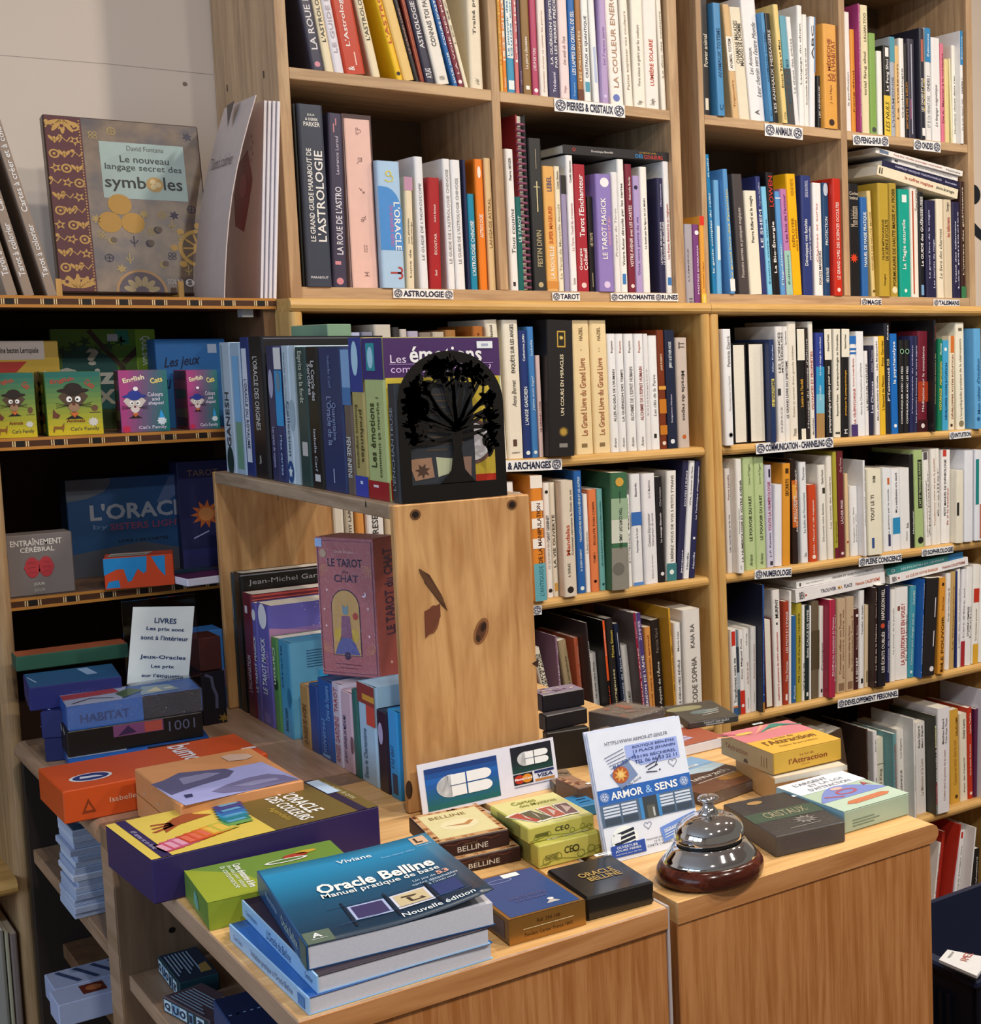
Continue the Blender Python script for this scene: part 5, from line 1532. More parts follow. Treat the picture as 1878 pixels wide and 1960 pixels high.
shelf_label('PLEINE CONSCIENCE', YG, (1013, 808), (1315, 774), (1014, 868), 'l', 'white PLEINE CONSCIENCE label on the beech shelf', cv(1370, 850, 3.697))
shelf_label('SOPHROLOGIE', YG, (1456, 747), (1678, 718), (1460, 797), 'l', 'white SOPHROLOGIE label on the beech shelf', cv(1370, 850, 3.697))
shelf_label('DEVELOPPEMENT PERSONNEL', YG, (842, 1095), (1277, 1015), (845, 1153), 'l', 'long white DEVELOPPEMENT PERSONNEL label on the beech shelf', cv(1380, 1050, 3.771))


# ------------------------------------------------------------------ boxes
def unit(v):
    return v.normalized()


def carton(name, label, cat, N, L, R, ztop, zbot, m, top=None, front=None, left=None, decal=None, group=None, bev=.0012, sticker=None, wrap=False, extra=None):
    """a flat box: N, L, R = px of the near, far-left and right corners of its top face"""
    n, l, r_ = onZ(*N, ztop), onZ(*L, ztop), onZ(*R, ztop)
    u = r_ - n
    wu = u.length
    u = u.normalized()
    v = Vector((-u.y, u.x, 0))
    wv = (l - n).dot(v)
    n0 = Vector((n.x, n.y, zbot))
    h = ztop - zbot
    root = thing(name, label, cat, n0, group)
    b = MB()
    b.rbox(n0, u * wu, v * wv, Vector((0, 0, h)), mat(m) if isinstance(m, str) else m, bev,
           *[mat(x) if isinstance(x, str) else x for x in (top, front, left)])
    FT = Frame(n, u, v, (0, 0, 1))
    FF = Frame(n0, u, (0, 0, 1), -v)
    FL = Frame(n0 + v * wv, -v, (0, 0, 1), -u)
    if decal:
        decal(b, FT, FF, FL, wu, wv, h)
    wbuild(b, 'carton', root)
    if sticker:
        s = MB()
        x, y, w_, h_ = sticker
        s.rect(FT, x, y, x + w_, y + h_, 'eceef2', .0009)
        s.line(FT, [(x + w_ * .2, y + h_ * .5), (x + w_ * .8, y + h_ * .55)], h_ * .25, '8a8a9c', .0012)
        o = wbuild(s, 'price_sticker', root)
        o['label'] = 'small white price sticker'
    if wrap:
        s = MB()
        e = .0012
        s.rbox(n0 - u * e - v * e + Vector((0, 0, .0002)), u * (wu + 2 * e), v * (wv + 2 * e), Vector((0, 0, h + e)), film('film%d' % (wrap * 100), alpha=wrap), .0015)
        o = wbuild(s, 'shrink_wrap', root)
        o['label'] = 'clear shrink wrap'
    return root, FT, FF, FL, wu, wv, h


def tpoly(b, F, z, pts, conv, m, lift=.0006):
    """polygon printed on a flat top: pixel outline put on the plane of the top"""
    ps = [onZ(*conv(*p), z) for p in pts]
    b.face([p + Vector((0, 0, lift)) for p in ps], m)


# ------------------------------------------------------------------ row of oracle boxes and books on the crate, spines to the street side
XT = KX0 + .0125
ZK = KZ + .0003


def xrow(conv, zb, X, data, group, where, ymin, D0, spread=.0004):
    specs = []
    for ln in data.strip().split('\n'):
        head, *ops = ln.strip().split('|')
        f = head.split(None, 6)
        xl, xr, yt, xt, col, d = float(f[0]), float(f[1]), float(f[2]), float(f[3]), f[4], float(f[5]) / 100
        yl, yr = Y_at(conv(xl, 0)[0], X, zb), Y_at(conv(xr, 0)[0], X, zb)
        # height from the top of the spine's far edge
        Q = onX(*conv(xt, yt), X)
        lean = 0
        specs.append([yl, yr, Q.z - zb, col, d, ops, f[6]])
    prev = ymin or 1e9
    for yl, yr, H, col, d, ops, lb in specs:
        yl = min(yl, prev - spread)
        W = max(.006, yl - yr)
        prev = yl - W
        hard = 'box' in lb
        book(lb, 'box' if 'box' in lb else 'book', group, (X, yl, zb), (0, 0, -math.pi / 2), W, H, d, col, ops, front=FR.get(lb), name='oracle_box' if hard else 'book', pages=mat(col) if hard else None)
    return specs


FR = {}
L_ENCH = 'black box of the row on the crate, behind the tree bookend'
L_EMO = 'lime and red book with a purple cover behind the tree bookend'


def emo_front(b, F, D, H):
    b.rect(F, .001, H * .755, D, H * .998, '4a2c5a', .0003)
    b.rect(F, .002, .001, D - .002, H * .755, 'd0b43c', .0003)
    b.rect(F, .002, .001, D - .002, H * .13, 'b8301c', .0004)
    b.text(F, 'Les', D * .06, H * .845, D * .13, H * .05, 'e8d4e8', .0, lift=.0008)
    b.text(F, 'émotions', D * .22, H * .845, D * .62, H * .1, 'f6f0f6', .02, lift=.0008)
    b.text(F, 'comment ça marche ?', D * .06, H * .775, D * .86, H * .055, 'dcb8dc', .0, lift=.0008)
    b.line(F, [(D * .05, H * .838), (D * .94, H * .838)], .0008, 'b090b8', .0008)
    b.disc(F, D * .72, H * .34, D * .17, 'e6e2e6', h=.0006)
    b.ring(F, D * .72, H * .34, D * .18, D * .03, '7a5a50', .0006)
    b.rect(F, D * .8, H * .93, D * .94, H * .975, 'e8e8f0', .0010)
    b.rect(F, D * .84, H * .945, D * .9, H * .96, 'a8a8b8', .0012)


def ench_front(b, F, D, H):
    for i in range(9):
        y = H * (.9 - .055 * i - (.03 if i > 3 else 0))
        w = D * (.5 + .25 * math.sin(i * 2.1))
        b.line(F, [(D * .5 - w / 2, y), (D * .5 + w / 2, y)], .0022, '4c4034', .0004)
    b.poly(F, [(D * .12, H * .36), (D * .42, H * .37), (D * .45, H * .2), (D * .2, H * .18)], '9a7458', .0004)
    b.star(F, D * .3, H * .26, D * .1, 7, '4a3428', .5, .0006)
    b.poly(F, [(D * .48, H * .37), (D * .72, H * .35), (D * .74, H * .24), (D * .5, H * .2)], 'b8b890', .0004)
    b.poly(F, [(D * .84, H * .36), (D * .95, H * .36), (D * .93, H * .1), (D * .86, H * .12)], '8a6a58', .0004)
    b.disc(F, D * .9, H * .08, D * .04, 'c87828', h=.0006)


def orig_front(b, F, D, H):
    b.line(F, [(D * .02, H * .985), (D * .98, H * .985)], .0016, '6a6668', .0004)


FR[L_EMO] = emo_front
FR[L_ENCH] = ench_front
L_ORI = 'tall black box with cream lettering, tallest of the row on the crate'
FR[L_ORI] = orig_front
row_top = '''
106 168 206 55 b9c6cc 10 pale box with dark lettering at the far end of the crate row|t2c3438 .2 .62 .5 .36 GANESH|c1f3430 .5 .09 .3 .42|b8fa4ac .5 .98 .12 .3
169 229 208 110 a9bcc8 10 pale box with a green picture, second of the crate row|b6f9a7c .04 .4 .2 .8|b7ab0d4 .4 .9 .2 .8
230 281 175 172 28366c 11 dark blue box with a white flap on the crate row|bd8dce4 .1 .92 .2 .75|d303c5c .2 .7 .5 .3 L'ORACLE DU ROYAUME
282 361 172 206 211e1f 16.5 '''+L_ORI+'''|dd8d0c0 .34 .86 .5 .34 L'ORACLE DES ORIGINES|td8d0c0 .1 .16 .5 .2 Trajectoire
384 430 226 320 343658 12 dark violet box with pale script on the crate row|db8b4d0 .1 .4 .5 .4 Les cartes de voyance|cb0acc0 .5 .72 .3 .6
431 473 236 384 2f3a66 12 navy box with a bright cyan panel on the crate row|be8e2d8 .84 1|b2f9ad0 .42 .83|c6a8a9c .5 .75 .3 .5|db0c4e0 .05 .35 .5 .3 Mes cartes
476 520 224 430 bccbd0 12 pale grey green box with a blue star seal on the crate row|d6a8890 .5 .95 .4 .2 Oracle des messages|d3a5a70 .2 .6 .6 .3 Collection|c1f4a84 .5 .085 .4 .5|sd8e4ec .5 .085 .3 5
521 556 224 482 c4d2d4 12 pale box with a half round thumb notch on the crate row|c9fb4bc .1 .5 .5 .9|b8ea4a8 0 1 .9 1
557 620 232 522 2f4642 12 dark green box with slanted script on the crate row|dc8c8ac .6 .97 .5 .5 Esprits de la forêt|bc8c0b4 .22 .32 .3 .8
622 692 230 592 1c1c1d 12 black box with pale gothic lettering on the crate row|dd8d4cc .62 .9 .62 .3 Le Cercle des|dd8d4cc .66 .88 .3 .3 Sorcières|dc8c4c0 .12 .42 .5 .2 Isabelle Cerf|bd8d4cc .05 .1 .3 .75
698 830 235 655 2a3860 12 wide navy box with faint silver script on the crate row|d8a98b8 .32 .66 .42 .22 L'Oracle de la|d8a98b8 .36 .62 .62 .2 Quarantaine|d7484a8 .72 .94 .5 .12 Isabelle Cerf|bb0b8d0 .06 .16 .44 .48
834 884 248 797 6c5c50 12 brown book with a sky picture on top, on the crate row|b88aacc .7 1|b4a78a8 .62 .74|de0dcd0 .12 .4 .5 .5 PENSE INFINI
886 961 176 848 b4a060 16 tan and blue book with a pale oval, on the crate row|b2f3f86 .66 1|b3a44a0 0 .13|cb4d4ea .45 .87 .26 .5|d4a4020 .18 .58 .36 .3 Émotions soignantes|d4a4020 .22 .55 .7 .3 profondes|bd0d8ec .08 .1 .4 .6
965 1086 180 935 b8c07c 14 '''+L_EMO+'''|b3a2c6c .745 1|ba02024 0 .115|b2f9a9c .8 .97 .2 .62|cb0d8e0 .41 .88 .14 .2|t3a4420 .2 .6 .34 .26 Les émotions|t3a4420 .14 .64 .66 .16 comment ça marche ?|bf0d8d8 .075 .09 .25 .5
1100 1150 452 1054 35373a 9 '''+L_ENCH+'''|t8a8e90 .1 .8 .45 .34 L'ENCHANTEUSE
'''
xrow(cv(400, 590, 3.13), ZK, XT, row_top, 'boxes and books on the pine crate', '', 0, .12)

# black metal bookend with a cut-out tree, in front of the row
by = KY0 + .0035
P_ = lambda px, py: onY(px, py, by)
z0 = ZK
bl_, br_, tp = P_(764, 850), P_(966, 850), P_(866, 671)
bx0, bx1, bz1 = bl_.x, br_.x, tp.z
bw, bh = bx1 - bx0, bz1 - z0
root = thing('bookend', 'black metal bookend with a cut-out tree under an arch', 'bookend', ((bx0 + bx1) / 2, by, z0))
M_BK = mat('14110f', .45, metal=.3)
b = MB()
F = Frame((bx0, by - .0012, z0), (1, 0, 0), (0, 0, 1), (0, -1, 0))
rad = bw / 2
b.abox(bx0, bx1, by - .0012, by, z0, z0 + bh * .115, M_BK)
# arch rim
rim = .0125
sp_ = bh - rad
n = 28
outer = [(0, bh * .115)] + [(rad - rad * math.cos(math.pi * i / n), sp_ + rad * math.sin(math.pi * i / n)) for i in range(n + 1)] + [(bw, bh * .115)]
inner = [(rim, bh * .115)] + [(rad - (rad - rim) * math.cos(math.pi * i / n), sp_ + (rad - rim) * math.sin(math.pi * i / n)) for i in range(n + 1)] + [(bw - rim, bh * .115)]
for i in range(len(outer) - 1):
    q4 = [outer[i], outer[i + 1], inner[i + 1], inner[i]]
    b.prism(q4[::-1], F.p(0, 0, 0), (1, 0, 0), (0, 0, 1), (0, .0012, 0), M_BK)
wbuild(b, 'arch_frame', root)
t = MB()
# trunk, branches and leaves
t.prism([(bw * .36, bh * .11), (bw * .7, bh * .11), (bw * .6, bh * .2), (bw * .575, bh * .34), (bw * .6, bh * .5), (bw * .47, bh * .5), (bw * .5, bh * .34), (bw * .47, bh * .2)], F.p(0, 0, 0), (1, 0, 0), (0, 0, 1), (0, .0012, 0), M_BK)
rnd = random.Random(5)


def branch(x, y, a, l, w, depth_):
    pts = [(x, y)]
    aa = a
    for k in range(6):
        aa += rnd.uniform(-.22, .22)
        x += math.cos(aa) * l / 6
        y += math.sin(aa) * l / 6
        dx, dy = x - rad, y - sp_
        if y > sp_ and math.hypot(dx, dy) > rad - rim * .8 or x < rim or x > bw - rim:
            break
        pts.append((x, y))
        if depth_ < 2 and k in (2, 4):
            branch(x, y, aa + rnd.choice((-1, 1)) * rnd.uniform(.5, .9), l * .55, w * .6, depth_ + 1)
        if depth_ > 0 and k > 0:
            for sg in (-1, 1):
                la = aa + sg * .9
                lx, ly = x + math.cos(la) * .0062, y + math.sin(la) * .0062
                if (ly < sp_ or math.hypot(lx - rad, ly - sp_) < rad - rim * .5) and rim * .6 < lx < bw - rim * .6:
                    t.disc(F, lx, ly, .0062, M_BK, .0026, h=.0001, n=10, rot=la)
    if len(pts) > 1:
        t.line(F, pts, w, M_BK, .0001)


for a_, l_ in ((2.6, .08), (1.95, .095), (1.55, .08), (1.2, .095), (.6, .075), (2.7, .07), (2.2, .085), (1.75, .09), (1.4, .09), (.95, .09), (.5, .08), (2.95, .06), (.2, .065), (3.3, .055), (-.2, .05), (2.3, .1), (.85, .095), (2.45, .06), (.75, .055)):
    branch(bw * .535, bh * (.44 + .06 * math.sin(a_)), a_, l_, .0046, 0)
wbuild(t, 'tree', root)

# box lying at the back of the crate
zz = onX(500, 641, KX0 + .12)
b = MB()
x0b, x1b = KX0 + .118, KX1 - .012
y1b = Y_at(453, x0b, ZK + .1)
q1 = onY(500, 622, 2.28)
b.abox(x0b, x1b, 2.20, 2.36, ZK, q1.z, mat('7e9a78', .4), .001)
F = Frame((x0b, 2.20, ZK), (1, 0, 0), (0, 0, 1), (0, -1, 0))
tag(b.build('oracle_box', loc=(x0b, 2.2, ZK)), 'soft green box standing behind the crate row at its far end', 'box', 'boxes and books on the pine crate')

# ------------------------------------------------------------------ inside the crate
XI = KX0 + .012
L_JM = 'tall black book with a large dark cover inside the pine crate'
L_TM = 'violet starry book inside the pine crate, its cover showing'
L_TB = 'teal blue box with a notched sleeve inside the pine crate'
FR[L_JM] = lambda b, F, D, H: (b.text(F, 'Jean-Michel Garnier', D * .08, H * .905, D * .84, H * .045, 'a8a09c', 0, lift=.0008), b.line(F, [(0, H * .985), (D, H * .985)], .0018, '8a8480', .0006))
FR['dark red book with white lettering inside the pine crate'] = lambda b, F, D, H: (b.line(F, [(D * .02, H * .985), (D, H * .985)], .003, 'b8483c', .0006), b.line(F, [(D * .02, H * .955), (D, H * .955)], .0016, 'c85a48', .0006))


def tm_front(b, F, D, H):
    b.rect(F, .001, 0, D, H * .8, '8a6a9c', .0003)
    b.poly(F, [(0, H * .82), (D, H * .7), (D, H * .5), (0, H * .66)], 'b0809c', .0005)
    rn = random.Random(2)
    for i in range(26):
        b.disc(F, D * rn.random(), H * (.6 + .38 * rn.random()), .0006, 'e8e0f0', h=.0008, n=6)


FR[L_TM] = tm_front


def tb_front(b, F, D, H):
    b.rect(F, .001, 0, D, H, '62a4be', .0002)
    for i in range(7):
        b.line(F, [(D * .18, H * (.9 - .028 * i)), (D * (.5 + .3 * ((i * 37) % 10) / 10), H * (.9 - .028 * i))], .0013, '2f5a78', .0005)
    b.rect(F, D * .3, H * .36, D, H * .68, '3aa8d8', .0005)
    b.rect(F, D * .4, H * .56, D * .8, H * .64, '1f5a84', .0008)


FR[L_TB] = tb_front
row_in = '''
96 160 560 75 2f3a3c 12 dark green book with pale vertical script at the crate's far end|d8a9894 .3 .62 .6 .3 Cristal de Sable|b6a7c88 .66 .84 .5 .95
166 200 562 108 17140f 14.4 '''+L_JM+'''
204 246 664 150 6e2430 13.6 dark red book with white lettering inside the pine crate|te0c8c8 .2 .5 .5 .4 L'INCARNATION|be8d8d8 .84 .9 .3 .6
247 274 716 196 6a60a0 13 slim violet book with white lettering next to the starry one, in the crate|tf2eef8 .24 .72 .45 .42 LE TAROT MAGICK|cf0e8f4 .5 .9 .34
276 336 722 242 6a60a4 13 '''+L_TM+'''|tf6f2fa .26 .72 .42 .36 LE TAROT MAGICK|tc8a0c8 .4 .62 .78 .24 GUIDE ET JEU|cf0e8f4 .5 .9 .34|b8478b4 .02 .1 .2 .7
340 372 892 302 5a8a4a 12.4 slim green book between the violet and teal ones in the crate|dd8e4c0 .5 .9 .5 .4 Carton|c1f3a20 .5 .5 .3
376 432 908 345 4a94b0 12.6 '''+L_TB+'''|t1f4a6a .05 .3 .45 .3 Animal totem|t1f4a6a .5 .95 .3 .12 Oracle|c2f7090 .8 .42 .16 .3
474 520 1126 441 b48a52 11 tan orange box next to the teal one inside the crate|t6a4018 .06 .7 .5 .4 LA SAGESSE DES ANCIENS
521 566 1130 496 2a4a86 11 plain dark blue box between tan and ornate ones in the crate
569 640 1102 545 2a5a9a 11 ornate blue box with a looping title inside the crate|t6a9ad0 .05 .5 .36 .3 universel|t7ab0e0 .5 .95 .7 .3 Tarot de l'univers|b8ab8e0 .02 .06 .2 .7
641 684 1126 622 cfc4cc 11 pale box with red ornate lettering inside the crate|tb05a64 .05 .6 .5 .5 ANGES GARDIENS|tb05a64 .65 .95 .5 .4 TAROT
686 740 1164 662 d2b4bc 11 pinkish box with a thumb notch inside the crate|t2f3a6a .1 .7 .3 .3 LE PETIT GRENIER DE MÉDIUMS|c7a5a68 .9 .36 .12 .3
742 772 1168 735 2f6a62 10 slim dark green book next to the pinkish box in the crate
776 862 1130 770 a8cce0 11 pale blue box with a red gold petal on its spine inside the crate|b8e3a34 .8 1|bd09a3c .84 .9 .3 1|bc84a3c .6 .8 .5 1|t2f5a74 .05 .55 .35 .2 Dans le Chamanisme
866 920 1262 842 1c1930 11 black violet box with a pale emblem inside the crate|cb0a8c8 .4 .72 .22 .4
923 976 1268 916 2a9cd8 11 bright sky blue box at the crate's near end|b1c3a5a .05 .28 .3 .75|t1f5a84 .34 .6 .4 .3 KYLE GRAY
'''
xrow(cv(400, 880, 2.6485), CT + .0004, XI, row_in, 'boxes and books inside the pine crate', '', KY1 - .0125, .12)

# pink tarot box standing on the inner row
q = cv(400, 880, 2.6485)
zsup = onX(*q(600, 1100), XI).z
NB, LB = onZ(*q(868, 1112), zsup), onZ(*q(578, 1087), zsup)
HB = Z_at(q(840, 402)[1], NB.x, NB.y) - zsup
u = (NB - LB).normalized()
wb_ = (NB - LB).length
v = Vector((-u.y, u.x, 0))
dep = .043
root = thing('oracle_box', 'pink tarot box with a seated cat queen in an arch, standing on the crate books', 'box', LB, 'boxes and books inside the pine crate')
b = MB()
PK = mat('b0686c', .35)
b.rbox(LB, u * wb_, v * dep, Vector((0, 0, HB)), PK, .001)
F = Frame(LB, u, (0, 0, 1), -v)
w_, h_ = wb_, HB
for e_, c_ in ((.035, '5a3050'),):
    x0, x1, y0, y1 = w_ * e_, w_ * (1 - e_), h_ * .025, h_ * .975
    b.line(F, [(x0, y0), (x1, y0), (x1, y1), (x0, y1), (x0, y0)], .0012, c_)
b.text(F, 'LE TAROT', w_ * .2, h_ * .79, w_ * .6, h_ * .06, '3a2348', .02)
b.text(F, 'du', w_ * .44, h_ * .745, w_ * .1, h_ * .025, '3a2348')
b.text(F, 'CHAT', w_ * .3, h_ * .68, w_ * .42, h_ * .055, '3a2348', .02)
b.text(F, 'Carole Bréziac', w_ * .3, h_ * .89, w_ * .36, h_ * .02, 'e0b0a8')
for cx_, cyy, a0 in ((.06, .17, .0), (.94, .17, 1.57), (.06, .8, -1.57), (.94, .8, 3.14)):
    for k in range(7):
        a = a0 + k * .26
        b.line(F, [(w_ * cx_ + math.cos(a) * .003, h_ * cyy + math.sin(a) * .003), (w_ * cx_ + math.cos(a) * .015, h_ * cyy + math.sin(a) * .015)], .0006, 'd89a6a')


def arch(x0, x1, y0, ys, n=16):
    r_ = (x1 - x0) / 2
    return [(x0, y0), (x1, y0)] + [((x0 + x1) / 2 + r_ * math.cos(math.pi * i / n), ys + r_ * 1.0 * math.sin(math.pi * i / n)) for i in range(n + 1)]


b.poly(F, arch(w_ * .22, w_ * .72, h_ * .15, h_ * .5), '34264c', .0004)
b.poly(F, arch(w_ * .235, w_ * .705, h_ * .155, h_ * .5), 'c8a060', .0006)
b.poly(F, [(w_ * .25, h_ * .16), (w_ * .69, h_ * .16), (w_ * .56, h_ * .3), (w_ * .38, h_ * .3)], '5a629c', .0008)
b.poly(F, [(w_ * .37, h_ * .28), (w_ * .57, h_ * .28), (w_ * .54, h_ * .44), (w_ * .4, h_ * .44)], '8a5a78', .0009)
for x in (.33, .61):
    b.disc(F, w_ * x, h_ * .3, w_ * .07, 'd0b040', h_ * .05, h=.0008)
b.disc(F, w_ * .47, h_ * .475, w_ * .05, '7a98a0', h_ * .03, h=.0011)
for s_ in (-1, 1):
    b.poly(F, [(w_ * (.47 + s_ * .05), h_ * .525), (w_ * (.47 + s_ * .045), h_ * .48), (w_ * (.47 + s_ * .01), h_ * .5)], '7a98a0', .0012)
b.disc(F, w_ * .64, h_ * .44, w_ * .05, 'b84838', h=.0008)
b.disc(F, w_ * .8, h_ * .6, w_ * .04, 'e8d8e0', h=.0006)
b.disc(F, w_ * .785, h_ * .607, w_ * .035, PK, h=.0008)
b.disc(F, w_ * .47, h_ * .15, w_ * .055, '34264c', h=.0009)
b.line(F, [(w_ * .25, h_ * .09), (w_ * .7, h_ * .085)], .0012, '7a3a50')
b.line(F, [(w_ * .3, h_ * .06), (w_ * .64, h_ * .06)], .001, '7a3a50')
for x, y in ((.1, .48), (.12, .36), (.86, .5), (.16, .62), (.86, .3)):
    b.star(F, w_ * x, h_ * y, .0028, 4, 'f0d8d8', .3, rot=0)
FS = Frame(NB, v, (0, 0, 1), u)
b.rect(FS, 0, 0, dep, h_, 'a04a40', .0003)
F2 = Frame(FS.o, FS.ey, -FS.ex, FS.n)
b.text(F2, 'LE TAROT du CHAT', h_ * .3, -dep * .72, h_ * .62, dep * .36, '3a2040', .02, lift=.0008)
b.star(FS, dep * .5, h_ * .1, .003, 4, 'f0d0c8', .3, h=.0006)
wbuild(b, 'carton', root)
s = MB()
s.rect(F, 0, h_ * .93, w_ * .12, h_ * .99, '9ab8e0', .0009)
s.disc(F, w_ * .13, h_ * .885, w_ * .06, 'b89a80', h=.0009)
wbuild(s, 'price_sticker', root)['label'] = 'small pale blue price sticker'
s = MB()
e = .001
s.rbox(LB - u * e - v * e, u * (wb_ + 2 * e), v * (dep + 2 * e), Vector((0, 0, HB + e)), film('film_box', alpha=.06), .002)
wbuild(s, 'shrink_wrap', root)['label'] = 'clear shrink wrap'


# ------------------------------------------------------------------ left case: things on the top shelf
ZS1 = 1.5393


def leaf_text(b, F, W, H, s, c, y, h, x0=.1, x1=.9, bold=0):
    b.text(F, s, W * x0, H * y, W * (x1 - x0), H * h, c, bold)


# the symbols book on its wooden stand
yb_ = 2.70
tilt = .14
bl_, br_ = onY(113, 541, yb_), onY(408, 545, yb_)
tl_ = onY(99, 221, yb_ + .05)
Wb = (br_ - bl_).length
zb_ = ZS1 + .014
Hb = .245
Hb = (tl_.z - zb_) / math.cos(tilt)
root = thing('picture_book', 'large brown and gold symbols book propped on a small wooden stand', 'book', (bl_.x, yb_, zb_), None, (-tilt, 0, -.02))
b = MB()
b.rbox((0, 0, 0), (Wb, 0, 0), (0, .024, 0), (0, 0, Hb), mat('5a4a40', .35), .002)
F = Frame((0, 0, 0), (1, 0, 0), (0, 0, 1), (0, -1, 0))


def cover_mat():
    m = bpy.data.materials.new('mottled_cover')
    m.use_nodes = True
    nt = m.node_tree
    bs = nt.nodes['Principled BSDF']
    tc = nt.nodes.new('ShaderNodeTexCoord')
    n1 = nt.nodes.new('ShaderNodeTexNoise')
    n1.inputs['Scale'].default_value = 26
    n1.inputs['Detail'].default_value = 8
    cr = nt.nodes.new('ShaderNodeValToRGB')
    for i, (p, c) in enumerate(((.36, '473e48'), (.54, '6e5a4a'), (.72, '86705a'))):
        el = cr.color_ramp.elements[i] if i < 2 else cr.color_ramp.elements.new(p)
        el.position = p
        el.color = lin(c) + [1]
    nt.links.new(tc.outputs['Object'], n1.inputs['Vector'])
    nt.links.new(n1.outputs['Fac'], cr.inputs['Fac'])
    nt.links.new(cr.outputs[0], bs.inputs['Base Color'])
    bs.inputs['Roughness'].default_value = .32
    return m


b.rect(F, .002, .002, Wb - .002, Hb - .002, cover_mat(), .0004)
sw = Wb * .235
b.rect(F, .002, .002, sw, Hb - .002, '581a2a', .0007)
GO = 'c89a4c'
rnd = random.Random(11)
for j in range(12):
    y = Hb * (.06 + .08 * j)
    for i in range(3):
        x = sw * (.22 + .28 * i) + rnd.uniform(-.002, .002)
        k = (i + j) % 4
        if k == 0:
            b.star(F, x, y, .0085, 5, GO, .45, .001, rnd.random() * 3)
            b.disc(F, x, y, .0028, '581a2a', h=.0012, n=10)
        elif k == 1:
            b.ring(F, x, y, .0062, .0026, GO, .001, 14)
            b.disc(F, x, y, .0022, GO, h=.001, n=8)
        elif k == 2:
            for s_ in (-1, 0, 1):
                b.disc(F, x + s_ * .0045, y + abs(s_) * .002, .0058, GO, .0024, h=.001, n=10, rot=1.57 - s_ * .7)
        else:
            b.line(F, [(x - .008, y - .004), (x - .003, y + .004), (x + .003, y - .002), (x + .008, y + .005)], .002, GO, .001)
            b.disc(F, x - .006, y + .006, .003, GO, h=.001, n=8)
for e_ in (0, 1):
    for k in range(5):
        a = (.35 + .6 * k) + (math.pi if e_ == 0 else 0)
        yy = Hb * (.97 if e_ else .03)
        b.disc(F, sw * .5 + math.cos(a + math.pi * (1 if e_ else 1)) * .014, yy + math.sin(a + math.pi) * .01, .012, GO, .0034, h=.0011, n=10, rot=a + math.pi)
for k in range(60):
    b.rect(F, sw - .004, Hb * (.01 + k * .0163), sw - .002, Hb * (.01 + k * .0163) + .0022, GO, .001)
b.poly(F, [(Wb * .335, Hb * .545), (Wb * .885, Hb * .545), (Wb * .885, Hb * .87), (Wb * .335, Hb * .87)], 'a9bdb4', .0008)
b.text(F, 'David Fontana', Wb * .51, Hb * .825, Wb * .24, Hb * .028, '6a6a60', 0, lift=.0013)
b.text(F, 'Le nouveau', Wb * .46, Hb * .755, Wb * .32, Hb * .04, '2f3a3c', .005, lift=.0013)
b.text(F, 'langage secret des', Wb * .36, Hb * .7, Wb * .5, Hb * .046, '2f3a3c', .005, lift=.0013)
b.text(F, 'symb', Wb * .35, Hb * .585, Wb * .265, Hb * .09, '1c2224', .01, lift=.0013)
b.text(F, 'les', Wb * .73, Hb * .605, Wb * .125, Hb * .075, '1c2224', .01, lift=.0013)
b.disc(F, Wb * .672, Hb * .635, .0125, 'c09a58', h=.0012)
for k in range(3):
    a = 2.1 * k
    b.disc(F, Wb * .672 + .005 * math.cos(a), Hb * .635 + .005 * math.sin(a), .0045, 'e0c890', h=.0014, n=12)
for dx, dy in ((0, .03), (-.0165, .0), (.0165, .0)):
    b.disc(F, Wb * .43 + dx, Hb * .405 + dy, .017, 'bd8d34', h=.001)
b.disc(F, Wb * .93, Hb * .27, .032, 'c49a50', h=.0008)
b.disc(F, Wb * .93, Hb * .27, .026, '6a5848', h=.001)
for k in range(10):
    a = .63 * k
    b.line(F, [(Wb * .93, Hb * .27), (Wb * .93 + .025 * math.cos(a), Hb * .27 + .025 * math.sin(a))], .003, 'c49a50', .0012)
b.disc(F, Wb * .93, Hb * .27, .01, 'c49a50', h=.0014)
for a in (1.57, 3.14, 4.71, 2.35, 3.93):
    b.disc(F, Wb * .93 + .038 * math.cos(a), Hb * .27 + .038 * math.sin(a), .0055, 'c49a50', h=.001, n=12)
b.disc(F, Wb * .52, .002, .037, 'b48a58', h=.0008, a0=0, a1=math.pi)
b.disc(F, Wb * .52, .002, .033, '5a4e58', h=.001, a0=0, a1=math.pi)
for k in range(6):
    a = .26 + .52 * k
    b.disc(F, Wb * .52 + .018 * math.cos(a), .002 + .018 * math.sin(a), .009, 'a8946c', .0045, h=.0012, n=12, rot=a)
GL = 'b0965a'
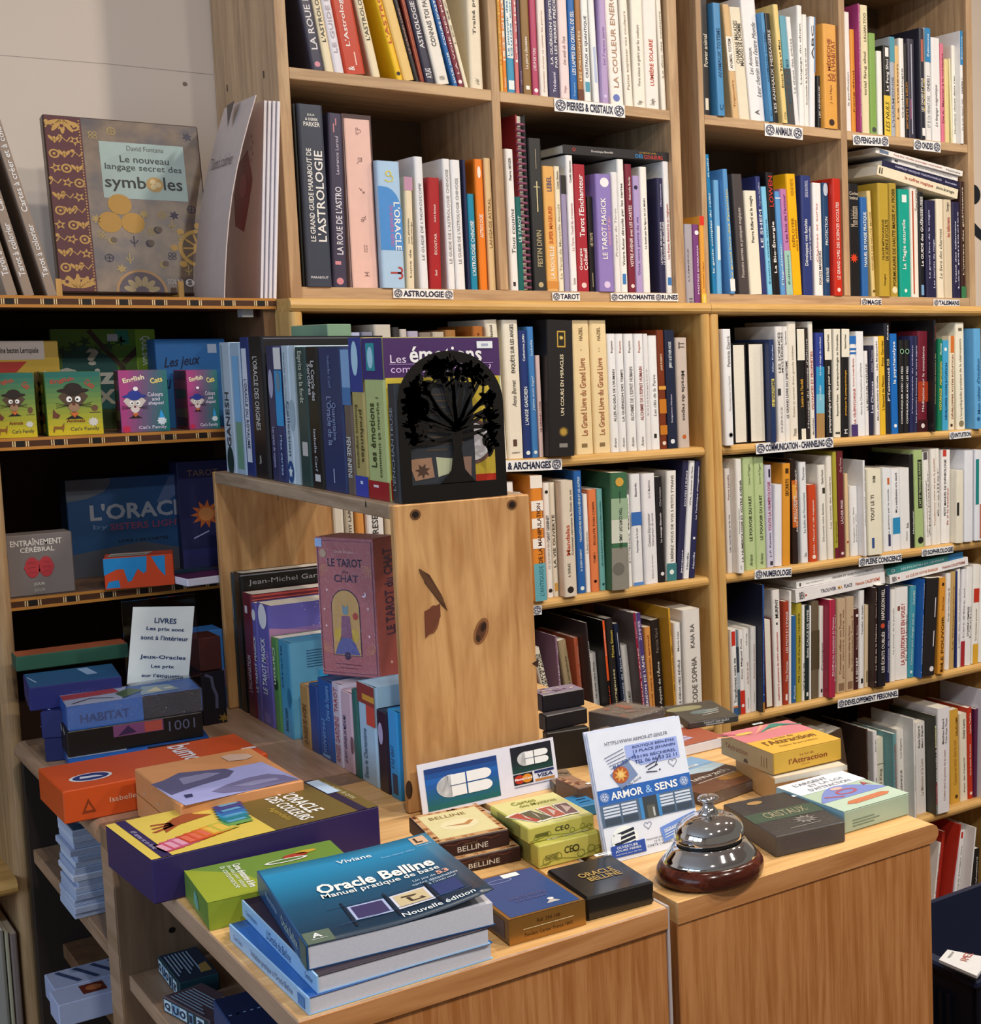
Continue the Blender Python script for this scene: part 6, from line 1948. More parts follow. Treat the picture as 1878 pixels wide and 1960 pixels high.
for i, (x, y) in enumerate(((.33, .2), (.4, .14), (.46, .2), (.6, .29), (.62, .36), (.7, .46), (.78, .46), (.76, .4), (.68, .17), (.74, .22), (.82, .33), (.58, .46), (.5, .3), (.36, .3), (.3, .33), (.9, .5), (.27, .42), (.84, .14), (.66, .37), (.3, .9), (.42, .93), (.92, .93))):
    x, y = Wb * x, Hb * y
    k = i % 5
    c_ = GL if i % 3 else '3a3448'
    if k == 0:
        b.ring(F, x, y, .006, .0016, c_, .001, 14)
        b.line(F, [(x - .006, y), (x + .006, y)], .0014, c_, .001)
        b.line(F, [(x, y - .006), (x, y + .006)], .0014, c_, .001)
    elif k == 1:
        b.star(F, x, y, .008, 6, c_, .5, .001)
    elif k == 2:
        b.line(F, [(x, y - .009), (x, y + .009)], .0018, c_, .001)
        b.ring(F, x, y + .002, .005, .0016, c_, .001, 12, a0=math.pi, a1=2 * math.pi)
    elif k == 3:
        b.disc(F, x, y, .006, c_, h=.001, n=14)
        b.disc(F, x + .002, y + .001, .005, '6a5848', h=.0012, n=14)
    else:
        for s_ in (-1, 1):
            for t_ in (-1, 1):
                b.ring(F, x + s_ * .003, y + t_ * .003, .0026, .0012, c_, .001, 10)
b.text(F, 'SOLAR', Wb * .69, Hb * .055, Wb * .11, Hb * .03, 'c8c0b8', .01, lift=.0013)
b.disc(F, Wb * .84, Hb * .065, .0065, 'd8d0c8', h=.0012)
b.text(F, 's', Wb * .825, Hb * .05, Wb * .03, Hb * .032, '6a6060', .04, lift=.0015)
b.build('cover', root)
st = thing('book_stand', 'small pale wooden stand holding up the symbols book', 'stand', (bl_.x, yb_, ZS1))
b = MB()
for px in (116, 350):
    q = onY(px, 560, yb_ - .04)
    b.prism([(yb_ - .032, ZS1), (yb_ + .09, ZS1), (yb_ + .09, ZS1 + .012), (yb_ - .024, ZS1 + .012), (yb_ - .026, ZS1 + .034), (yb_ - .032, ZS1 + .034)], (q.x - .004, 0, 0), (0, 1, 0), (0, 0, 1), (.008, 0, 0), BEECH)
wbuild(b, 'foot', st)
b = MB()
qa, qb = onY(116, 560, yb_ - .04), onY(350, 560, yb_ - .04)
b.abox(qa.x + .004, qb.x - .004, yb_ + .06, yb_ + .07, ZS1, ZS1 + .012, BEECH)
wbuild(b, 'crossbar', st)

# colouring books leaning on the left
for i, (pb, pt, w_, lb) in enumerate((((110, 561), (-2, 222), .0125, 'brown grey colouring book, topmost of the three leaning towards the symbols book'), ((66, 561), (-46, 222), .013, 'middle brown grey colouring book of the three leaning ones'), ((34, 561), (-78, 222), .0135, 'lowest brown grey colouring book of the three leaning ones'))):
    Yq = 2.545
    B0, T0 = onY(*pb, Yq), onY(*pt, Yq)
    a = math.atan2(T0.x - B0.x, T0.z - ZS1)
    Hq = .30
    r = thing('colouring_book', lb, 'book', (B0.x - w_, Yq, ZS1 + .0004), 'leaning colouring books', (0, a, 0))
    b = MB()
    b.rbox((0, 0, 0), (w_, 0, 0), (0, .21, 0), (0, 0, Hq), mat('9b8570', .5), .0008)
    F = Frame((0, 0, 0), (1, 0, 0), (0, 0, 1), (0, -1, 0))
    chip(b, F, w_, Hq, ['tefe6da .1 .36 .5 .62 Tarot à colorier', 'tefe6da .42 .9 .5 .62 Cartes à créer et à colorier'])
    b.build('cover', r)
# booklets standing on the right, one half open
Yq = 2.54
r = thing('colouring_book', 'white colouring booklet with a red figure leaning on the oak case side', 'book', (onY(500, 567, Yq).x, Yq, ZS1 + .0004), 'leaning booklets', (0, .075, 0))
b = MB()
H_ = onY(520, 190, Yq).z - ZS1
for k in range(4):
    b.rbox((.002 + .0055 * k, .004 * (3 - k), 0), (.0045, 0, 0), (0, .2, 0), (0, 0, H_), mat('e6dcd8', .5), .0006)
F = Frame((0, .21, 0), (0, -1, 0), (0, 0, 1), (-1, 0, 0))
Fz = Frame((0.002, .214, 0), (0, -1, 0), (0, 0, 1), (-1, 0, 0))
b.rect(Fz, 0, .0, .2, H_, 'c8a898', .0004)
b.poly(Fz, [(.07, H_ * .72), (.12, H_ * .78), (.15, H_ * .62), (.13, H_ * .48), (.11, H_ * .36), (.06, H_ * .4), (.05, H_ * .56)], '8e3a34', .0007)
b.disc(Fz, .1, H_ * .6, .02, 'a8524a', h=.0009)
for k in range(5):
    b.disc(Fz, .14 + .008 * (k % 2), H_ * (.84 - .03 * k), .003, 'b07068', h=.0009, n=8)
b.build('cover', r)
r = thing('colouring_book', 'grey booklet cover bent open beside the symbols book', 'book', (onY(428, 562, Yq - .02).x, Yq - .02, ZS1 + .0004), 'leaning booklets', (0, .2, 0))
b = MB()
H2 = (onY(500, 183, Yq - .02).z - ZS1) / math.cos(.2)
n = 8
v_, f_ = [], []
for j in range(n + 1):
    t = j / n
    bend = -.012 * math.sin(math.pi * t)
    for (yy, th) in ((0, 0), (.17, 0), (.17, .0014), (0, .0014)):
        v_.append((bend + th, yy, H2 * t))
for j in range(n):
    for k in range(4):
        a, c = j * 4 + k, j * 4 + (k + 1) % 4
        f_.append((a, c, c + 4, a + 4))
b.mesh(v_, f_, mat('cbb8ac', .55))
b.face([v_[0], v_[1], v_[2], v_[3]], mat('cbb8ac', .55))
b.face([v_[-4], v_[-3], v_[-2], v_[-1]], mat('cbb8ac', .55))
F = Frame((-.0125, .17, 0), (0, -1, 0), (0, 0, 1), (-1, 0, 0))
b.text(F, 'Tarot à colorier', .02, H2 * .66, .12, H2 * .06, '6a5450', 0, lift=-.0005)
b.poly(F, [(.06, H2 * .98), (.1, H2 * .99), (.085, H2 * .86)], '3a3230', -.001)
b.build('cover', r)


# ------------------------------------------------------------------ left case: games and oracle boxes
def upright(name, label, cat, xl, xr, yt, Y, zb, depth, m, decal=None, side=None, group=None, conv=None, tilt=0.0, rot=0.0, lid=None):
    """a box standing with its face to the room"""
    X0, X1 = X_at(conv(xl, 0)[0], Y, zb), X_at(conv(xr, 0)[0], Y, zb)
    H = (onY(*conv((xl + xr) / 2, yt), Y).z - zb) / math.cos(tilt)
    w = (X1 - X0) / math.cos(rot)
    root = thing(name, label, cat, (X0, Y, zb + .0003), group, (-tilt, 0, rot))
    b = MB()
    b.rbox((0, 0, 0), (w, 0, 0), (0, depth, 0), (0, 0, H), mat(m), .0012)
    F = Frame((0, 0, 0), (1, 0, 0), (0, 0, 1), (0, -1, 0))
    FL = Frame((0, depth, 0), (0, -1, 0), (0, 0, 1), (-1, 0, 0))
    if decal:
        decal(b, F, w, H)
    if side:
        side(b, FL, depth, H)
    b.build('carton', root)
    return root


def grad(b, F, W, H, c0, c1, n=8, a=.0, z=1.0):
    A, B_ = [int(c0[i:i + 2], 16) for i in (0, 2, 4)], [int(c1[i:i + 2], 16) for i in (0, 2, 4)]
    for i in range(n):
        t = (i + .5) / n
        c = ''.join('%02x' % int(x + (y - x) * t) for x, y in zip(A, B_))
        b.rect(F, W * .01, H * (a + (z - a) * i / n), W * .99, H * (a + (z - a) * (i + 1) / n), c, .0002)


def cat(b, F, x, y, s, fur, inner, hat):
    b.poly(F, [(x - s * .9, y + s * .3), (x - s * .3, y - s * .5), (x, y - s * .95), (x + s * .3, y - s * .5), (x + s * .9, y + s * .3), (x + s * .5, y + s * .75), (x - s * .5, y + s * .75)], fur, .0005)
    b.disc(F, x, y - s * .45, s * .34, inner, s * .3, h=.0007)
    for q in (-1, 1):
        b.disc(F, x + q * s * .26, y + s * .12, s * .17, 'f2ece0', s * .2, h=.0008)
        b.disc(F, x + q * s * .22, y + s * .1, s * .07, '1c1410', h=.001)
        for k in (-1, 0, 1):
            b.line(F, [(x + q * s * .3, y - s * .3), (x + q * s * 1.05, y - s * (.3 - .16 * k))], s * .03, '2a1c14', .0009)
    b.disc(F, x, y - s * .22, s * .09, '6a2c24', h=.001)
    b.disc(F, x, y + s * .72, s * .95, hat, s * .18, h=.0009)
    b.disc(F, x, y + s * .8, s * .55, hat, s * .45, h=.001)
    b.poly(F, [(x - s * .55, y - s * 1.25), (x, y - s * .9), (x + s * .55, y - s * 1.25)], '241a18', .0005)
    b.poly(F, [(x - s * .3, y - s * .8), (x + s * .3, y - s * .8), (x, y - s * 1.15)], 'c8642c', .0008)


def cats_green(b, F, W, H):
    grad(b, F, W, H, 'd8b81c', '1f645c', 12)
    b.text(F, 'English', W * .1, H * .82, W * .42, H * .08, 'b84030', .02, rot=.16)
    b.text(F, 'Cats', W * .7, H * .76, W * .2, H * .09, 'b84030', .02, rot=-.7)
    cat(b, F, W * .49, H * .54, W * .3, '54402f', '9a7858', '2a201a')
    b.text(F, 'Animals', W * .34, H * .2, W * .33, H * .055, '7a2c18', .02)
    b.text(F, "Cat's Family", W * .4, H * .05, W * .52, H * .075, '4a4a38', .01)
    b.star(F, W * .82, H * .2, W * .1, 9, 'cfc8b8', .7, .0006)
    b.text(F, 'MINI', W * .76, H * .18, W * .12, H * .035, '6a6458', .02)
    b.disc(F, W * .86, H * .42, W * .06, '6a4a34', H * .05, h=.0006)
    b.line(F, [(W * .76, H * .35), (W * .96, H * .35)], W * .016, '6a4a34', .0006)
    b.poly(F, [(W * .09, H * .06), (W * .11, H * .15), (W * .24, H * .14), (W * .3, H * .2), (W * .29, H * .12), (W * .27, H * .05), (W * .25, H * .1), (W * .13, H * .1), (W * .12, H * .05)], '8a5a24', .0006)
    b.poly(F, [(W * .1, H * .28), (W * .12, H * .42), (W * .17, H * .36), (W * .24, H * .32), (W * .2, H * .27)], '6a3a28', .0006)


def cats_pink(b, F, W, H):
    n = 10
    for i in range(n):
        c = ''.join('%02x' % int(x + (y - x) * (i + .5) / n) for x, y in zip((176, 62, 120), (24, 116, 104)))
        b.poly(F, [(W * (i / n), 0), (W * ((i + 1) / n), 0), (W * min(1, (i + 1) / n + .12), H), (W * min(1, i / n + (.12 if i else 0)), H)], c, .0002)
    b.text(F, 'English', W * .08, H * .8, W * .45, H * .1, 'e8d8b0', .03, rot=.2)
    b.text(F, 'Cats', W * .64, H * .79, W * .26, H * .09, 'e8d070', .03, rot=.2)
    cat(b, F, W * .3, H * .45, W * .26, 'cfc0b0', 'e0ccc0', '2c3c8a')
    b.disc(F, W * .33, H * .7, W * .05, 'f0e4e8', h=.0014)
    b.text(F, 'Colours', W * .57, H * .57, W * .32, H * .07, 'e4d8e8', .01)
    b.text(F, 'and', W * .66, H * .5, W * .16, H * .06, 'e4d8e8', .01)
    b.text(F, 'shapes!', W * .58, H * .42, W * .32, H * .07, 'e4d8e8', .01)
    b.poly(F, [(W * .78, H * .22), (W * .83, H * .36), (W * .9, H * .22)], '2f9ad0', .0007)
    b.star(F, W * .84, H * .17, W * .11, 9, 'cfd8d8', .7, .0006)
    b.text(F, 'MINI', W * .78, H * .15, W * .12, H * .035, '5a6a70', .02)
    b.disc(F, W * .1, H * .05, W * .08, 'c02848', h=.0006)
    b.text(F, "Cat's Family", W * .35, H * .03, W * .58, H * .07, 'd8d0d8', .01)


def strips(b, F, W, H):
    for i, c in enumerate(('c8a83c', '8a2c24', 'b0b858', '5a8a4a', 'd0b048', '4a2c1c')):
        b.rect(F, W * .2, H * (.05 + .155 * i), W * .85, H * (.18 + .155 * i), c, .0004)
        b.disc(F, W * .5, H * (.115 + .155 * i), W * .16, '3a2a1c', h=.0006, n=10)


def strips_pink(b, F, W, H):
    for i, c in enumerate(('4a2a24', '6a5a34', '7a2c44', '3a4a38', '8a4a5a', '5a2c34')):
        b.rect(F, W * .1, H * (.04 + .16 * i), W * .9, H * (.19 + .16 * i), c, .0004)


g1 = 'small card games on the left case'
s2z, s3z = 1.336, 1.105
ca = cv(0, 590, 4.268)
yf = YC + .006
upright('card_game', 'green and yellow cat card game standing by the bookcase post', 'game', -36, 312, 530, yf, s2z, .075, '5a7a34', cats_green, strips, g1, ca)
upright('card_game', 'green and yellow cat card game next to the pink one', 'game', 395, 852, 520, yf + .008, s2z, .075, '5a7a34', cats_green, strips, g1, ca)
upright('card_game', 'pink and teal cat card game with a blue hat drawing', 'game', 998, 1392, 506, yf + .012, s2z, .03, '8a4a78', cats_pink, strips_pink, g1, ca)
upright('card_game', 'crimson and green cat card game beside the oracle row', 'game', 1552, 1800, 505, yf + .02, s2z, .075, 'a83a58', cats_pink, strips_pink, g1, ca, rot=-.0)


def memo(b, F, W, H):
    b.rect(F, 0, H * .02, W, H * .82, 'd0a83c', .0003)
    b.rect(F, 0, H * .8, W * .8, H, 'c8b8b0', .0005)
    b.text(F, 'Meine besten Lernspiele', W * .12, H * .85, W * .6, H * .08, '3a2c28', .02)
    b.poly(F, [(0, H * .78), (W * .55, H * .78), (W * .3, H * .6), (0, H * .5)], 'b8342c', .0006)
    b.disc(F, W * .26, H * .4, W * .1, '5a9ac0', H * .2, h=.0008)
    b.text(F, 'mini', W * .2, H * .42, W * .11, H * .1, 'f0ece0', .03)
    b.text(F, 'Lernspiel', W * .18, H * .3, W * .14, H * .08, 'f0ece0', .02)
    b.star(F, W * .72, H * .52, W * .2, 9, '4a3020', .75, .0008)
    b.text(F, 'Freunde', W * .53, H * .52, W * .32, H * .15, 'f2ece0', .03, lift=.0012, rot=.08)
    b.text(F, 'Memo', W * .62, H * .36, W * .25, H * .13, 'f2ece0', .03, lift=.0012, rot=.05)
    b.text(F, 'Jeu de mémoire extra petit', W * .5, H * .2, W * .4, H * .05, '4a3a20', .01)


upright('board_game', 'yellow memory game box standing behind the green cat games', 'game', -62, 527, 268, YC + .10, s2z, .06, 'b8923c', memo, None, 'games on the left case', ca)


def quiz(b, F, W, H):
    grad(b, F, W, H, '2a3418', '5f8a20', 6)
    b.poly(F, [(W * .1, H * .2), (W * .1, H * .75), (W * .3, H * .85), (W * .6, H * .7), (W * .62, H * .2)], '16504a', .0004)
    b.line(F, [(W * .36, H * .99), (W * .5, H * .8), (W * .66, H * .62), (W * .68, H * .3)], W * .05, '3a2414', .0006)
    b.line(F, [(W * .67, H * .66), (W * .82, H * .8)], W * .06, '3a2414', .0006)
    b.poly(F, [(W * .6, H * .99), (W * .68, H * .84), (W * .74, H * .86), (W * .73, H * .99)], '1f7a60', .0007)
    for i in range(6):
        b.star(F, W * (.1 + .11 * i), H * (.78 + .05 * (i % 3)), W * .07, 5, '20401c', .35, .0007, i)
    b.text(F, 'Quiz', W * .02, H * .42, W * .56, H * .2, 'c8c4b0', .04, lift=.001)
    b.text(F, '?', W * .32, H * .64, W * .12, H * .17, 'c8c4b0', .04, lift=.001)
    b.text(F, 'BOX', W * .1, H * .25, W * .48, H * .15, 'a8a08c', .04, lift=.001)
    b.rect(F, W * .53, H * .88, W * .63, H * .95, 'c8c8c8', .001)
    b.rect(F, W * .8, .0, W * .99, H * .995, '86a82c', .0008)
    b.text(Frame(F.o, -F.ey, F.ex, F.n), 'QUIZ BOX', -H * .93, W * .84, H * .3, W * .1, 'eceadc', .02, lift=.0012)
    b.line(F, [(W * .84, H * .2), (W * .86, H * .32), (W * .94, H * .36)], W * .02, '4a2c14', .001)


upright('board_game', 'large green jungle quiz box standing against the back of the shelf', 'game', 462, 1322, 172, YC + .17, s2z, .06, '4a6a1c', quiz, None, 'games on the left case', ca)


def bonheur(b, F, W, H):
    b.rect(F, .001, 0, W - .001, H, '2f74b0', .0002)
    b.text(F, 'Les jeux', W * .12, H * .66, W * .5, H * .15, '16284c', .02, slant=.3, rot=.1)
    b.text(F, 'du bonheur', W * .04, H * .46, W * .76, H * .16, '16284c', .02, slant=.3, rot=.12)
    b.text(F, 'développer la joie', W * .5, H * .4, W * .26, H * .05, 'a8c8e0', 0, rot=.1)
    b.rect(F, W * .74, H * .84, W * .87, H * .94, 'b8c8d8', .0006)


upright('board_game', 'blue box of happiness games standing behind the crimson cat game', 'game', 1310, 1880, 252, YC + .11, s2z, .05, '2a64a0', bonheur, None, 'games on the left case', ca)

cb = cv(0, 860, 4.268)


def brain(b, F, W, H):
    b.text(F, 'ENTRAÎNEMENT', W * .06, H * .82, W * .78, H * .12, 'e4d8c4', .02)
    b.text(F, 'CÉRÉBRAL', W * .2, H * .71, W * .52, H * .1, 'e4d8c4', .02)
    for s_ in (-1, 1):
        b.disc(F, W * (.47 + s_ * .105), H * .46, W * .11, 'b8383c', H * .17, h=.0006)
        for k in range(5):
            b.disc(F, W * (.47 + s_ * (.105 + .075 * math.cos(k * 1.2))), H * (.46 + .115 * math.sin(k * 1.2)), W * .05, 'b8383c', h=.0007 + .00004 * k, n=14)
        for k in (-1, 0, 1):
            b.line(F, [(W * (.47 + s_ * .05), H * (.46 + .08 * k)), (W * (.47 + s_ * .12), H * (.47 + .08 * k)), (W * (.47 + s_ * .17), H * (.45 + .08 * k))], .0007, 'a03238', .0011)
    b.text(F, 'JOUR', W * .37, H * .15, W * .17, H * .06, 'cfc4b0', .02)
    b.text(F, 'JOUR', W * .37, H * .05, W * .17, H * .06, 'b0a898', .02)


upright('game_box', 'grey box with a red brain drawing on the inlaid shelf', 'box', 82, 620, 690, YC + .012, s3z, .045, '7c7068', brain, None, 'boxes on the third inlaid shelf', cb)


def sister(b, F, W, H):
    b.rect(F, .001, 0, W, H, '1f4a74', .0002)
    b.poly(F, [(0, H * .78), (W * .16, H * .8), (W * .3, H * .86), (W * .36, H * .94), (W * .365, H), (0, H)], '5a6068', .0004)
    b.poly(F, [(W * .74, H * .72), (W * .86, H * .98), (W * .97, H * .99), (W * .92, H * .8), (W * .8, H * .68)], '54688a', .0005)
    b.poly(F, [(0, 0), (W, 0), (W, H * .2), (W * .6, H * .32), (W * .3, H * .28), (0, H * .24)], '4c5058', .0004)
    b.text(F, "L'ORACL", W * .18, H * .57, W * .8, H * .17, '9a9ea4', .03, lift=.0009)
    b.text(F, 'by', W * .2, H * .47, W * .12, H * .06, '6a88a8', .0, lift=.0009)
    b.text(F, 'SISTERS LIGHT', W * .34, H * .46, W * .62, H * .07, '8a4460', .02, lift=.0009)
    b.text(F, 'LIVRE + 54 CARTES', W * .4, H * .33, W * .42, H * .028, '1c2834', .02, lift=.0009)


upright('oracle_box', 'large blue grey oracle box standing behind the orange and blue box', 'box', 590, 1560, 225, YC + .15, s3z, .05, '244a70', sister, None, 'boxes on the third inlaid shelf', cb)


def sunbox(b, F, W, H):
    b.rect(F, .001, 0, W, H, '262a52', .0002)
    b.rect(F, .001, 0, W, H * .18, '30346a', .0003)
    b.star(F, W * .42, H * .5, W * .26, 11, 'c4622c', .55, .0006)
    b.disc(F, W * .42, H * .5, W * .12, 'd8884a', h=.0008)
    b.text(F, 'TAROT', W * .15, H * .86, W * .5, H * .06, '8a6a54', .01)
    b.line(F, [(W * .2, H * .28), (W * .45, H * .34)], .002, 'a8a8d0', .0006)


upright('oracle_box', 'dark indigo box with an orange sun standing by the crate end', 'box', 1500, 2000, 90, YC + .13, s3z, .05, '23264a', sunbox, None, 'boxes on the third inlaid shelf', cb)


def zig(b, FT, FF, FL, wu, wv, h):
    b.rect(FF, .0008, 0, wu - .0008, h, 'cf451c', .0003)
    pts = [(0, .45), (.0, .98), (.9, .98), (.86, .28), (.78, .6), (.64, .9), (.57, .42), (.48, .58), (.37, .1), (.3, .62), (.2, .6), (.08, .5)]
    b.poly(FF, [(wu * x, h * y) for x, y in [(.0, .45), (.0, .98), (.33, .98), (.33, .2), (.28, .62), (.18, .62)]], '1f86bc', .0006)
    b.poly(FF, [(wu * x, h * y) for x, y in [(.33, .98), (.62, .98), (.6, .5), (.56, .44), (.48, .6), (.38, .22), (.33, .2)]], '1f86bc', .0006)
    b.poly(FF, [(wu * x, h * y) for x, y in [(.68, .97), (.88, .97), (.87, .3), (.78, .55)]], '1f86bc', .0006)
    b.poly(FF, [(wu * x, h * y) for x, y in [(.02, .04), (.22, .04), (.2, .28), (.06, .24)]], '1f86bc', .0006)
    b.rect(FL, wv * .04, 0, wv, h, '3a4a80', .0003)
    b.star(FL, wv * .55, h * .45, h * .2, 6, 'b84a30', .5, .0006)
    b.poly(FT, [(wu * .05, wv * .2), (wu * .6, wv * .1), (wu * .7, wv * .8), (wu * .1, wv * .9)], 'b8b0a0', .0005)
    b.line(FT, [(wu * .1, wv * .4), (wu * .6, wv * .4)], .004, '4a4038', .0008)


nb = onZ(*cb(850, 1155), s3z)
zt_ = Z_at(cb(835, 897)[1], nb.x, nb.y)
carton('game_box', 'orange and blue zigzag game box lying on the inlaid shelf', 'box', cb(840, 893), cb(700, 868), cb(1412, 852), zt_, s3z + .0003, 'c8481f', decal=zig, group='boxes on the third inlaid shelf')
nb = onZ(*cb(1530, 1140), s3z)
zt_ = Z_at(cb(1530, 1075)[1], nb.x, nb.y)
carton('paperback', 'white paperback with a plum cover lying by the orange and blue box', 'book', cb(1530, 1062), cb(1418, 985), cb(1950, 1010), zt_, s3z + .0003, 'e0dce4', top='5a2450', group='boxes on the third inlaid shelf',
       decal=lambda b, FT, FF, FL, wu, wv, h: (b.rect(FT, 0, wv * .55, wu, wv * .98, '1f3c50', .0005), b.line(FL, [(wv * .1, h * .5), (wv * .3, h * .5)], h * .2, '6a6a90', .0004)))

# ------------------------------------------------------------------ stack of boxes at the far end of the counter
cc = cv(0, 1130, 4.083)
zz = CT + .0003


def star_dots(b, FT, FF, FL, wu, wv, h):
    rn = random.Random(3)
    for i in range(14):
        b.disc(FL, wv * rn.random(), h * rn.random(), .0012, 'b0b8e0', h=.0004, n=6)
    for i in range(3):
        b.line(FT, [(wu * (.6 + .04 * i), wv * .9), (wu * (.68 + .04 * i), wv * .4)], .004, '9ab8d8', .0004)
    b.line(FT, [(wu * .03, wv * .7), (wu * .1, wv * .3)], .002, 'a8c8e0', .0004)
    b.text(FF, 'ORACLE', wu * .45, h * .35, wu * .25, h * .3, '3a4484', 0)


XS, YS = 0.425, 2.06
stk = [(CX0 + .035, 2.07, .28, .19, .045, '22275c', 'navy blue starry box, lowest of the stack at the counter end'),
       (CX0 + .028, 2.065, .29, .2, .045, '1f2660', 'navy blue starry box in the middle of the stack at the counter end')]


def lbox(name, label, cat, botN, R, L, topNy, zb, m, decal=None, top=None, left=None, front=None, group=None, conv=cc, wrap=False):
    n = onZ(*conv(*botN), zb)
    zt = Z_at(conv(*topNy)[1], n.x, n.y)
    p = conv(*topNy)
    rr_ = carton(name, label, cat, p, conv(*L), conv(*R), zt, zb + .0003, m, top, front, left, decal, group, wrap=wrap)
    return zt


G = 'oracle boxes stacked at the far end of the counter'
# three navy boxes, then the green one lying on them further back
z1 = CT
zA = lbox('oracle_box', 'navy starry box, lowest of its three at the counter end', 'box', (372, 1345), (960, 1100), (240, 1090), (345, 1165), z1, '1f2858', star_dots, group=G)
zB = lbox('oracle_box', 'navy starry box, middle of its three at the counter end', 'box', (345, 1165), (955, 900), (180, 930), (312, 952), zA, '20275c', star_dots, group=G)
zC = lbox('oracle_box', 'navy starry box with a bright blue lid, topmost of its three', 'box', (312, 950), (950, 672), (142, 660), (222, 765), zB, '252a66', star_dots, top='1f5a86', group=G)


def habit(b, FT, FF, FL, wu, wv, h):
    b.rect(FF, .001, 0, wu * .55, h, '1f5ea8', .0003)
    b.rect(FF, wu * .55, 0, wu - .001, h, '1c1c26', .0003)
    b.text(FF, 'HABITAT', wu * .09, h * .25, wu * .36, h * .36, '123c74', .03, lift=.0007)
    b.poly(FT, [(0, 0), (wu * .4, 0), (wu * .5, wv), (0, wv)], 'a8b0c4', .0003)
    b.poly(FT, [(wu * .0, wv * .5), (wu * .42, wv * .6), (wu * .4, wv * .95), (0, wv * .9)], 'b03a34', .0005)
    b.line(FT, [(wu * .05, wv * .15), (wu * .2, wv * .4), (wu * .35, wv * .2)], .004, '4a3a34', .0006)
    b.poly(FT, [(wu * .42, wv * .1), (wu * .6, wv * .5), (wu * .5, wv * .8), (wu * .38, wv * .5)], '3a5a2c', .0006)
    b.poly(FT, [(wu * .55, wv * .1), (wu * .85, wv * .2), (wu * .8, wv * .7), (wu * .6, wv * .8)], '8aa0a8', .0005)
    b.poly(FT, [(wu * .6, wv * .3), (wu * .72, wv * .2), (wu * .7, wv * .6)], 'd8cca0', .0007)
    b.disc(FT, wu * .78, wv * .4, .006, 'e0dcc0', h=.0007)


def b1001(b, FT, FF, FL, wu, wv, h):
    b.rect(FF, wu * .33, h * .52, wu * .7, h * .96, '7a4468', .0003)
    b.poly(FF, [(wu * .36, h * .55), (wu * .44, h * .9), (wu * .5, h * .6)], '3a2444', .0005)
    b.rect(FF, wu * .56, h * .54, wu * .69, h * .94, 'a84a3c', .0004)
    b.text(FF, '1001', wu * .74, h * .42, wu * .2, h * .4, '5a5a6c', .0)
    b.line(FF, [(wu * .01, h * .98), (wu * .99, h * .98)], .0012, '6a6458', .0004)
    for k in range(3):
        b.line(FL, [(wv * (.2 + .25 * k), h * .98), (wv * (.3 + .25 * k), h * .8)], .005, 'c8c0a8', .0004)


zD = lbox('oracle_box', 'blue habitat box, lowest in the stack of wrapped boxes', 'box', (545, 1420), (1640, 1150), (425, 1195), (530, 1318), CT, '1d4a8a', habit, group=G)
zE = lbox('oracle_box', 'black 1001 box in the stack of wrapped boxes', 'box', (530, 1312), (1580, 948), (415, 995), (520, 1108), zD, '17120f', b1001, group=G)
zF = lbox('oracle_box', 'bright blue habitat box with leaves on its lid, topmost of its stack', 'box', (520, 1104), (1572, 765), (412, 828), (520, 912), zE, '1f5aa4', habit, group=G, wrap=.12)
# green box on the navy ones, and boxes further along
zgt = onZ(*cc(120, 520), zC + .028)
lbox('oracle_box', 'green box with an orange lid lying on the navy boxes', 'box', (135, 640), (1000, 412), (108, 478), (122, 522), zC + .0005, '2f5a44', None, top='a85a38', group=G)
u0 = onZ(*cc(1590, 1150), CT)


def dbox(b, FT, FF, FL, wu, wv, h):
    b.line(FF, [(wu * .1, h * .9), (wu * .7, h * .3), (wu * .6, h * .1)], .003, '6a6a7c', .0004)
    b.star(FF, wu * .75, h * .15, .008, 6, '8a6a28', .4, .0005)
    b.text(FF, 'ISIS', wu * .2, h * .6, wu * .35, h * .2, '8088a8', .0)


Yd = 2.285
xs0, xs1 = X_at(1590 / 4.083, Yd, CT), X_at(436, Yd, CT)
b = MB()
FF = Frame((xs0, Yd, CT), (1, 0, 0), (0, 0, 1), (0, -1, 0))
hh = onY(*cc(1640, 640), Yd).z - CT
b.abox(xs0, xs1, Yd, 2.36, CT + .0003, CT + hh, mat('16141c', .3), .001)
w_ = xs1 - xs0
b.line(FF, [(w_ * .2, hh * .96), (w_ * .45, hh * .9), (w_ * .5, hh * .7), (w_ * .62, hh * .55), (w_ * .6, hh * .3)], .004, '54566c', .0004)
b.star(FF, w_ * .85, hh * .1, .008, 6, '8a6a28', .4, .0005)
tag(b.build('oracle_box', loc=(xs0, Yd, CT)), 'dark box with silver drawing standing by the far end of the crate', 'box', G)
b = MB()
ht = onY(*cc(1660, 365), Yd + .01).z
b.abox(xs0 + w_ * .1, xs1, Yd + .01, 2.355, CT + hh + .0004, ht, mat('4a2018', .4), .001)
tag(b.build('oracle_box', loc=(xs0, Yd + .01, CT + hh)), 'red brown box standing on the dark one by the crate end', 'box', G)
b = MB()
pA, pB = onY(*cc(1470, 330), 2.395), onY(*cc(1730, 315), 2.395)
b.abox(pA.x, pB.x, 2.388, 2.44, CT - .1, pA.z, mat('3a74b0', .4), .001)
FF = Frame((pA.x, 2.388, CT - .1), (1, 0, 0), (0, 0, 1), (0, -1, 0))
hz = pA.z - CT + .1
b.rect(FF, .001, hz * .6, pB.x - pA.x, hz * .72, '8a6a9a', .0004)
tag(b.build('oracle_box', loc=(pA.x, 2.388, CT - .1)), 'blue and lilac box standing behind the price sign', 'box', G)

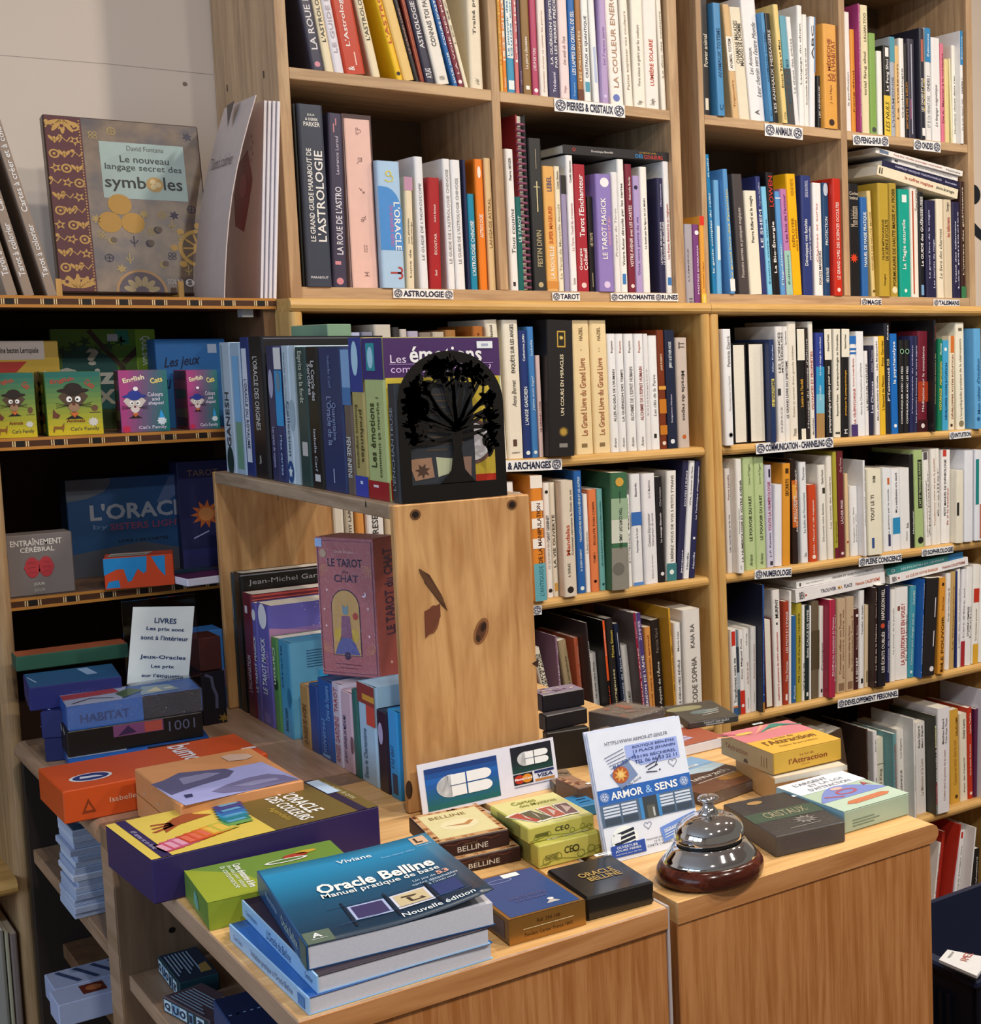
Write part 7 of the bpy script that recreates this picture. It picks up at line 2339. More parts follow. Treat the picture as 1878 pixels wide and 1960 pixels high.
# acrylic price sign
Yp = 1.99
pTL, pTR, pBL = onY(*cc(1040, 130), Yp), onY(*cc(1520, 124), Yp), onY(*cc(992, 732), Yp)
Ws, Hs = (pTR - pTL).length, 0
zsg = zF
nn = onZ(*cc(1000, 745), zF)
Yp = nn.y
pTL, pTR, pBL, pBR = onY(*cc(1040, 130), Yp), onY(*cc(1520, 124), Yp), onY(*cc(992, 736), Yp), onY(*cc(1470, 748), Yp)
root = thing('price_sign', 'clear stand with a white price notice on top of the wrapped boxes', 'sign', (pBL.x, Yp, zF + .0006))
b = MB()
b.face([p + Vector((0, 0, 0)) for p in (pBL, pBR, pTR, pTL)], 'e8ecf4')
b.face([p + Vector((0, .0006, 0)) for p in (pBL, pTL, pTR, pBR)], 'd8dce8')
ex = (pBR - pBL).normalized()
ey = (pTL - pBL).normalized()
F = Frame(pBL, ex, ey, (0, -1, 0))
W_, H_ = (pBR - pBL).length, (pTL - pBL).length
TX = '1c3c68'
for s_, y_, h_, x0_, x1_ in (('LIVRES', .81, .07, .36, .72), ('Les prix sont', .7, .06, .24, .86), ('sont à l\'intérieur', .59, .06, .16, .94), ('Jeux-Oracles', .33, .065, .17, .92), ('Les prix', .215, .055, .36, .74), ('sur l\'étiquette', .09, .06, .22, .9)):
    b.text(F, s_, W_ * x0_, H_ * y_, W_ * (x1_ - x0_), H_ * h_, TX, .02, lift=.0006)
wbuild(b, 'notice', root)
ac = bpy.data.materials.new('acrylic')
ac.use_nodes = True
bs = ac.node_tree.nodes['Principled BSDF']
bs.inputs['Transmission Weight'].default_value = 1
bs.inputs['Roughness'].default_value = .03
bs.inputs['IOR'].default_value = 1.2
bs.inputs['Base Color'].default_value = (.9, .95, 1, 1)
b = MB()
hTL, hTR = onY(*cc(985, 86), Yp + .004), onY(*cc(1500, 66), Yp + .004)
b.abox(hTL.x - .006, hTR.x + .004, Yp + .002, Yp + .0045, zF + .0008, hTL.z, ac)
b.abox(hTL.x - .006, hTR.x + .004, Yp - .012, Yp + .0018, zF + .0008, zF + .003, ac)
wbuild(b, 'acrylic_holder', root)['label'] = 'clear acrylic holder'

# ------------------------------------------------------------------ boxes lying on the counter
c6 = cv(60, 1380, 2.608)
c3 = cv(300, 1550, 2.762)
c7 = cv(760, 1380, 3.612)
c11 = cv(1100, 1340, 2.762)
c10 = cv(1000, 1130, 4.471)
e10 = cv(1000, 1280, 6.533)
GB = 'boxes lying on the counter'


def d_orange(b, FT, FF, FL, wu, wv, h):
    b.disc(FT, wu * .17, wv * .34, .022, 'e4e4ea', .019, h=.0004)
    b.disc(FT, wu * .17, wv * .34, .0185, '2a3470', .0158, h=.0006)
    b.poly(FT, [(wu * .17 - .012, wv * .34 - .004), (wu * .17 + .012, wv * .34 - .006), (wu * .17 + .006, wv * .34 + .002), (wu * .17 - .01, wv * .34 + .006)], 'd8dcec', .0008)
    F2 = Frame(FT.o, -FT.ey, FT.ex, FT.n)
    b.text(F2, 'bumo', -wv * .92, wu * .62, wv * .7, .026, 'ece4e0', .02, lift=.0006)
    b.poly(FF, [(wu * .08, h * .22), (wu * .145, h * .22), (wu * .112, h * .66)], '8a3410', .0004)
    b.poly(FF, [(wu * .095, h * .3), (wu * .13, h * .3), (wu * .112, h * .52)], 'd0521c', .0006)
    b.text(FF, 'Isabelle Cerf', wu * .21, h * .42, wu * .22, h * .16, 'eec8a0', .0)


zO = lbox('game_box', 'glossy orange game box with a round seal, overhanging the counter edge', 'box', (165, 520), (1180, 160), (20, 240), (155, 355), CT, 'd2501a', d_orange, group=GB, conv=c6)
s = MB()
q_ = onZ(*c6(1085, 136), zO)
s.abox(q_.x - .008, q_.x + .008, q_.y - .004, q_.y + .004, zO + .0004, zO + .0006, 'ece8ec')
o_ = wbuild(s, 'price_sticker', [x for x in bpy.data.objects if x.get('label', '').startswith('glossy orange game')][0])
o_['label'] = 'small white price sticker'
zP = None
nL = onZ(*c6(497, 482), CT)
zP = Z_at(c6(480, 245)[1], nL.x, nL.y)


def d_peach(b, FT, FF, FL, wu, wv, h):
    for k in range(2):
        b.line(FL, [(wv * .02, h * (.5 + .0 * k)), (wv * .98, h * .5)], .0008, 'b8783c', .0003)
    for (x, y) in ((.2, .6), (.5, .62), (.75, .3)):
        b.rect(FL, wv * x, h * y, wv * x + .003, h * y + .003, 'ecd8c0', .0004)


rt, *_ = carton('game_box', 'peach box with two grey hands on its lid, next to the orange box', 'box', c6(744, 422), c6(480, 245), c6(1360, 296), zP, CT + .0003, 'd8935a', decal=d_peach, group=GB)
b = MB()
tp_ = lambda pts, m, l: tpoly(b, None, zP, pts, c6, m, l)
tp_([(770, 424), (690, 380), (600, 318), (1150, 205), (1340, 292)], 'a8a8d4', .0004)
tp_([(595, 320), (660, 300), (735, 262), (860, 250), (965, 240), (1012, 252), (985, 282), (860, 318), (760, 350), (700, 372), (650, 345)], '5c5878', .0007)
tp_([(735, 290), (880, 262), (950, 262), (870, 292), (760, 322)], '8a86a4', .0009)
tp_([(900, 355), (980, 318), (1080, 286), (1180, 266), (1260, 272), (1332, 292), (1200, 326), (1060, 352), (960, 362)], '7a7496', .0007)
tp_([(1000, 330), (1120, 300), (1220, 286), (1240, 296), (1100, 326)], '9a96b4', .0009)
tp_([(945, 182), (985, 170), (1075, 165), (1110, 178), (1070, 195), (985, 203)], 'd8b49a', .0007)
tp_([(760, 372), (802, 366), (808, 380), (772, 388)], '34345c', .0008)
wbuild(b, 'lid_picture', rt)


def d_purple(b, FT, FF, FL, wu, wv, h):
    F2 = Frame(FT.o, -FT.ey, FT.ex, FT.n)      # reads towards the room
    T = lambda s_, u0, u1, a, bb, c, bold=.02: b.text(F2, s_, -wv * bb, wu * u0, wv * (bb - a), wu * (u1 - u0), c, bold, lift=.0009)
    b.rect(FT, 0, 0, wu * .52, wv, 'd8bc50', .0003)
    b.rect(FT, wu * .5, 0, wu, wv, '6e5a28', .0004)
    b.poly(FT, [(wu * .35, 0), (wu * .52, 0), (wu * .52, wv * .55), (wu * .46, wv * .4)], 'd8bc50', .0005)
    b.rect(FT, wu * .04, 0, wu * .082, wv, '2c1c4c', .0006)
    T('69 cartes et un livret', .047, .068, .2, .7, 'b8b0c8', 0)
    b.rect(FT, wu * .9, wv * .0, wu * .945, wv, '2a2038', .0006)
    b.rect(FT, wu * .905, wv * .55, wu * .965, wv * .96, 'b8ccdc', .0010)
    T('avec un livre de cartes', .957, .985, .3, .85, 'cfc490', 0)
    T("L'ORACLE", .725, .8, .2, .84, 'f0ece0')
    T('DES COULEURS', .655, .715, .07, .77, 'f0ece0')
    T('Agendalis', .6, .64, .15, .52, 'c0a040', 0)
    # hand
    b.poly(FT, [(wu * .17, wv * .62), (wu * .2, wv * .72), (wu * .25, wv * .8), (wu * .33, wv * .86), (wu * .34, wv * .8), (wu * .4, wv * .7), (wu * .32, wv * .66), (wu * .24, wv * .62), (wu * .16, wv * .5)], '9a4a26', .0006)
    for k in range(3):
        b.line(FT, [(wu * .22, wv * (.64 + .03 * k)), (wu * (.12 + .01 * k), wv * (.56 + .09 * k))], wv * .035, '9a4a26', .0006)
    # fan of coloured cards
    cols = ['b03a50', 'c04a60', 'c05a7a', 'b8402c', 'c84a24', 'd0601c', 'd8902c', 'b8b040', '6a9a50', '2f7a5c', '1f7a84', '2f8ab0', '2c6aa8', '2a4a8c', '343a7c', '3c3470']
    for i, c in enumerate(cols):
        z_ = .0006 + .00014 * i
        if i < 8:
            x, y, dx, h_, sk = wu * (.07 + .038 * i), wv * (.07 + .022 * i), wu * .085, wv * .22, wu * .018
        else:
            j = i - 8
            x, y, dx, h_, sk = wu * (.385 + .008 * j), wv * (.3 + .065 * j), wu * .115, wv * .12, wu * .012
        P5 = [(x, y), (x + dx, y + h_ * .12), (x + dx - sk, y + h_ * 1.05), (x - sk, y + h_)]
        b.poly(FT, P5, c, z_)
        cxm, cym = sum(p[0] for p in P5) / 4, sum(p[1] for p in P5) / 4
        b.poly(FT, [(cxm + (p[0] - cxm) * .72, cym + (p[1] - cym) * .72) for p in P5], ('d898a8' if i < 3 else 'd8684a' if i < 6 else 'e0b84a') if i < 8 else ('5a9ab8' if i % 2 else c), z_ + .00006)


lbox('oracle_box', 'long violet and yellow box of colour cards in front of the peach box', 'box', (607, 920), (1735, 425), (398, 515), (600, 695), CT, '2c1f52', d_purple, group=GB, conv=c6)


def d_green(b, FT, FF, FL, wu, wv, h):
    F2 = Frame(FT.o, -FT.ey, FT.ex, FT.n)
    b.poly(FT, [(0, 0), (wu * .45, 0), (wu * .3, wv * .6), (0, wv)], '96a02c', .0003)
    b.rect(FF, 0, 0, wu, h, '8a9a2c', .0003)
    b.text(F2, 'Cartes divinatoires & livre', -wv * .86, wu * .29, wv * .72, .007, 'f0f0e4', .02, lift=.0008)
    b.text(F2, 'Jeu idéal pour débuter', -wv * .86, wu * .245, wv * .7, .0055, 'e4e8d0', .0, lift=.0008)
    b.text(F2, 'la cartomancie', -wv * .86, wu * .21, wv * .66, .0055, 'e4e8d0', .0, lift=.0008)
    b.poly(FL, [(wv * .4, h * .3), (wv * .44, h * .75), (wv * .52, h * .85), (wv * .58, h * .7), (wv * .62, h * .25), (wv * .5, h * .2)], '6aa88c', .0004)
    b.star(FL, wv * .5, h * .6, .008, 5, '7ab89c', .4, .0006)
    b.disc(FT, wu * .7, wv * .75, .012, 'a83a24', .006, h=.0006)
    b.disc(FT, wu * .62, wv * .66, .02, 'e4e0d4', .006, h=.0007)
    b.disc(FT, wu * .62, wv * .66, .016, '54762c', .0035, h=.0009)
    b.disc(FT, wu * .78, wv * .8, .01, 'c8a030', .005, h=.0006)


lbox('game_box', 'green card box under the edge of the blue oracle book', 'box', (885, 1050), (1650, 735), (725, 755), (880, 910), CT, '6c8a34', d_green, group=GB, conv=c6)


# three blue paperbacks at the corner
def flatbook(label, N, L, R, botN, zb, spine, covert, deco=None, spdeco=None, lift=0.0, grp='manuals piled at the counter corner', conv=c3):
    n = onZ(*conv(*botN), zb)
    zt = Z_at(conv(*N)[1], n.x, n.y)
    l, r_ = onZ(*conv(*L), zt), onZ(*conv(*R), zt)
    n = onZ(*conv(*N), zt)
    u = r_ - n
    wu = u.length
    u.normalize()
    v = Vector((-u.y, u.x, 0))
    wv = (l - n).dot(v)
    h = zt - zb - .0003
    n0 = Vector((n.x, n.y, zb + .0003))
    root = thing('paperback', label, 'book', n0, grp)
    b = MB()
    t = .0008
    b.box(n0, u * .0014, v * wv, Vector((0, 0, h)), mat(spine, .35))
    b.box(n0 + u * .0014, u * (wu - .0014), v * wv, Vector((0, 0, t)), mat(spine, .35))
    # upper cover, its free corner lifted a little
    nx, ny = 12, 10
    vs, ft = [], []
    for j in range(ny + 1):
        for i in range(nx + 1):
            a, c = i / nx, j / ny
            z = h - t + lift * (max(0, a - .35) / .65) ** 2 * (.35 + .65 * max(0, 1 - c * 1.15))
            for k in (0, t):
                vs.append(n0 + u * (.0014 + (wu - .0014) * a) + v * (wv * c) + Vector((0, 0, z + k)))
    I = lambda i, j, k: (j * (nx + 1) + i) * 2 + k
    for j in range(ny):
        for i in range(nx):
            ft.append((I(i, j, 1), I(i + 1, j, 1), I(i + 1, j + 1, 1), I(i, j + 1, 1)))
            ft.append((I(i, j, 0), I(i, j + 1, 0), I(i + 1, j + 1, 0), I(i + 1, j, 0)))
    for i in range(nx):
        ft.append((I(i, 0, 0), I(i + 1, 0, 0), I(i + 1, 0, 1), I(i, 0, 1)))
        ft.append((I(i, ny, 0), I(i, ny, 1), I(i + 1, ny, 1), I(i + 1, ny, 0)))
    for j in range(ny):
        ft.append((I(nx, j, 0), I(nx, j + 1, 0), I(nx, j + 1, 1), I(nx, j, 1)))
    b.mesh(vs, ft, covert, True)

    class Bent(Frame):
        def p(s, x, y, hh=.0004):
            a, c = x / wu, y / wv
            z = lift * (max(0, a - .35) / .65) ** 2 * (.35 + .65 * max(0, 1 - c * 1.15))
            return n0 + u * x + v * y + Vector((0, 0, h + z + hh))
    if deco:
        deco(b, Bent(n0, u, v, (0, 0, 1)), wu, wv)
    if spdeco:
        spdeco(b, Frame(n0 + v * wv, -v, (0, 0, 1), -u), wv, h)
    wbuild(b, 'cover', root)
    p = MB()
    p.box(n0 + u * .0016 + v * .0008 + Vector((0, 0, t + .0001)), u * (wu - .003), v * (wv - .0016), Vector((0, 0, h - 2 * t - .0002)), mat('cfcac8', .85, .1, scale=500))
    wbuild(p, 'page_block', root)
    return zt


def sp3(b, F, W, H):
    b.text(F, "Initiation pratique à l'Oracle Belline", W * .3, H * .2, W * .52, H * .5, '22406a', .0)
    b.text(F, 'Colette Silvestre', W * .06, H * .3, W * .12, H * .3, '4a6a90', .0)
    b.rect(F, W * .88, H * .15, W * .96, H * .8, '2f7ab4', .0004)


def sp2(b, F, W, H):
    b.text(F, "L'Oracle de Belline", W * .36, H * .2, W * .32, H * .55, '22406a', .0)
    b.text(F, 'Colette Silvestre', W * .06, H * .35, W * .16, H * .3, '3a5a80', .0)
    b.text(F, 'Grancher', W * .86, H * .3, W * .09, H * .35, '22406a', .0)


zb3 = flatbook('pale blue spined manual, lowest of the pile at the counter corner', (800, 995), (352, 612), (1775, 700), (805, 1090), CT, '9cc4e4', mat('1f5aa0', .3), None, sp3)
zb2 = flatbook('pale blue spined manual, in the middle of the pile at the counter corner', (845, 880), (315, 510), (1760, 622), (845, 975), zb3, '9cc4e4', mat('2c2230', .3), None, sp2)

m_ = bpy.data.materials.new('blue_cover')
m_.use_nodes = True
nt = m_.node_tree
tc = nt.nodes.new('ShaderNodeTexCoord')
sx = nt.nodes.new('ShaderNodeSeparateXYZ')
cr = nt.nodes.new('ShaderNodeValToRGB')
mp = nt.nodes.new('ShaderNodeMapRange')
nt.links.new(tc.outputs['Object'], sx.inputs[0])
nt.links.new(sx.outputs['Y'], mp.inputs['Value'])
mp.inputs['From Min'].default_value = CYF + 0.03
mp.inputs['From Max'].default_value = CYF + 0.24
for i, (p, c) in enumerate(((0, '123048'), (.42, '155478'), (.72, '1c84b4'), (1, '2a9ad0'))):
    e_ = cr.color_ramp.elements[i] if i < 2 else cr.color_ramp.elements.new(p)
    e_.position = p
    e_.color = lin(c) + [1]
nt.links.new(mp.outputs[0], cr.inputs['Fac'])
nt.links.new(cr.outputs[0], nt.nodes['Principled BSDF'].inputs['Base Color'])
nt.nodes['Principled BSDF'].inputs['Roughness'].default_value = .3


def top1(b, F, W, H):
    b.text(F, 'Oracle Belline', W * .22, H * .52, W * .66, H * .12, 'f4f4f4', .03, lift=.0009)
    b.text(F, 'Manuel pratique de base', W * .22, H * .445, W * .66, H * .07, 'eef0f2', .01, lift=.0009)
    b.text(F, 'Viviane', W * .42, H * .85, W * .2, H * .05, 'e4eaf0', .01, lift=.0009)
    b.text(F, 'Pour mieux aider', W * .66, H * .79, W * .2, H * .025, '8ac0dc', 0, lift=.0009)
    b.rect(F, W * .88, H * .86, W * .97, H * .97, 'd8b088', .0005)
    b.text(F, 'L', W * .9, H * .88, W * .04, H * .07, '3a2c24', .02, lift=.0009)
    b.text(F, 'Lumière', W * .885, H * .825, W * .09, H * .02, '9acce0', 0, lift=.0009)
    b.text(F, 'Un jeu de', W * .7, H * .385, W * .13, H * .03, 'd4dce4', .0, lift=.0009)
    b.text(F, '53', W * .84, H * .39, W * .07, H * .05, 'd8a088', .03, lift=.0009)
    b.text(F, 'cartes détachables', W * .68, H * .345, W * .26, H * .028, 'd4dce4', .0, lift=.0009)
    b.text(F, "à l'intérieur", W * .76, H * .31, W * .16, H * .026, 'd4dce4', .0, lift=.0009)
    for x0 in (.3, .53):
        b.rect(F, W * x0, H * .14, W * (x0 + .2), H * .31, 'a8b0cc' if x0 < .5 else 'd0ccd0', .0005)
        b.rect(F, W * (x0 + .015), H * .155, W * (x0 + .185), H * .295, '3a345c' if x0 < .5 else 'c8b488', .0007)
    b.rect(F, W * .76, H * .15, W * .9, H * .3, '2a3a68', .0005)
    b.line(F, [(W * .58, H * .26), (W * .66, H * .25), (W * .61, H * .24), (W * .62, H * .19), (W * .69, H * .19), (W * .67, H * .21)], .0035, '3a2c24', .0009)
    for x in (.285, .515, .745):
        b.line(F, [(W * x, H * .08), (W * x, H * .37)], .0022, '0c1c2c', .0006)
    for y in (.125, .325):
        b.line(F, [(W * .2, H * y), (W * .93, H * y)], .0012, '24486a', .0006)
    b.text(F, 'Nouvelle édition', W * .52, H * .045, W * .4, H * .045, 'e4e8ec', .01, lift=.0009)
    b.rect(F, W * .01, H * .0, W * .15, H * .13, '5c6a58', .0005)
    b.text(F, 'A', W * .05, H * .055, W * .05, H * .05, 'e0e0d8', .03, lift=.0009)
    b.line(F, [(W * .04, H * .04), (W * .12, H * .04)], .0008, 'd0d4c8', .0009)


def sp1(b, F, W, H):
    b.text(F, 'Oracle Belline', W * .52, H * .3, W * .32, H * .45, 'a8b8a8', .01)
    b.text(F, 'Manuel pratique', W * .2, H * .35, W * .24, H * .35, '9ab8d0', .0)
    b.rect(F, W * .88, 0, W, H, '5c6a58', .0004)


flatbook('blue oracle manual with a curled cover, topmost of the pile', (790, 722), (425, 345), (1785, 486), (800, 855), zb2, '1f4c74', m_, top1, sp1, lift=.012)


# Belline boxes
def d_bell(b, FT, FF, FL, wu, wv, h):
    b.rect(FT, .002, .002, wu - .002, wv - .002, 'c89a68', .0003)
    b.rect(FT, wu * .09, wv * .09, wu * .91, wv * .91, 'd8cc94', .0005)
    rn = random.Random(4)
    for i in range(40):
        t = rn.random()
        x, y = [(t, .05), (t, .95), (.05, t), (.95, t)][i % 4]
        b.star(FT, wu * x, wv * y, .004, 5, 'a8683c', .4, .0005, rn.random() * 6)
    b.text(FT, 'BELLINE', wu * .2, wv * .72, wu * .5, wv * .09, '8a6a34', .0, lift=.0008)
    b.disc(FT, wu * .5, wv * .45, wu * .26, 'e0d4a4', wv * .17, h=.0006)
    b.poly(FT, [(wu * .3, wv * .45), (wu * .6, wv * .38), (wu * .72, wv * .5), (wu * .66, wv * .52), (wu * .56, wv * .44)], 'b8804c', .0008)
    b.text(FF, 'ORACLE', wu * .36, h * .6, wu * .2, h * .1, '8a6a48', 0)
    b.text(FF, 'BELLINE', wu * .28, h * .22, wu * .42, h * .32, 'cfc4b0', .01)
    for s_ in (-1, 1):
        b.line(FF, [(wu * (.5 + s_ * .05), h * .78), (wu * (.5 + s_ * .15), h * .84), (wu * (.5 + s_ * .25), h * .7), (wu * (.5 + s_ * .38), h * .8)], h * .05, '6a3c2c', .0004)


GBel = 'dark brown oracle boxes'
nR = onZ(*c7(862, 966), CT)
zq = Z_at(c7(858, 864)[1], nR.x, nR.y)
carton('oracle_box', 'dark brown and cream oracle box, lower one of its pair', 'box', c7(345, 975), c7(112, 790), c7(858, 864), zq, CT + .0003, '33191a', top='d8c090', decal=d_bell, group=GBel)
nR = onZ(*c7(775, 861), zq)
zq2 = Z_at(c7(775, 746)[1], nR.x, nR.y)
carton('oracle_box', 'dark brown box with a cream ornate lid, upper one of its pair', 'box', c7(270, 850), c7(50, 670), c7(775, 746), zq2, zq + .0003, '33191a', top='d8c090', decal=d_bell, group=GBel)


def d_lime(b, FT, FF, FL, wu, wv, h):
    b.text(FT, 'Cartes', wu * .25, wv * .8, wu * .36, wv * .11, '8a8a2c', .01, lift=.0008)
    b.text(FT, 'des Mystères', wu * .3, wv * .66, wu * .56, wv * .11, '8a8a2c', .01, lift=.0008)
    for x, a, c in ((.22, .25, '5c5c44'), (.46, .05, 'b05a48'), (.68, -.08, '7a5a58'), (.08, .45, 'a84a3c')):
        cx_, cy_2 = wu * (x + .1), wv * .33
        P4 = []
        for dx, dy in ((-.5, -.5), (.5, -.5), (.5, .5), (-.5, .5)):
            X_, Y_ = dx * wu * .22, dy * wv * .44
            P4.append((X_ * math.cos(a) - Y_ * math.sin(a), X_ * math.sin(a) + Y_ * math.cos(a)))
        b.poly(FT, [(cx_ + p[0], cy_2 + p[1]) for p in P4], 'e4dcc8', .0005 + x * .0008)
        b.poly(FT, [(cx_ + p[0] * .84, cy_2 + p[1] * .84) for p in P4], c, .0007 + x * .0008)
        b.poly(FT, [(cx_ + P4[0][0] * .5, cy_2 + P4[0][1] * .6), (cx_ + P4[2][0] * .6, cy_2), (cx_, cy_2 + P4[2][1] * .7)], 'c8b0a0', .0009 + x * .0008)
    b.text(FF, 'CE', wu * .4, h * .42, wu * .13, h * .3, '2a2a18', .01)
    b.disc(FF, wu * .58, h * .56, h * .16, '2a2a18', h=.0004, n=14)
    b.disc(FF, wu * .58, h * .56, h * .1, 'b8b050', h=.0006, n=14)
    for k in range(4):
        b.line(FF, [(wu * .1, h * (.5 - .06 * k)), (wu * .3, h * (.52 - .06 * k))], .0006, '5a5a24', .0004)
    for k, x in enumerate((.12, .3, .66, .82, .92)):
        b.ring(FF, wu * x, h * (.28 + .1 * (k % 2)), h * .16, h * .04, '8a8a34', .0004, 12)
    b.line(FF, [(wu * .02, h * .12), (wu * .3, h * .3), (wu * .6, h * .12), (wu * .98, h * .35)], h * .04, '8a8a34', .0004)
    b.rect(FL, wv * .2, h * .1, wv * .8, h * .9, '8a8440', .0003)


GL_ = 'yellow green oracle boxes'
nN = onZ(*c7(985, 1030), CT)
zq = Z_at(c7(975, 868)[1], nN.x, nN.y)
carton('oracle_box', 'yellow green card box, lower one of its pair behind the black box', 'box', c7(975, 868), c7(700, 705), c7(1415, 762), zq, CT + .0003, 'c4bc58', decal=d_lime, group=GL_)
nN = onZ(*c7(905, 856), zq)
zq2 = Z_at(c7(905, 746)[1], nN.x, nN.y)
carton('oracle_box', 'yellow green card box with fanned cards on its lid, upper one of its pair', 'box', c7(905, 746), c7(600, 594), c7(1360, 640), zq2, zq + .0003, 'c4bc58', top='d8d08a', decal=d_lime, group=GL_)


def d_blue(b, FT, FF, FL, wu, wv, h):
    GOLD = mat('a87838', .28, .05, metal=.6)
    b.rect(FT, .0003, .0003, wu - .0003, wv - .0003, GOLD, .0002)
    b.rect(FT, .0035, .0035, wu - .0035, wv - .0035, mat('1a467c', .22), .0004)
    b.rect(FF, 0, 0, wu, h, GOLD, .0002)
    b.rect(FL, wv * .08, h * .15, wv * .92, h * .85, mat('20284c', .3), .0003)
    b.text(FT, 'ORACLE BELLINE', wu * .25, wv * .36, wu * .5, wv * .05, '5a5880', .0, lift=.0008)
    b.text(FT, 'Grimaud', wu * .3, wv * .29, wu * .4, wv * .05, '5a5880', .0, lift=.0008)
    b.ring(FT, wu * .42, wv * .83, wu * .16, .0012, '8a90b0', .0006, 18, ry=wv * .04)
    b.poly(FT, [(wu * .58, wv * .12), (wu * .76, wv * .12), (wu * .68, wv * .2)], 'c0b8a8', .0006)
    b.disc(FT, wu * .68, wv * .2, .003, 'e0dcd4', h=.0008)
    b.text(FF, 'Réf. 394 108', wu * .36, h * .64, wu * .3, h * .14, '4a2c0c', 0)
    b.line(FF, [(wu * .18, h * .5), (wu * .84, h * .5)], .0007, 'e0c890', .0006)
    b.text(FF, 'Fondant Cartier France 1845', wu * .2, h * .2, wu * .62, h * .14, '4a2c0c', 0)
    b.rect(FT, wu * .5, wv * .86, wu * .72, wv * .95, 'ecebf0', .0008)


nN = onZ(*c7(775, 1560), CT)
zq = Z_at(c7(770, 1380)[1], nN.x, nN.y)
carton('oracle_box', 'blue card box with golden sides at the counter front edge', 'box', c7(770, 1380), c7(590, 1090), c7(1300, 1235), zq, CT + .0003, '7a5a30', decal=d_blue, group='oracle boxes at the counter front')


def d_black(b, FT, FF, FL, wu, wv, h):
    b.text(FT, 'ORACLE', wu * .24, wv * .52, wu * .52, wv * .13, 'a88848', .02, lift=.0006)
    b.text(FT, 'BELLINE', wu * .3, wv * .38, wu * .48, wv * .12, 'a88848', .02, lift=.0006)


nN = onZ(*c7(1310, 1390), CT)
zq = Z_at(c7(1310, 1226)[1], nN.x, nN.y)
carton('oracle_box', 'glossy black card box with gold lettering at the counter front edge', 'box', c7(1310, 1226), c7(985, 1040), c7(1775, 1105), zq, CT + .0003, mat('1c1916', .16, spec=.6), decal=d_black, group='oracle boxes at the counter front', sticker=(.052, .098, .017, .007), bev=.002)

# CB card payment sign leaning on the crate
Yc = KY0 - .012
A, B_ = onY(*c7(112, 318), Yc), onY(*c7(1055, 99), Yc)
L0 = onY(*c7(152, 690), Yc)
ex = Vector((1, 0, 0))
wS = B_.x - A.x
zS = (A.z + B_.z) / 2 - CT
root = thing('payment_sign', 'white card payment sign leaning against the pine crate', 'sign', (A.x + .004, Yc - .012, CT + .0003), None, (-math.atan2(.012, zS), 0, 0))
b = MB()
b.abox(0, wS, 0, .0015, 0, zS, mat('dcdade', .3))
F = Frame((0, 0, 0), (1, 0, 0), (0, 0, 1), (0, -1, 0))


def cb_logo(x0, y0, w, h, cols):
    n = 8
    for i in range(n):
        b.rect(F, x0, y0 + h * i / n, x0 + w, y0 + h * (i + 1) / n, cols(i / (n - 1)), .0004)
    c_ = 'e8e8ec'
    # the C and the B of the emblem
    b.disc(F, x0 + w * .34, y0 + h * .5, w * .2, c_, h * .27, h=.0008, a0=math.pi / 2, a1=3 * math.pi / 2)
    b.disc(F, x0 + w * .34, y0 + h * .5, w * .2, c_, h * .27, h=.0008)
    b.rect(F, x0 + w * .34, y0 + h * .24, x0 + w * .54, y0 + h * .76, c_, .0009)
    for k in (0, 1):
        y_ = y0 + h * (.235 if k == 0 else .515)
        b.rect(F, x0 + w * .56, y_, x0 + w * .8, y_ + h * .25, c_, .0009)
        b.disc(F, x0 + w * .8, y_ + h * .125, w * .1, c_, h * .125, h=.0009, a0=-math.pi / 2, a1=math.pi / 2)
    b.line(F, [(x0 + w * .32, y0 + h * .5), (x0 + w * .56, y0 + h * .5)], h * .016, '1c3c64', .0012)


hx = lambda a, c, t: ''.join('%02x' % int(p + (q - p) * t) for p, q in zip(a, c))
cb_logo(wS * .04, zS * .08, wS * .52, zS * .8, lambda t: hx((26, 96, 92), (28, 86, 160), min(1, t * 1.6)) if t < .7 else hx((28, 96, 170), (26, 58, 116), (t - .7) / .3))
cb_logo(wS * .665, zS * .43, wS * .31, zS * .52, lambda t: hx((20, 60, 52), (24, 26, 36), min(1, t * 1.5)))
b.rect(F, wS * .665, zS * .2, wS * .81, zS * .41, '241c20', .0004)
b.disc(F, wS * .708, zS * .305, wS * .038, 'b8301c', zS * .085, h=.0006)
b.disc(F, wS * .766, zS * .305, wS * .038, 'd88a24', zS * .085, h=.0007)
b.text(F, 'MasterCard', wS * .672, zS * .285, wS * .13, zS * .05, 'f0ece8', .02, lift=.0012)
b.rect(F, wS * .825, zS * .36, wS * .975, zS * .41, '1c2c5c', .0004)
b.text(F, 'VISA', wS * .84, zS * .27, wS * .125, zS * .075, '1f2c54', .03, slant=.25, lift=.0008)
b.rect(F, wS * .825, zS * .2, wS * .975, zS * .245, 'b87a34', .0004)
b.line(F, [(wS * .665, zS * .16), (wS * .975, zS * .16), (wS * .975, zS * .02)], .001, '6a6c84', .0005)
b.build('card', root)

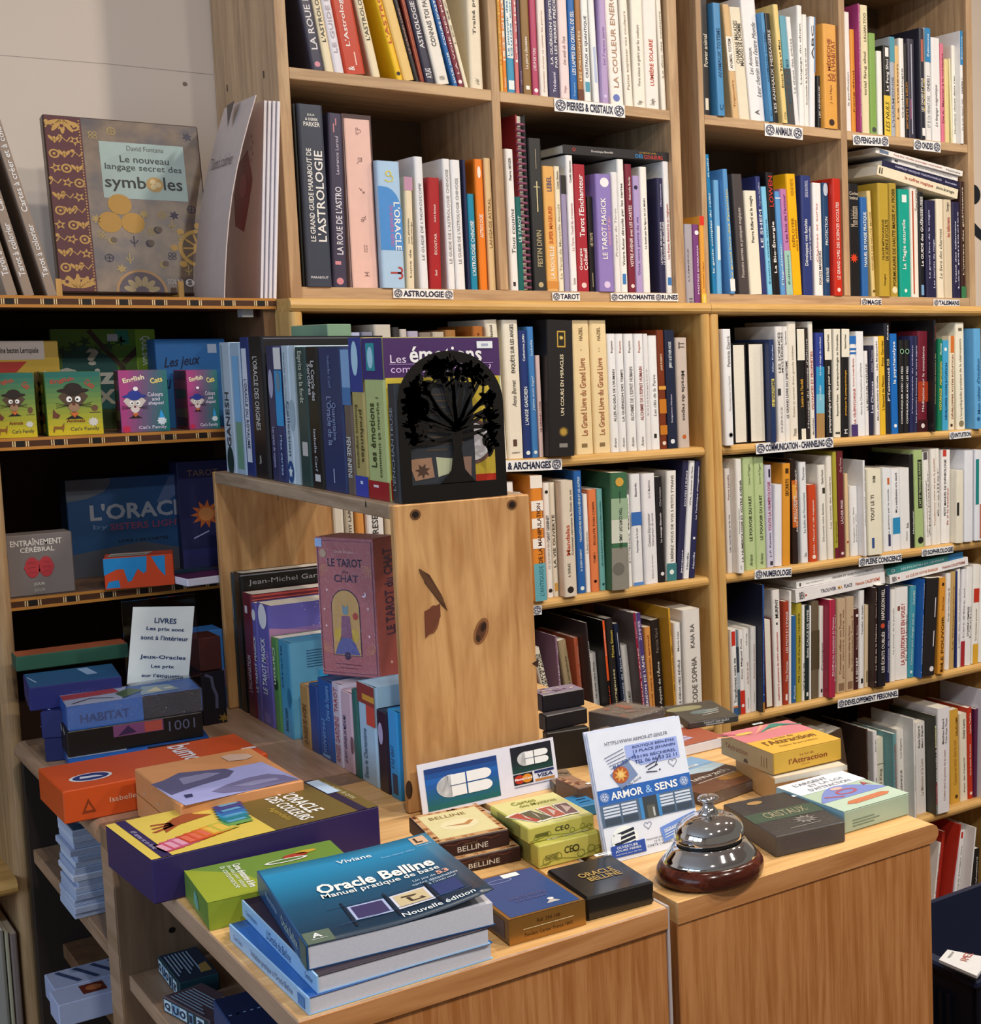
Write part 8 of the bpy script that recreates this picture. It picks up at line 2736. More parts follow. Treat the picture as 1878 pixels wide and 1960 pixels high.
# pile of flyers leaning back
BL, BR = onZ(*c11(185, 870), CT), onZ(*c11(690, 745), CT)
u = BR - BL
wF = .1065
u.normalize()
v = Vector((-u.y, u.x, 0))
ln = .33
up = Vector((0, 0, math.cos(ln))) + v * math.sin(ln)
nrm = -v * math.cos(ln) + Vector((0, 0, math.sin(ln)))
hF = .1365
BL = BL + v * .001 + Vector((0, 0, .0004))
root = thing('flyer_pile', 'pile of white and blue flyers leaning back beside the counter bell', 'flyers', BL)
b = MB()
tF = .011
lay = 9
for i in range(lay):
    o_ = BL - nrm * (tF * (i + 1) / lay) + u * (.0012 * math.sin(i * 2.3)) + up * (.0014 * math.cos(i * 1.7) + .0016 - .002 * math.sin(ln))
    o_.z = max(o_.z, CT + .0004)
    b.box(o_, u * wF, nrm * (tF / lay * .9), up * hF, mat('d8dae6', .6))
wbuild(b, 'paper_stack', root)
b = MB()
F = Frame(BL, u, up, nrm)
b.box(BL, u * wF, -nrm * .0003, up * hF, mat('dfe0ea', .55))
W, H = wF, hF
NV = '2c3a6a'
b.text(F, 'HTTPS://WWW.ARMOR-ET-SENS.FR', W * .16, H * .885, W * .68, H * .028, '4a4c5c', .0, rot=-.0)
b.poly(F, [(W * .36, H * .86), (W * .93, H * .86), (W * .93, H * .69), (W * .5, H * .69), (W * .36, H * .77)], 'a0aedc', .0004)
for i, s_ in enumerate(('BOUTIQUE BIEN-ÊTRE', '13 PLACE JEHANIN', '35190 BÉCHEREL', 'TEL 06 66 53 22 11')):
    b.text(F, s_, W * .44, H * (.825 - .04 * i), W * .46, H * .028, NV, .01, lift=.0008)
for i in range(5):
    b.line(F, [(W * (.13 + .012 * i), H * (.79 - .022 * i)), (W * (.34 + .005 * i), H * (.84 - .028 * i))], .0009, '7a7c90', .0005)
b.poly(F, [(W * .16, H * .66), (W * .36, H * .76), (W * .45, H * .62), (W * .26, H * .53)], '7a8aa8', .0005)
b.disc(F, W * .27, H * .645, W * .085, 'b0582c', h=.0007)
b.star(F, W * .27, H * .645, W * .075, 8, 'e0a048', .5, .0009)
b.disc(F, W * .27, H * .645, W * .03, 'e8c070', h=.0011)
b.text(F, 'Bécherel', W * .2, H * .725, W * .26, H * .03, '2c4a84', .01, rot=.35, lift=.001)
b.text(F, 'cité du livre', W * .24, H * .555, W * .24, H * .022, '2c3a5a', .0, rot=.35, lift=.001)
for (x, y, a) in ((.6, .68, .3), (.62, .655, .3), (.6, .62, -.1), (.68, .7, 1.0)):
    b.line(F, [(W * (x - .06 * math.cos(a)), H * y - W * .06 * math.sin(a)), (W * (x + .06 * math.cos(a)), H * y + W * .06 * math.sin(a))], .0012, '3a3c50', .0005)
b.disc(F, W * .69, H * .625, .001, '3a3c50', h=.0006)


def heart(x, y, s_):
    pts = [(x + s_ * math.sin(t) ** 3, y + s_ * (.81 * math.cos(t) - .31 * math.cos(2 * t) - .12 * math.cos(3 * t) - .06 * math.cos(4 * t))) for t in [2 * math.pi * k / 24 for k in range(25)]]
    b.line(F, pts, .0006, '6a6c80', .0005)


heart(W * .84, H * .66, W * .045)
heart(W * .46, H * .22, W * .04)
b.poly(F, [(0, H * .44), (W, H * .44), (W, H * .555), (0, H * .555)], '2a62a8', .0005)
b.text(F, 'ARMOR', W * .13, H * .465, W * .34, H * .06, 'f0f2f6', .025, lift=.0009)
b.text(F, '&', W * .5, H * .465, W * .07, H * .06, '9ac0e0', .01, lift=.0009)
b.text(F, 'SENS', W * .6, H * .465, W * .25, H * .06, 'f0f2f6', .025, lift=.0009)
for x in (.065, .925):
    b.disc(F, W * x, H * .497, W * .048, 'd0d8e8', h=.0008)
    knotmark(b, F, W * x, H * .497, W * .042, '3a62a0')
b.rect(F, 0, H * .27, W, H * .44, '54687c', .0005)
for x0, x1 in ((.03, .2), (.22, .38), (.62, .78), (.8, .97)):
    for k in range(4):
        b.rect(F, W * x0, H * (.41 - .024 * k), W * x1, H * (.425 - .024 * k), 'd0d4d8', .0007)
    b.rect(F, W * x0, H * .28, W * x1, H * .33, '3c4854', .0007)
for x in (.41, .6):
    b.rect(F, W * x, H * .27, W * (x + .035), H * .44, '3f84b8', .0008)
b.rect(F, W * .45, H * .27, W * .6, H * .44, '3a4044', .0007)
b.rect(F, W * .48, H * .27, W * .57, H * .37, '5a584c', .0009)
b.rect(F, W * .54, H * .28, W * .56, H * .35, 'b8b8b0', .0011)
b.disc(F, W * .2, H * .15, W * .14, 'eceef2', h=.0006)
for k in range(4):
    y = H * (.1 + .034 * k)
    b.line(F, [(W * .09, y - H * .01), (W * .31, y + H * .02)], .003, '1c2230', .0008)
b.poly(F, [(W * .07, H * .14), (W * .15, H * .14), (W * .17, H * .2), (W * .1, H * .21)], 'e4e6ec', .0009)
b.poly(F, [(W * .04, H * .03), (W * .4, H * .03), (W * .4, H * .125), (W * .04, H * .12)], '2a4a98', .001)
b.text(F, 'OUVERTURE', W * .1, H * .09, W * .22, H * .02, 'e0e6f4', .01, lift=.0014)
b.text(F, 'JOURS FERIES', W * .08, H * .063, W * .27, H * .02, 'e0e6f4', .01, lift=.0014)
b.text(F, 'sauf Noël, Jour de l\'An', W * .08, H * .042, W * .27, H * .013, 'e0e6f4', .0, lift=.0014)
b.poly(F, [(W * .6, H * .06), (W * .98, H * .13), (W * .98, H * .25), (W * .58, H * .18)], '6a8ac8', .0008)
b.text(F, 'HORAIRES D\'HIVER', W * .62, H * .16, W * .32, H * .022, 'eceff8', .01, rot=.16, lift=.0012)
for k in range(3):
    b.line(F, [(W * .62, H * (.135 - .02 * k)), (W * .94, H * (.19 - .02 * k))], .0009, 'd8e0f4', .0012)
b.text(F, 'MASSAGES DÉCOUVERTE', W * .42, H * .105, W * .3, H * .016, '4a4c5c', 0)
b.text(F, '10 € LES 20', W * .5, H * .08, W * .18, H * .016, '4a4c5c', 0)
b.text(F, 'CARTE CADEAU', W * .42, H * .052, W * .28, H * .018, '4a4c5c', 0)
wbuild(b, 'top_flyer', root)

# ------------------------------------------------------------------ counter bell
CH = bpy.data.materials.new('chrome')
CH.use_nodes = True
bs = CH.node_tree.nodes['Principled BSDF']
bs.inputs['Base Color'].default_value = (.78, .77, .76, 1)
bs.inputs['Metallic'].default_value = 1
bs.inputs['Roughness'].default_value = .05
nz = CH.node_tree.nodes.new('ShaderNodeTexNoise')
nz.inputs['Scale'].default_value = 90
rm = CH.node_tree.nodes.new('ShaderNodeMapRange')
rm.inputs['To Min'].default_value = .035
rm.inputs['To Max'].default_value = .075
CH.node_tree.links.new(nz.outputs['Fac'], rm.inputs['Value'])
CH.node_tree.links.new(rm.outputs[0], bs.inputs['Roughness'])
MAH = wood('mahogany', '3a160c', '5c2614', 'X', 2.0, .18)
pl, pr = onZ(*c11(430, 930), CT + .008), onZ(*c11(1000, 860), CT + .008)
RB = (Vector((pr.x - pl.x, pr.y - pl.y, 0))).length / 2
fr = onZ(*c11(700, 1014), CT)
cen = (pl + pr) / 2
dirf = Vector((cen.x - 0, cen.y - 0, 0)).normalized()
cen = Vector((fr.x, fr.y, 0)) + dirf * RB
cen = Vector(((pl.x + pr.x) / 2 + dirf.x * .004, (pl.y + pr.y) / 2 + dirf.y * .004, CT + .0003))
root = thing('counter_bell', 'chrome counter bell on a round mahogany base', 'bell', cen)
b = MB()
b.lathe([(0, 0), (RB * .9, 0), (RB * .98, .004), (RB, .009), (RB * .985, .014), (RB * .93, .0185), (RB * .86, .021), (0, .021)], (0, 0, 0), MAH, 64)
b.build('base', root)
b = MB()
b.lathe([(RB * .87, .0195), (RB * .875, .021), (RB * .86, .0235), (RB * .8, .0275), (RB * .72, .0325), (RB * .66, .0365), (RB * .6, .037)], (0, 0, 0), CH, 64)
b.build('lower_skirt', root)
b = MB()
b.lathe([(RB * .58, .0365), (RB * .6, .0372), (RB * .6, .0412), (RB * .56, .042)], (0, 0, 0), BLACK, 48)  # black ring painted in for the shade between skirt and dome
b.build('gap_ring', root)['label'] = 'black ring standing in for the shaded gap between the chrome shells'
b = MB()
prof = [(RB * .64, .0405), (RB * .655, .042), (RB * .65, .0445)]
for k in range(1, 13):
    a = math.pi / 2 * k / 13
    prof.append((RB * .65 * math.cos(a) ** .8, .0445 + .0215 * math.sin(a)))
prof += [(RB * .17, .0668), (RB * .15, .0665)]
b.lathe(prof, (0, 0, 0), CH, 64)
b.build('dome', root)
b = MB()
b.lathe([(RB * .19, .0655), (RB * .19, .0672), (RB * .13, .0705), (RB * .1, .073), (RB * .1, .0785), (0, .0785)], (0, 0, 0), CH, 32)
b.build('stem', root)
b = MB()
b.lathe([(0, .078), (RB * .14, .0781), (RB * .195, .0798), (RB * .2, .0815), (RB * .17, .0832), (RB * .09, .0845), (0, .0848)], (0, 0, 0), CH, 32)
b.build('plunger', root)


# boxes to the right and behind
def d_crist(b, FT, FF, FL, wu, wv, h):
    b.rect(FT, 0, wv * .36, wu, wv * .6, '38503c', .0003)
    b.text(FT, 'CRISTAUX', wu * .22, wv * .42, wu * .6, wv * .14, 'a89c78', .0, lift=.0007)
    b.star(FT, wu * .62, wv * .24, .014, 10, '8a8478', .55, .0005)
    b.star(FT, wu * .62, wv * .24, .009, 8, '54504c', .5, .0007)
    b.disc(FT, wu * .36, wv * .86, .009, 'b08850', .006, h=.0005)
    b.line(FT, [(wu * .3, wv * .1), (wu * .75, wv * .12)], .0016, '8a8478', .0005)
    b.rect(FF, wu * .1, h * .2, wu * .9, h * .8, '2a2830', .0003)


nN = onZ(*c11(1070, 835), CT)
zq = Z_at(c11(1062, 722)[1], nN.x, nN.y)
carton('oracle_box', 'dark crystals box in crinkled shrink wrap beside the bell', 'box', c11(1062, 722), c11(760, 556), c11(1430, 640), zq, CT + .0003, '33302f', decal=d_crist, group='boxes beside the bell', sticker=(.075, .108, .015, .006), wrap=.08)


def d_mint(b, FT, FF, FL, wu, wv, h):
    b.rect(FT, 0, wv * .62, wu, wv, 'dfe0de', .0003)
    b.rect(FT, 0, 0, wu, wv * .3, 'b8c8ac', .0003)
    pts = [(wu * .02, wv * .3)] + [(wu * (.02 + .96 * i / 12), wv * (.34 + .3 * math.sin(math.pi * i / 12))) for i in range(13)] + [(wu * .98, wv * .3)]
    b.poly(FT, pts, '7a88bc', .0005)
    b.text(FT, "L'ARGENT", wu * .16, wv * .86, wu * .5, wv * .07, '6a6c74', 0, lift=.0008)
    b.text(FT, 'ET LA LOI', wu * .3, wv * .77, wu * .5, wv * .06, '8a8c90', 0, lift=.0008)
    b.text(FT, "D'ATTRACTION", wu * .2, wv * .66, wu * .62, wv * .07, '6a6c74', 0, lift=.0008)
    b.ring(FT, wu * .5, wv * .44, wu * .13, .004, 'a85a6a', .0007, 20, ry=wv * .06)
    b.disc(FT, wu * .47, wv * .56, .008, 'd8b0a0', .005, h=.0008)
    b.poly(FT, [(wu * .8, wv * .46), (wu * .86, wv * .58), (wu * .92, wv * .44), (wu * .87, wv * .5)], 'a8484c', .0008)
    b.line(FT, [(wu * .15, wv * .42), (wu * .3, wv * .36), (wu * .36, wv * .33)], .004, 'a85a6a', .0008)
    b.poly(FT, [(wu * .2, wv * .14), (wu * .27, wv * .2), (wu * .8, wv * .22), (wu * .88, wv * .17), (wu * .8, wv * .12), (wu * .3, wv * .1)], 'c4744c', .0006)
    for k in range(3):
        b.line(FF, [(wu * .12, h * (.5 - .13 * k)), (wu * (.45 + .08 * (k % 2)), h * (.5 - .13 * k))], .0012, '7a8a74', .0004)
    b.rect(FL, 0, 0, wv, h, '8ab4c0', .0003)
    b.text(FL, "L'argent et la loi d'attraction", wv * .1, h * .5, wv * .7, h * .3, '3a6a84', 0)


nN = onZ(*c11(1440, 710), CT)
zq = Z_at(c11(1425, 592)[1], nN.x, nN.y)
carton('oracle_box', 'mint green box with a blue arched picture at the counter front', 'box', c11(1425, 592), c11(1065, 462), c11(1768, 492), zq, CT + .0003, 'aebfa2', decal=d_mint, group='boxes beside the bell')

# yellow box on a thin one
nN = onZ(*c11(1045, 470), CT)
zthin = CT + .032


def d_thin(b, FT, FF, FL, wu, wv, h):
    b.rect(FF, 0, h * .15, wu, h * .8, 'b0783c', .0003)
    b.rect(FF, 0, h * .8, wu, h, 'd8ccb4', .0004)


carton('oracle_box', 'thin tan box lying under the yellow box', 'box', c11(1058, 415), c11(770, 310), c11(1440, 342), zthin, CT + .0003, 'c89a5c', top='dcd0b8', decal=d_thin, group='boxes beside the bell', wrap=.1)
nN = onZ(*c11(1060, 405), zthin)
zq = Z_at(c11(1050, 286)[1], nN.x, nN.y)


def d_attr(b, FT, FF, FL, wu, wv, h):
    b.rect(FT, 0, wv * .5, wu, wv, 'cf7a7c', .0003)
    for k in range(9):
        a = .25 + .3 * k
        b.poly(FT, [(wu * .3, wv * .72), (wu * .3 + wu * .5 * math.cos(a), wv * .72 + wv * .35 * math.sin(a)), (wu * .3 + wu * .5 * math.cos(a + .13), wv * .72 + wv * .35 * math.sin(a + .13))], 'b0485c' if k % 2 else 'e0a07a', .0005) if wv * .72 + wv * .35 * math.sin(a) < wv and math.sin(a) > -.2 else None
    b.disc(FT, wu * .2, wv * .82, .012, 'e0b858', .005, h=.0008)
    for k in range(6):
        b.ring(FT, wu * .72, wv * (.72 + .02 * k), .03 - .004 * k, .0026, '4a8a74', .0007 + .0001 * k, 16, ry=.016, a0=.3, a1=2.9)
    b.rect(FT, 0, 0, wu, wv * .5, 'd8a83c', .0003)
    b.text(FT, 'La loi de', wu * .34, wv * .43, wu * .3, wv * .06, '7a4a14', .0, lift=.0008)
    b.text(FT, "l'Attraction", wu * .14, wv * .27, wu * .72, wv * .15, '7a4a14', .01, lift=.0008)
    b.text(FT, 'Esther & Jerry Hicks', wu * .24, wv * .14, wu * .54, wv * .06, '7a4a14', .0, lift=.0008)
    b.rect(FL, 0, 0, wv, h, 'b0976a', .0003)
    b.text(FL, "l'Attraction", wv * .1, h * .42, wv * .42, h * .28, '8a4a30', .0)
    for k in range(3):
        b.line(FL, [(wv * (.78 + .05 * k), h * .2), (wv * (.78 + .05 * k), h * .7)], .001, '6a4a2c', .0005)
    b.disc(FL, wv * .48, h * .06, h * .2, '5a4430', h=.0005, a0=0, a1=math.pi)
    b.text(FF, 'La loi de', wu * .38, h * .66, wu * .2, h * .1, 'a04a20', .0)
    b.text(FF, "l'Attraction", wu * .22, h * .34, wu * .56, h * .26, '8a3a18', .01)
    b.text(FF, 'Cartes', wu * .4, h * .2, wu * .12, h * .07, 'b06a30', .0)


carton('oracle_box', 'large yellow box with a pink sunburst lid lying on a thin box', 'box', c11(1050, 286), c11(745, 184), c11(1410, 206), zq, zthin + .0016, 'd8a83c', decal=d_attr, group='boxes beside the bell', sticker=(.05, .128, .014, .006))


def d_dum(b, FT, FF, FL, wu, wv, h):
    b.rect(FT, 0, wv * .6, wu, wv, '8ab0cc', .0003)
    b.rect(FT, 0, wv * .45, wu, wv * .68, 'b8ccd0', .0004)
    b.poly(FT, [(0, wv * .3), (wu, wv * .3), (wu, wv * .55), (wu * .7, wv * .5), (wu * .3, wv * .62), (0, wv * .52)], '4a2814', .0005)
    b.rect(FT, 0, 0, wu, wv * .32, '6a3a18', .0004)
    b.disc(FT, wu * .72, wv * .24, .022, 'a8701c', .012, h=.0006)
    b.text(FT, 'Dumrath', wu * .12, wv * .37, wu * .74, wv * .09, 'e0d4c0', .01, lift=.0009)
    b.line(FT, [(wu * .25, wv * .3), (wu * .85, wv * .31)], .002, 'd0c0a8', .0008)


nR = onZ(*c11(1032, 452), CT)
zq = Z_at(c11(1025, 392)[1], nR.x, nR.y)
carton('oracle_box', 'brown landscape oracle box between the flyers and the yellow box', 'box', c11(700, 505), c11(470, 345), c11(1025, 392), zq, CT + .0003, '4a2c18', decal=d_dum, group='boxes beside the bell', wrap=.12, sticker=(.06, .1, .02, .006))


def d_white(b, FT, FF, FL, wu, wv, h):
    b.rect(FT, 0, 0, wu, wv, 'a8583c', .0003)
    b.poly(FT, [(wu * .3, wv * .2), (wu * .6, wv * .3), (wu * .55, wv * .8), (wu * .3, wv * .8)], 'b8b4c8', .0005)
    for k in range(4):
        b.line(FT, [(wu * .3, wv * (.25 + .12 * k)), (wu * .58, wv * (.3 + .12 * k))], .002, 'a84a3c', .0007)


nN = onZ(*c11(510, 318), CT)
zw = Z_at(c11(505, 262)[1], nN.x, nN.y)
carton('oracle_box', 'white sided box with a red and lilac lid behind the flyers', 'box', c11(505, 262), c11(400, 185), c11(800, 192), zw, CT + .0003, 'd8d4d2', decal=d_white, group='boxes behind the flyers')


def d_sap(b, FT, FF, FL, wu, wv, h):
    b.rect(FT, .002, .002, wu - .002, wv - .002, '4a4438', .0003)
    b.disc(FT, wu * .3, wv * .74, .026, '9a9468', .014, h=.0005)
    b.disc(FT, wu * .55, wv * .45, .02, '6a7a74', .012, h=.0005)
    for k in range(3):
        b.line(FT, [(wu * (.42 + .08 * k), wv * (.26 + .1 * k)), (wu * (.78 + .05 * k), wv * (.32 + .1 * k))], .003, 'b8b0a0', .0007)
    b.text(FF, 'TAROT SAP BLEU', wu * .3, h * .5, wu * .5, h * .3, 'd8d4cc', .02)
    b.line(FF, [(wu * .34, h * .3), (wu * .7, h * .3)], .002, 'a8a49c', .0005)


nN = onZ(*c10(1420, 1192), zw)
zq = Z_at(c10(1420, 1136)[1], nN.x, nN.y)
carton('oracle_box', 'black box with a murky green lid lying on the white sided box', 'box', c10(1420, 1136), c10(1085, 1016), c10(1850, 1070), zq, zw + .0003, '1c1a18', decal=d_sap, group='boxes behind the flyers', wrap=.1)


def murk(c1, c2):
    def f(b, FT, FF, FL, wu, wv, h):
        rn = random.Random(len(c1) + int(c1[:2], 16))
        for i in range(14):
            x, y = wu * (.1 + .8 * rn.random()), wv * (.1 + .8 * rn.random())
            b.disc(FT, x, y, wu * rn.uniform(.04, .12), c1 if i % 2 else c2, wv * rn.uniform(.03, .08), h=.0003 + .00003 * i, n=12, rot=rn.random() * 3)
    return f


zr = CT + .06
carton('oracle_box', 'dark box with a rusty red picture lid against the beech bookcase', 'box', c10(920, 1100), c10(692, 1000), c10(1215, 1010), zr, CT + .0003, '2c241e', top='6a5a4c', decal=murk('a05a3c', '7a6a5c'), group='boxes behind the flyers', wrap=.14)
zr2 = CT + .045
carton('oracle_box', 'wrapped box with a pinkish brown lid just behind the flyers', 'box', c10(880, 1262), c10(640, 1185), c10(1190, 1172), zr2, CT + .0003, '4a3a30', top='a08878', decal=murk('b89a88', '7a5a4c'), group='boxes behind the flyers', wrap=.16)

# black stack by the crate
zlow = CT + .05
carton('oracle_box', 'flat black box, third from the top in the black stack by the crate', 'box', e10(300, 812), e10(205, 780), e10(835, 728), zlow, CT + .0003, '17130f', group='black boxes stacked by the crate', top='2a2420')
n2 = onZ(*e10(290, 792), zlow)
z2 = Z_at(e10(290, 592)[1], n2.x, n2.y)
carton('oracle_box', 'black box, second from the top of the black stack by the crate', 'box', e10(290, 592), e10(205, 556), e10(812, 488), z2, zlow + .0003, mat('191517', .3), group='black boxes stacked by the crate', top='4a4444')
n1 = onZ(*e10(246, 556), z2)
z1_ = Z_at(e10(246, 336)[1], n1.x, n1.y)
carton('oracle_box', 'black box with a lilac picture lid, topmost of the black stack', 'box', e10(246, 336), e10(150, 262), e10(772, 244), z1_, z2 + .0003, mat('17141a', .3), top='8a7a88', decal=murk('c0a898', '6a4a54'), group='black boxes stacked by the crate')
n3 = onZ(*e10(380, 1240), CT)
z3 = Z_at(e10(380, 1125)[1], n3.x, n3.y)


def goldl(b, FT, FF, FL, wu, wv, h):
    for k in range(3):
        b.line(FT, [(wu * .05, wv * (.08 + .05 * k)), (wu * .8, wv * (.08 + .05 * k))], .001, '7a6844', .0004)
    b.poly(FT, [(wu * .1, wv * .4), (wu * .6, wv * .4), (wu * .45, wv * .85), (wu * .2, wv * .8)], '8a5a3c', .0004)


carton('oracle_box', 'dark box with gold lines and a rusty picture beside the payment sign', 'box', e10(372, 1130), e10(230, 870), e10(796, 1075), z3, CT + .0003, '1f1712', top='4a3a34', decal=goldl, group='boxes between the sign and the flyers')
n4 = onZ(*e10(395, 1560), CT)
z4 = Z_at(e10(395, 1450)[1], n4.x, n4.y)
carton('oracle_box', 'dark box with a tan picture lid beside the payment sign', 'box', e10(395, 1450), e10(300, 1290), e10(690, 1405), z4, CT + .0003, '1c1512', top='8a7258', decal=murk('b08a68', '5a4434'), group='boxes between the sign and the flyers', wrap=.12)
carton('oracle_box', 'tan picture box with a white sticker, next to the leaning flyers', 'box', e10(690, 1500), e10(600, 1330), e10(900, 1450), CT + .025, CT + .0003, '5a4030', top='9a7458', decal=murk('c09068', '7a4a34'), group='boxes between the sign and the flyers', sticker=(.015, .004, .02, .006))
carton('oracle_box', 'blue box with small writing between yellow green boxes and flyers', 'box', e10(690, 1730), e10(520, 1610), e10(960, 1670), CT + .014, CT + .0003, '2f7aa8', group='boxes between the sign and the flyers',
       decal=lambda b, FT, FF, FL, wu, wv, h: (b.line(FT, [(wu * .3, wv * .3), (wu * .8, wv * .3)], .002, '1c3c5c', .0005), b.line(FT, [(wu * .35, wv * .55), (wu * .75, wv * .55)], .003, '1c3c5c', .0005)))

# ------------------------------------------------------------------ below the counter
c16 = cv(160, 1540, 4.667)


def d_notes(b, FT, FF, FL, wu, wv, h):
    b.rect(FL, wv * .02, h * .04, wv * .98, h * .96, '1c3a40', .0003)
    for i, (ch, x) in enumerate((('Q', .03), ('U', .21), ('O', .36), ('I', .57), ('?', .73))):
        b.rect(FL, wv * (x + .005), h * .12, wv * (x + (.17 if ch != 'I' else .1)), h * .88, 'c8dcec' if i % 2 == 0 else '8ab0c8', .0005)
        b.text(FL, ch, wv * (x + .02), h * .24, wv * (.13 if ch != 'I' else .06), h * .5, '1c3450', .05, lift=.0009)
    for k in range(7):
        b.line(FT, [(wu * (.12 + .09 * k), wv * .92), (wu * (.12 + .09 * k), wv * (.2 + .1 * (k % 3)))], wu * .035, 'a8c4d8', .0004)
    b.poly(FT, [(wu * .62, wv * .15), (wu * .9, wv * .15), (wu * .9, wv * .45), (wu * .7, wv * .4)], 'b08a48', .0005)


GQ = 'question game boxes on the shelf under the counter'
for (bn, tn, l, r_, c_, t_, lb) in (((845, 1752), (852, 1600), (588, 1372), (1215, 1502), '22444a', '1f3448', 'teal and navy question game box on the shelf under the counter'),
                                    ((1115, 2075), (1120, 1935), (848, 1662), (1480, 1800), '6a5a60', '5c4a50', 'mauve brown question game box on the shelf under the counter')):
    n_ = onZ(*c16(*bn), zn)
    zt_ = Z_at(c16(*tn)[1], n_.x, n_.y)
    carton('game_box', lb, 'box', c16(*tn), c16(*l), c16(*r_), zt_, zn + .0003, c_, top=t_, decal=d_notes, group=GQ)
n_ = onZ(*c16(1380, 2280), zn)
carton('game_box', 'dark blue starry box in front of the question games under the counter', 'box', c16(1400, 2105), c16(1128, 1752), c16(1900, 1960), zn + .062, zn + .0003, '22406a', top='1c3058', group=GQ,
       decal=lambda b, FT, FF, FL, wu, wv, h: [b.disc(FT, wu * (.1 + .13 * (i % 7)), wv * (.1 + .09 * ((i * 5) % 10)), .0016, 'a8c0e0', h=.0004, n=8) for i in range(16)] and None)
b = MB()
xw = .5
b.abox(.47, .60, 1.50, 1.63, zn + .0003, zn + .075, mat('5c2458', .4), .001)
tag(b.build('game_box', loc=(.47, 1.5, zn)), 'violet and crimson box behind the question games', 'box', GQ)

# magazines in the far bay
b = MB()
cd = cv(0, 1340, 3.161)
rn = random.Random(8)
mgY = onX(*cd(640, 1290), CX0 + .01).y
p0 = onZ(*cd(470, 1332), zm)
mgx = p0.x
for i in range(14):
    th = .0078
    dx, dy = rn.uniform(-.004, .004), rn.uniform(-.003, .003)
    m = MB()
    x0, y0 = max(mgx + dx, CX0 - .06), p0.y + dy
    z0_ = zm + .0004 + i * (th + .0002)
    m.abox(x0, x0 + .16, y0, y0 + .085, z0_, z0_ + th, mat(rn.choice(('c4ccd8', 'b4bccc', 'd0d4dc', 'a8b4c8')), .6), .0008)
    F = Frame((x0, y0, z0_), (1, 0, 0), (0, 0, 1), (0, -1, 0))
    for k in range(3):
        m.line(F, [(0, th * (.3 + .22 * k)), (.16, th * (.3 + .22 * k))], .0004, '8a90a0', .0003)
    FT = Frame((x0, y0, z0_ + th), (1, 0, 0), (0, 1, 0), (0, 0, 1))
    if i == 13:
        m.rect(FT, .002, .002, .158, .083, '2f4a64', .0003)
        for k in range(9):
            m.line(FT, [(rn.uniform(0.01, .06), rn.uniform(0.01, .075)), (rn.uniform(.08, .15), rn.uniform(0.01, .075))], .008, rn.choice(('5a8ab0', '8ab0c8', '1c3048')), .0005 + .0001 * k)
    tag(m.build('magazine', loc=(x0, y0, z0_)), 'booklet with a blue picture cover, topmost of the pile under the counter' if i == 13 else 'pale booklet in the pile on the shelf under the counter', 'booklet', 'pile of booklets under the counter')
pz = .62
q0_ = onZ(*cd(352, 1850), pz + .03)
q0_.z = pz
m = MB()
m.abox(q0_.x, q0_.x + .16, q0_.y, q0_.y + .055, pz + .0004, pz + .03, mat('b4bcd4', .5), .001)
FT = Frame((q0_.x, q0_.y, pz + .03), (1, 0, 0), (0, 1, 0), (0, 0, 1))
m.rect(FT, .03, .014, .056, .046, '6a2c20', .0004)
m.disc(FT, .044, .03, .009, 'b0683c', h=.0006)
tag(m.build('leaflet_box', loc=q0_), 'white box with a small red picture on the low shelf', 'box', 'things on the low shelf')
m = MB()
m.abox(q0_.x + .006, q0_.x + .16, q0_.y + .057, q0_.y + .12, pz + .0004, pz + .03, mat('a8b0c8', .6), .001)
FT = Frame((q0_.x + .006, q0_.y + .057, pz + .03), (1, 0, 0), (0, 1, 0), (0, 0, 1))
for k in range(6):
    m.line(FT, [(.012 + .02 * k, .056), (.03 + .02 * k, .008)], .006, '3a4868', .0004)
tag(m.build('leaflet_box', loc=(q0_.x, q0_.y + .057, pz)), 'printed pile of leaflets behind the white box on the low shelf', 'leaflets', 'things on the low shelf')

# books in the bay to the left of the post
for i, (xl, xr, yt, col, lb) in enumerate(((-40, 8, 1782, 'a8a498', 'pale grey book in the low bay beyond the post'), (9, 17, 1784, 'b8b090', 'slim pale green book in the low bay beyond the post'), (18, 33, 1786, '8a7a70', 'brown grey book in the low bay beside the post'))):
    Yk = YC - .01
    zfl = 0.86 - .0
    x0_, x1_ = onY(xl, 1790, Yk).x, onY(xr, 1790, Yk).x
    x1_ = min(x1_, .3395)
    ztp = Z_at(yt, x1_, Yk)
    zbm = ztp - .24
    book(lb, 'book', 'books in the low bay', (x0_, Yk, zbm), (0, 0, 0), x1_ - x0_ - .0004, .24, .16, col)
b = MB()
b.abox(LC0 + .02, .3400, YC - .03, 2.79, zbm - .022, zbm - .0004, BEECHX)
lc = [x for x in bpy.data.objects if x.name.startswith('inlaid_bookcase')][0]
wbuild(b, 'shelf', lc)

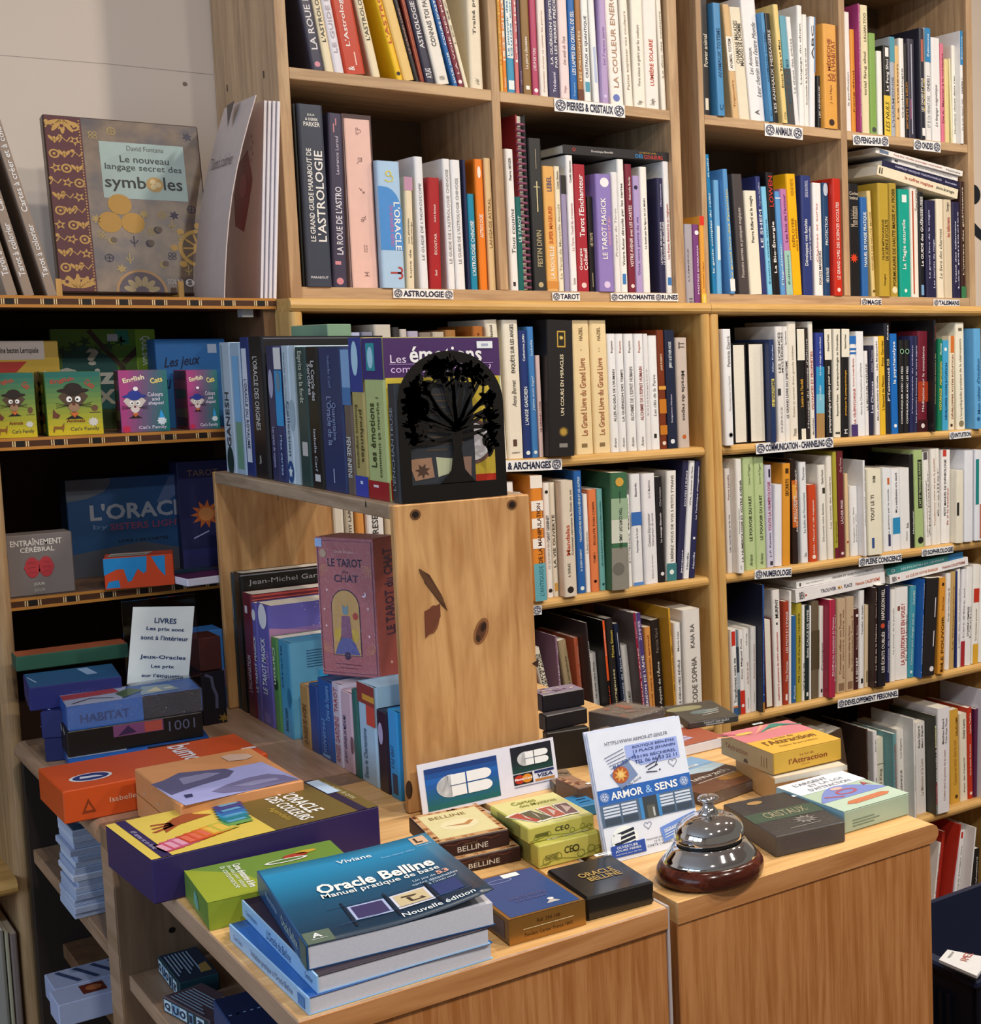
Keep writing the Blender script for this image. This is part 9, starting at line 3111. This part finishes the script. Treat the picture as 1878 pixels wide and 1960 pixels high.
# dark blue folding crate with flyers, low beside the counter
c16b = cv(1680, 1540, 4.667)
Yb0 = 1.56
root = thing('plastic_crate', 'dark blue plastic crate holding flyers beside the counter end', 'crate', (1.14, Yb0, 0))
NAVY = mat('0f1c36', .35)
NAVD = mat('0c1120', .4)
pA, pB = onY(*c16b(522, 868), 2.1), onY(*c16b(924, 708), 2.1)
xk = CX1 + .03
ztk = pA.z
q1, q2 = onZ(*c16b(880, 1560), .60), onZ(*c16b(516, 1385), .60)
xf, yf_ = q1.x, q1.y
x2, y2 = q2.x, q2.y
b = MB()
b.abox(x2 - .02, x2 + .42, y2 + .34, y2 + .352, 0.28, onY(*c16b(522, 868), y2 + .34).z, NAVY)
wbuild(b, 'back_wall', root)
b = MB()
du = Vector((q1.x - q2.x, q1.y - q2.y, 0)).normalized()
dv = Vector((-du.y, du.x, 0))
L_ = (q1 - q2).length
o_ = Vector((q2.x, q2.y, .28)) - du * .1
b.box(o_, du * (L_ + .1), dv * .008, Vector((0, 0, .32 - .012)), NAVD)
for k in range(5):
    b.box(o_ + du * (.06 + (L_ - .02) * k / 4) - dv * .004, du * .008, dv * .004, Vector((0, 0, .28)), NAVD)
b.rbox(o_ - dv * .006 + Vector((0, 0, .308)), du * (L_ + .106), dv * .02, Vector((0, 0, .012)), NAVY, .003)
wbuild(b, 'front_wall', root)
b = MB()
b.box(o_ + du * (L_ + .1), dv * .36, -du * .008, Vector((0, 0, .31)), NAVD)
wbuild(b, 'side_wall', root)
b = MB()
b.box(o_ + dv * .01, du * (L_ + .09), dv * .34, Vector((0, 0, .008)), NAVD)
b.box(Vector((o_.x, o_.y, 0)) + dv * .01, du * (L_ + .09), dv * .34, Vector((0, 0, .28)), mat('3a3028', .7))
wbuild(b, 'bottom', root)
P4 = [onZ(*c16b(*p), .615) for p in ((548, 1385), (625, 1295), (1010, 1370), (885, 1530))]
b = MB()
b.face([P4[0], P4[3], P4[2], P4[1]], mat('d8d4cc', .6))
b.face([p - Vector((0, 0, .004)) for p in (P4[0], P4[1], P4[2], P4[3])], mat('d8d4cc', .6))
for i in range(4):
    p, q = P4[i], P4[(i + 1) % 4]
    b.face([p, p - Vector((0, 0, .004)), q - Vector((0, 0, .004)), q], mat('d8d4cc', .6))
ex = (P4[1] - P4[0]).normalized()
F = Frame(P4[0], ex, Vector((-ex.y, ex.x, 0)), (0, 0, 1))
F2 = Frame(P4[0], (P4[1] - P4[0]).normalized(), Vector((-(P4[1] - P4[0]).normalized().y, (P4[1] - P4[0]).normalized().x, 0)), (0, 0, 1))
lw = (P4[1] - P4[0]).length
b.text(F2, 'exposer', lw * .25, -lw * .42, lw * .6, lw * .16, '4a4440', 0, lift=.0006)
b.text(F2, 'AMEZ', lw * .1, -lw * 1.15, lw * .8, lw * .34, 'b0482c', .0, lift=.0006)
b.text(F2, 'AU', lw * .05, -lw * 2.3, lw * .9, lw * .6, '5a5450', .0, lift=.0006)
tag(b.build('flyer', loc=P4[0]), 'white flyer with red lettering lying in the dark blue crate', 'flyer')

bpy.data.objects.remove(_txt_obj)
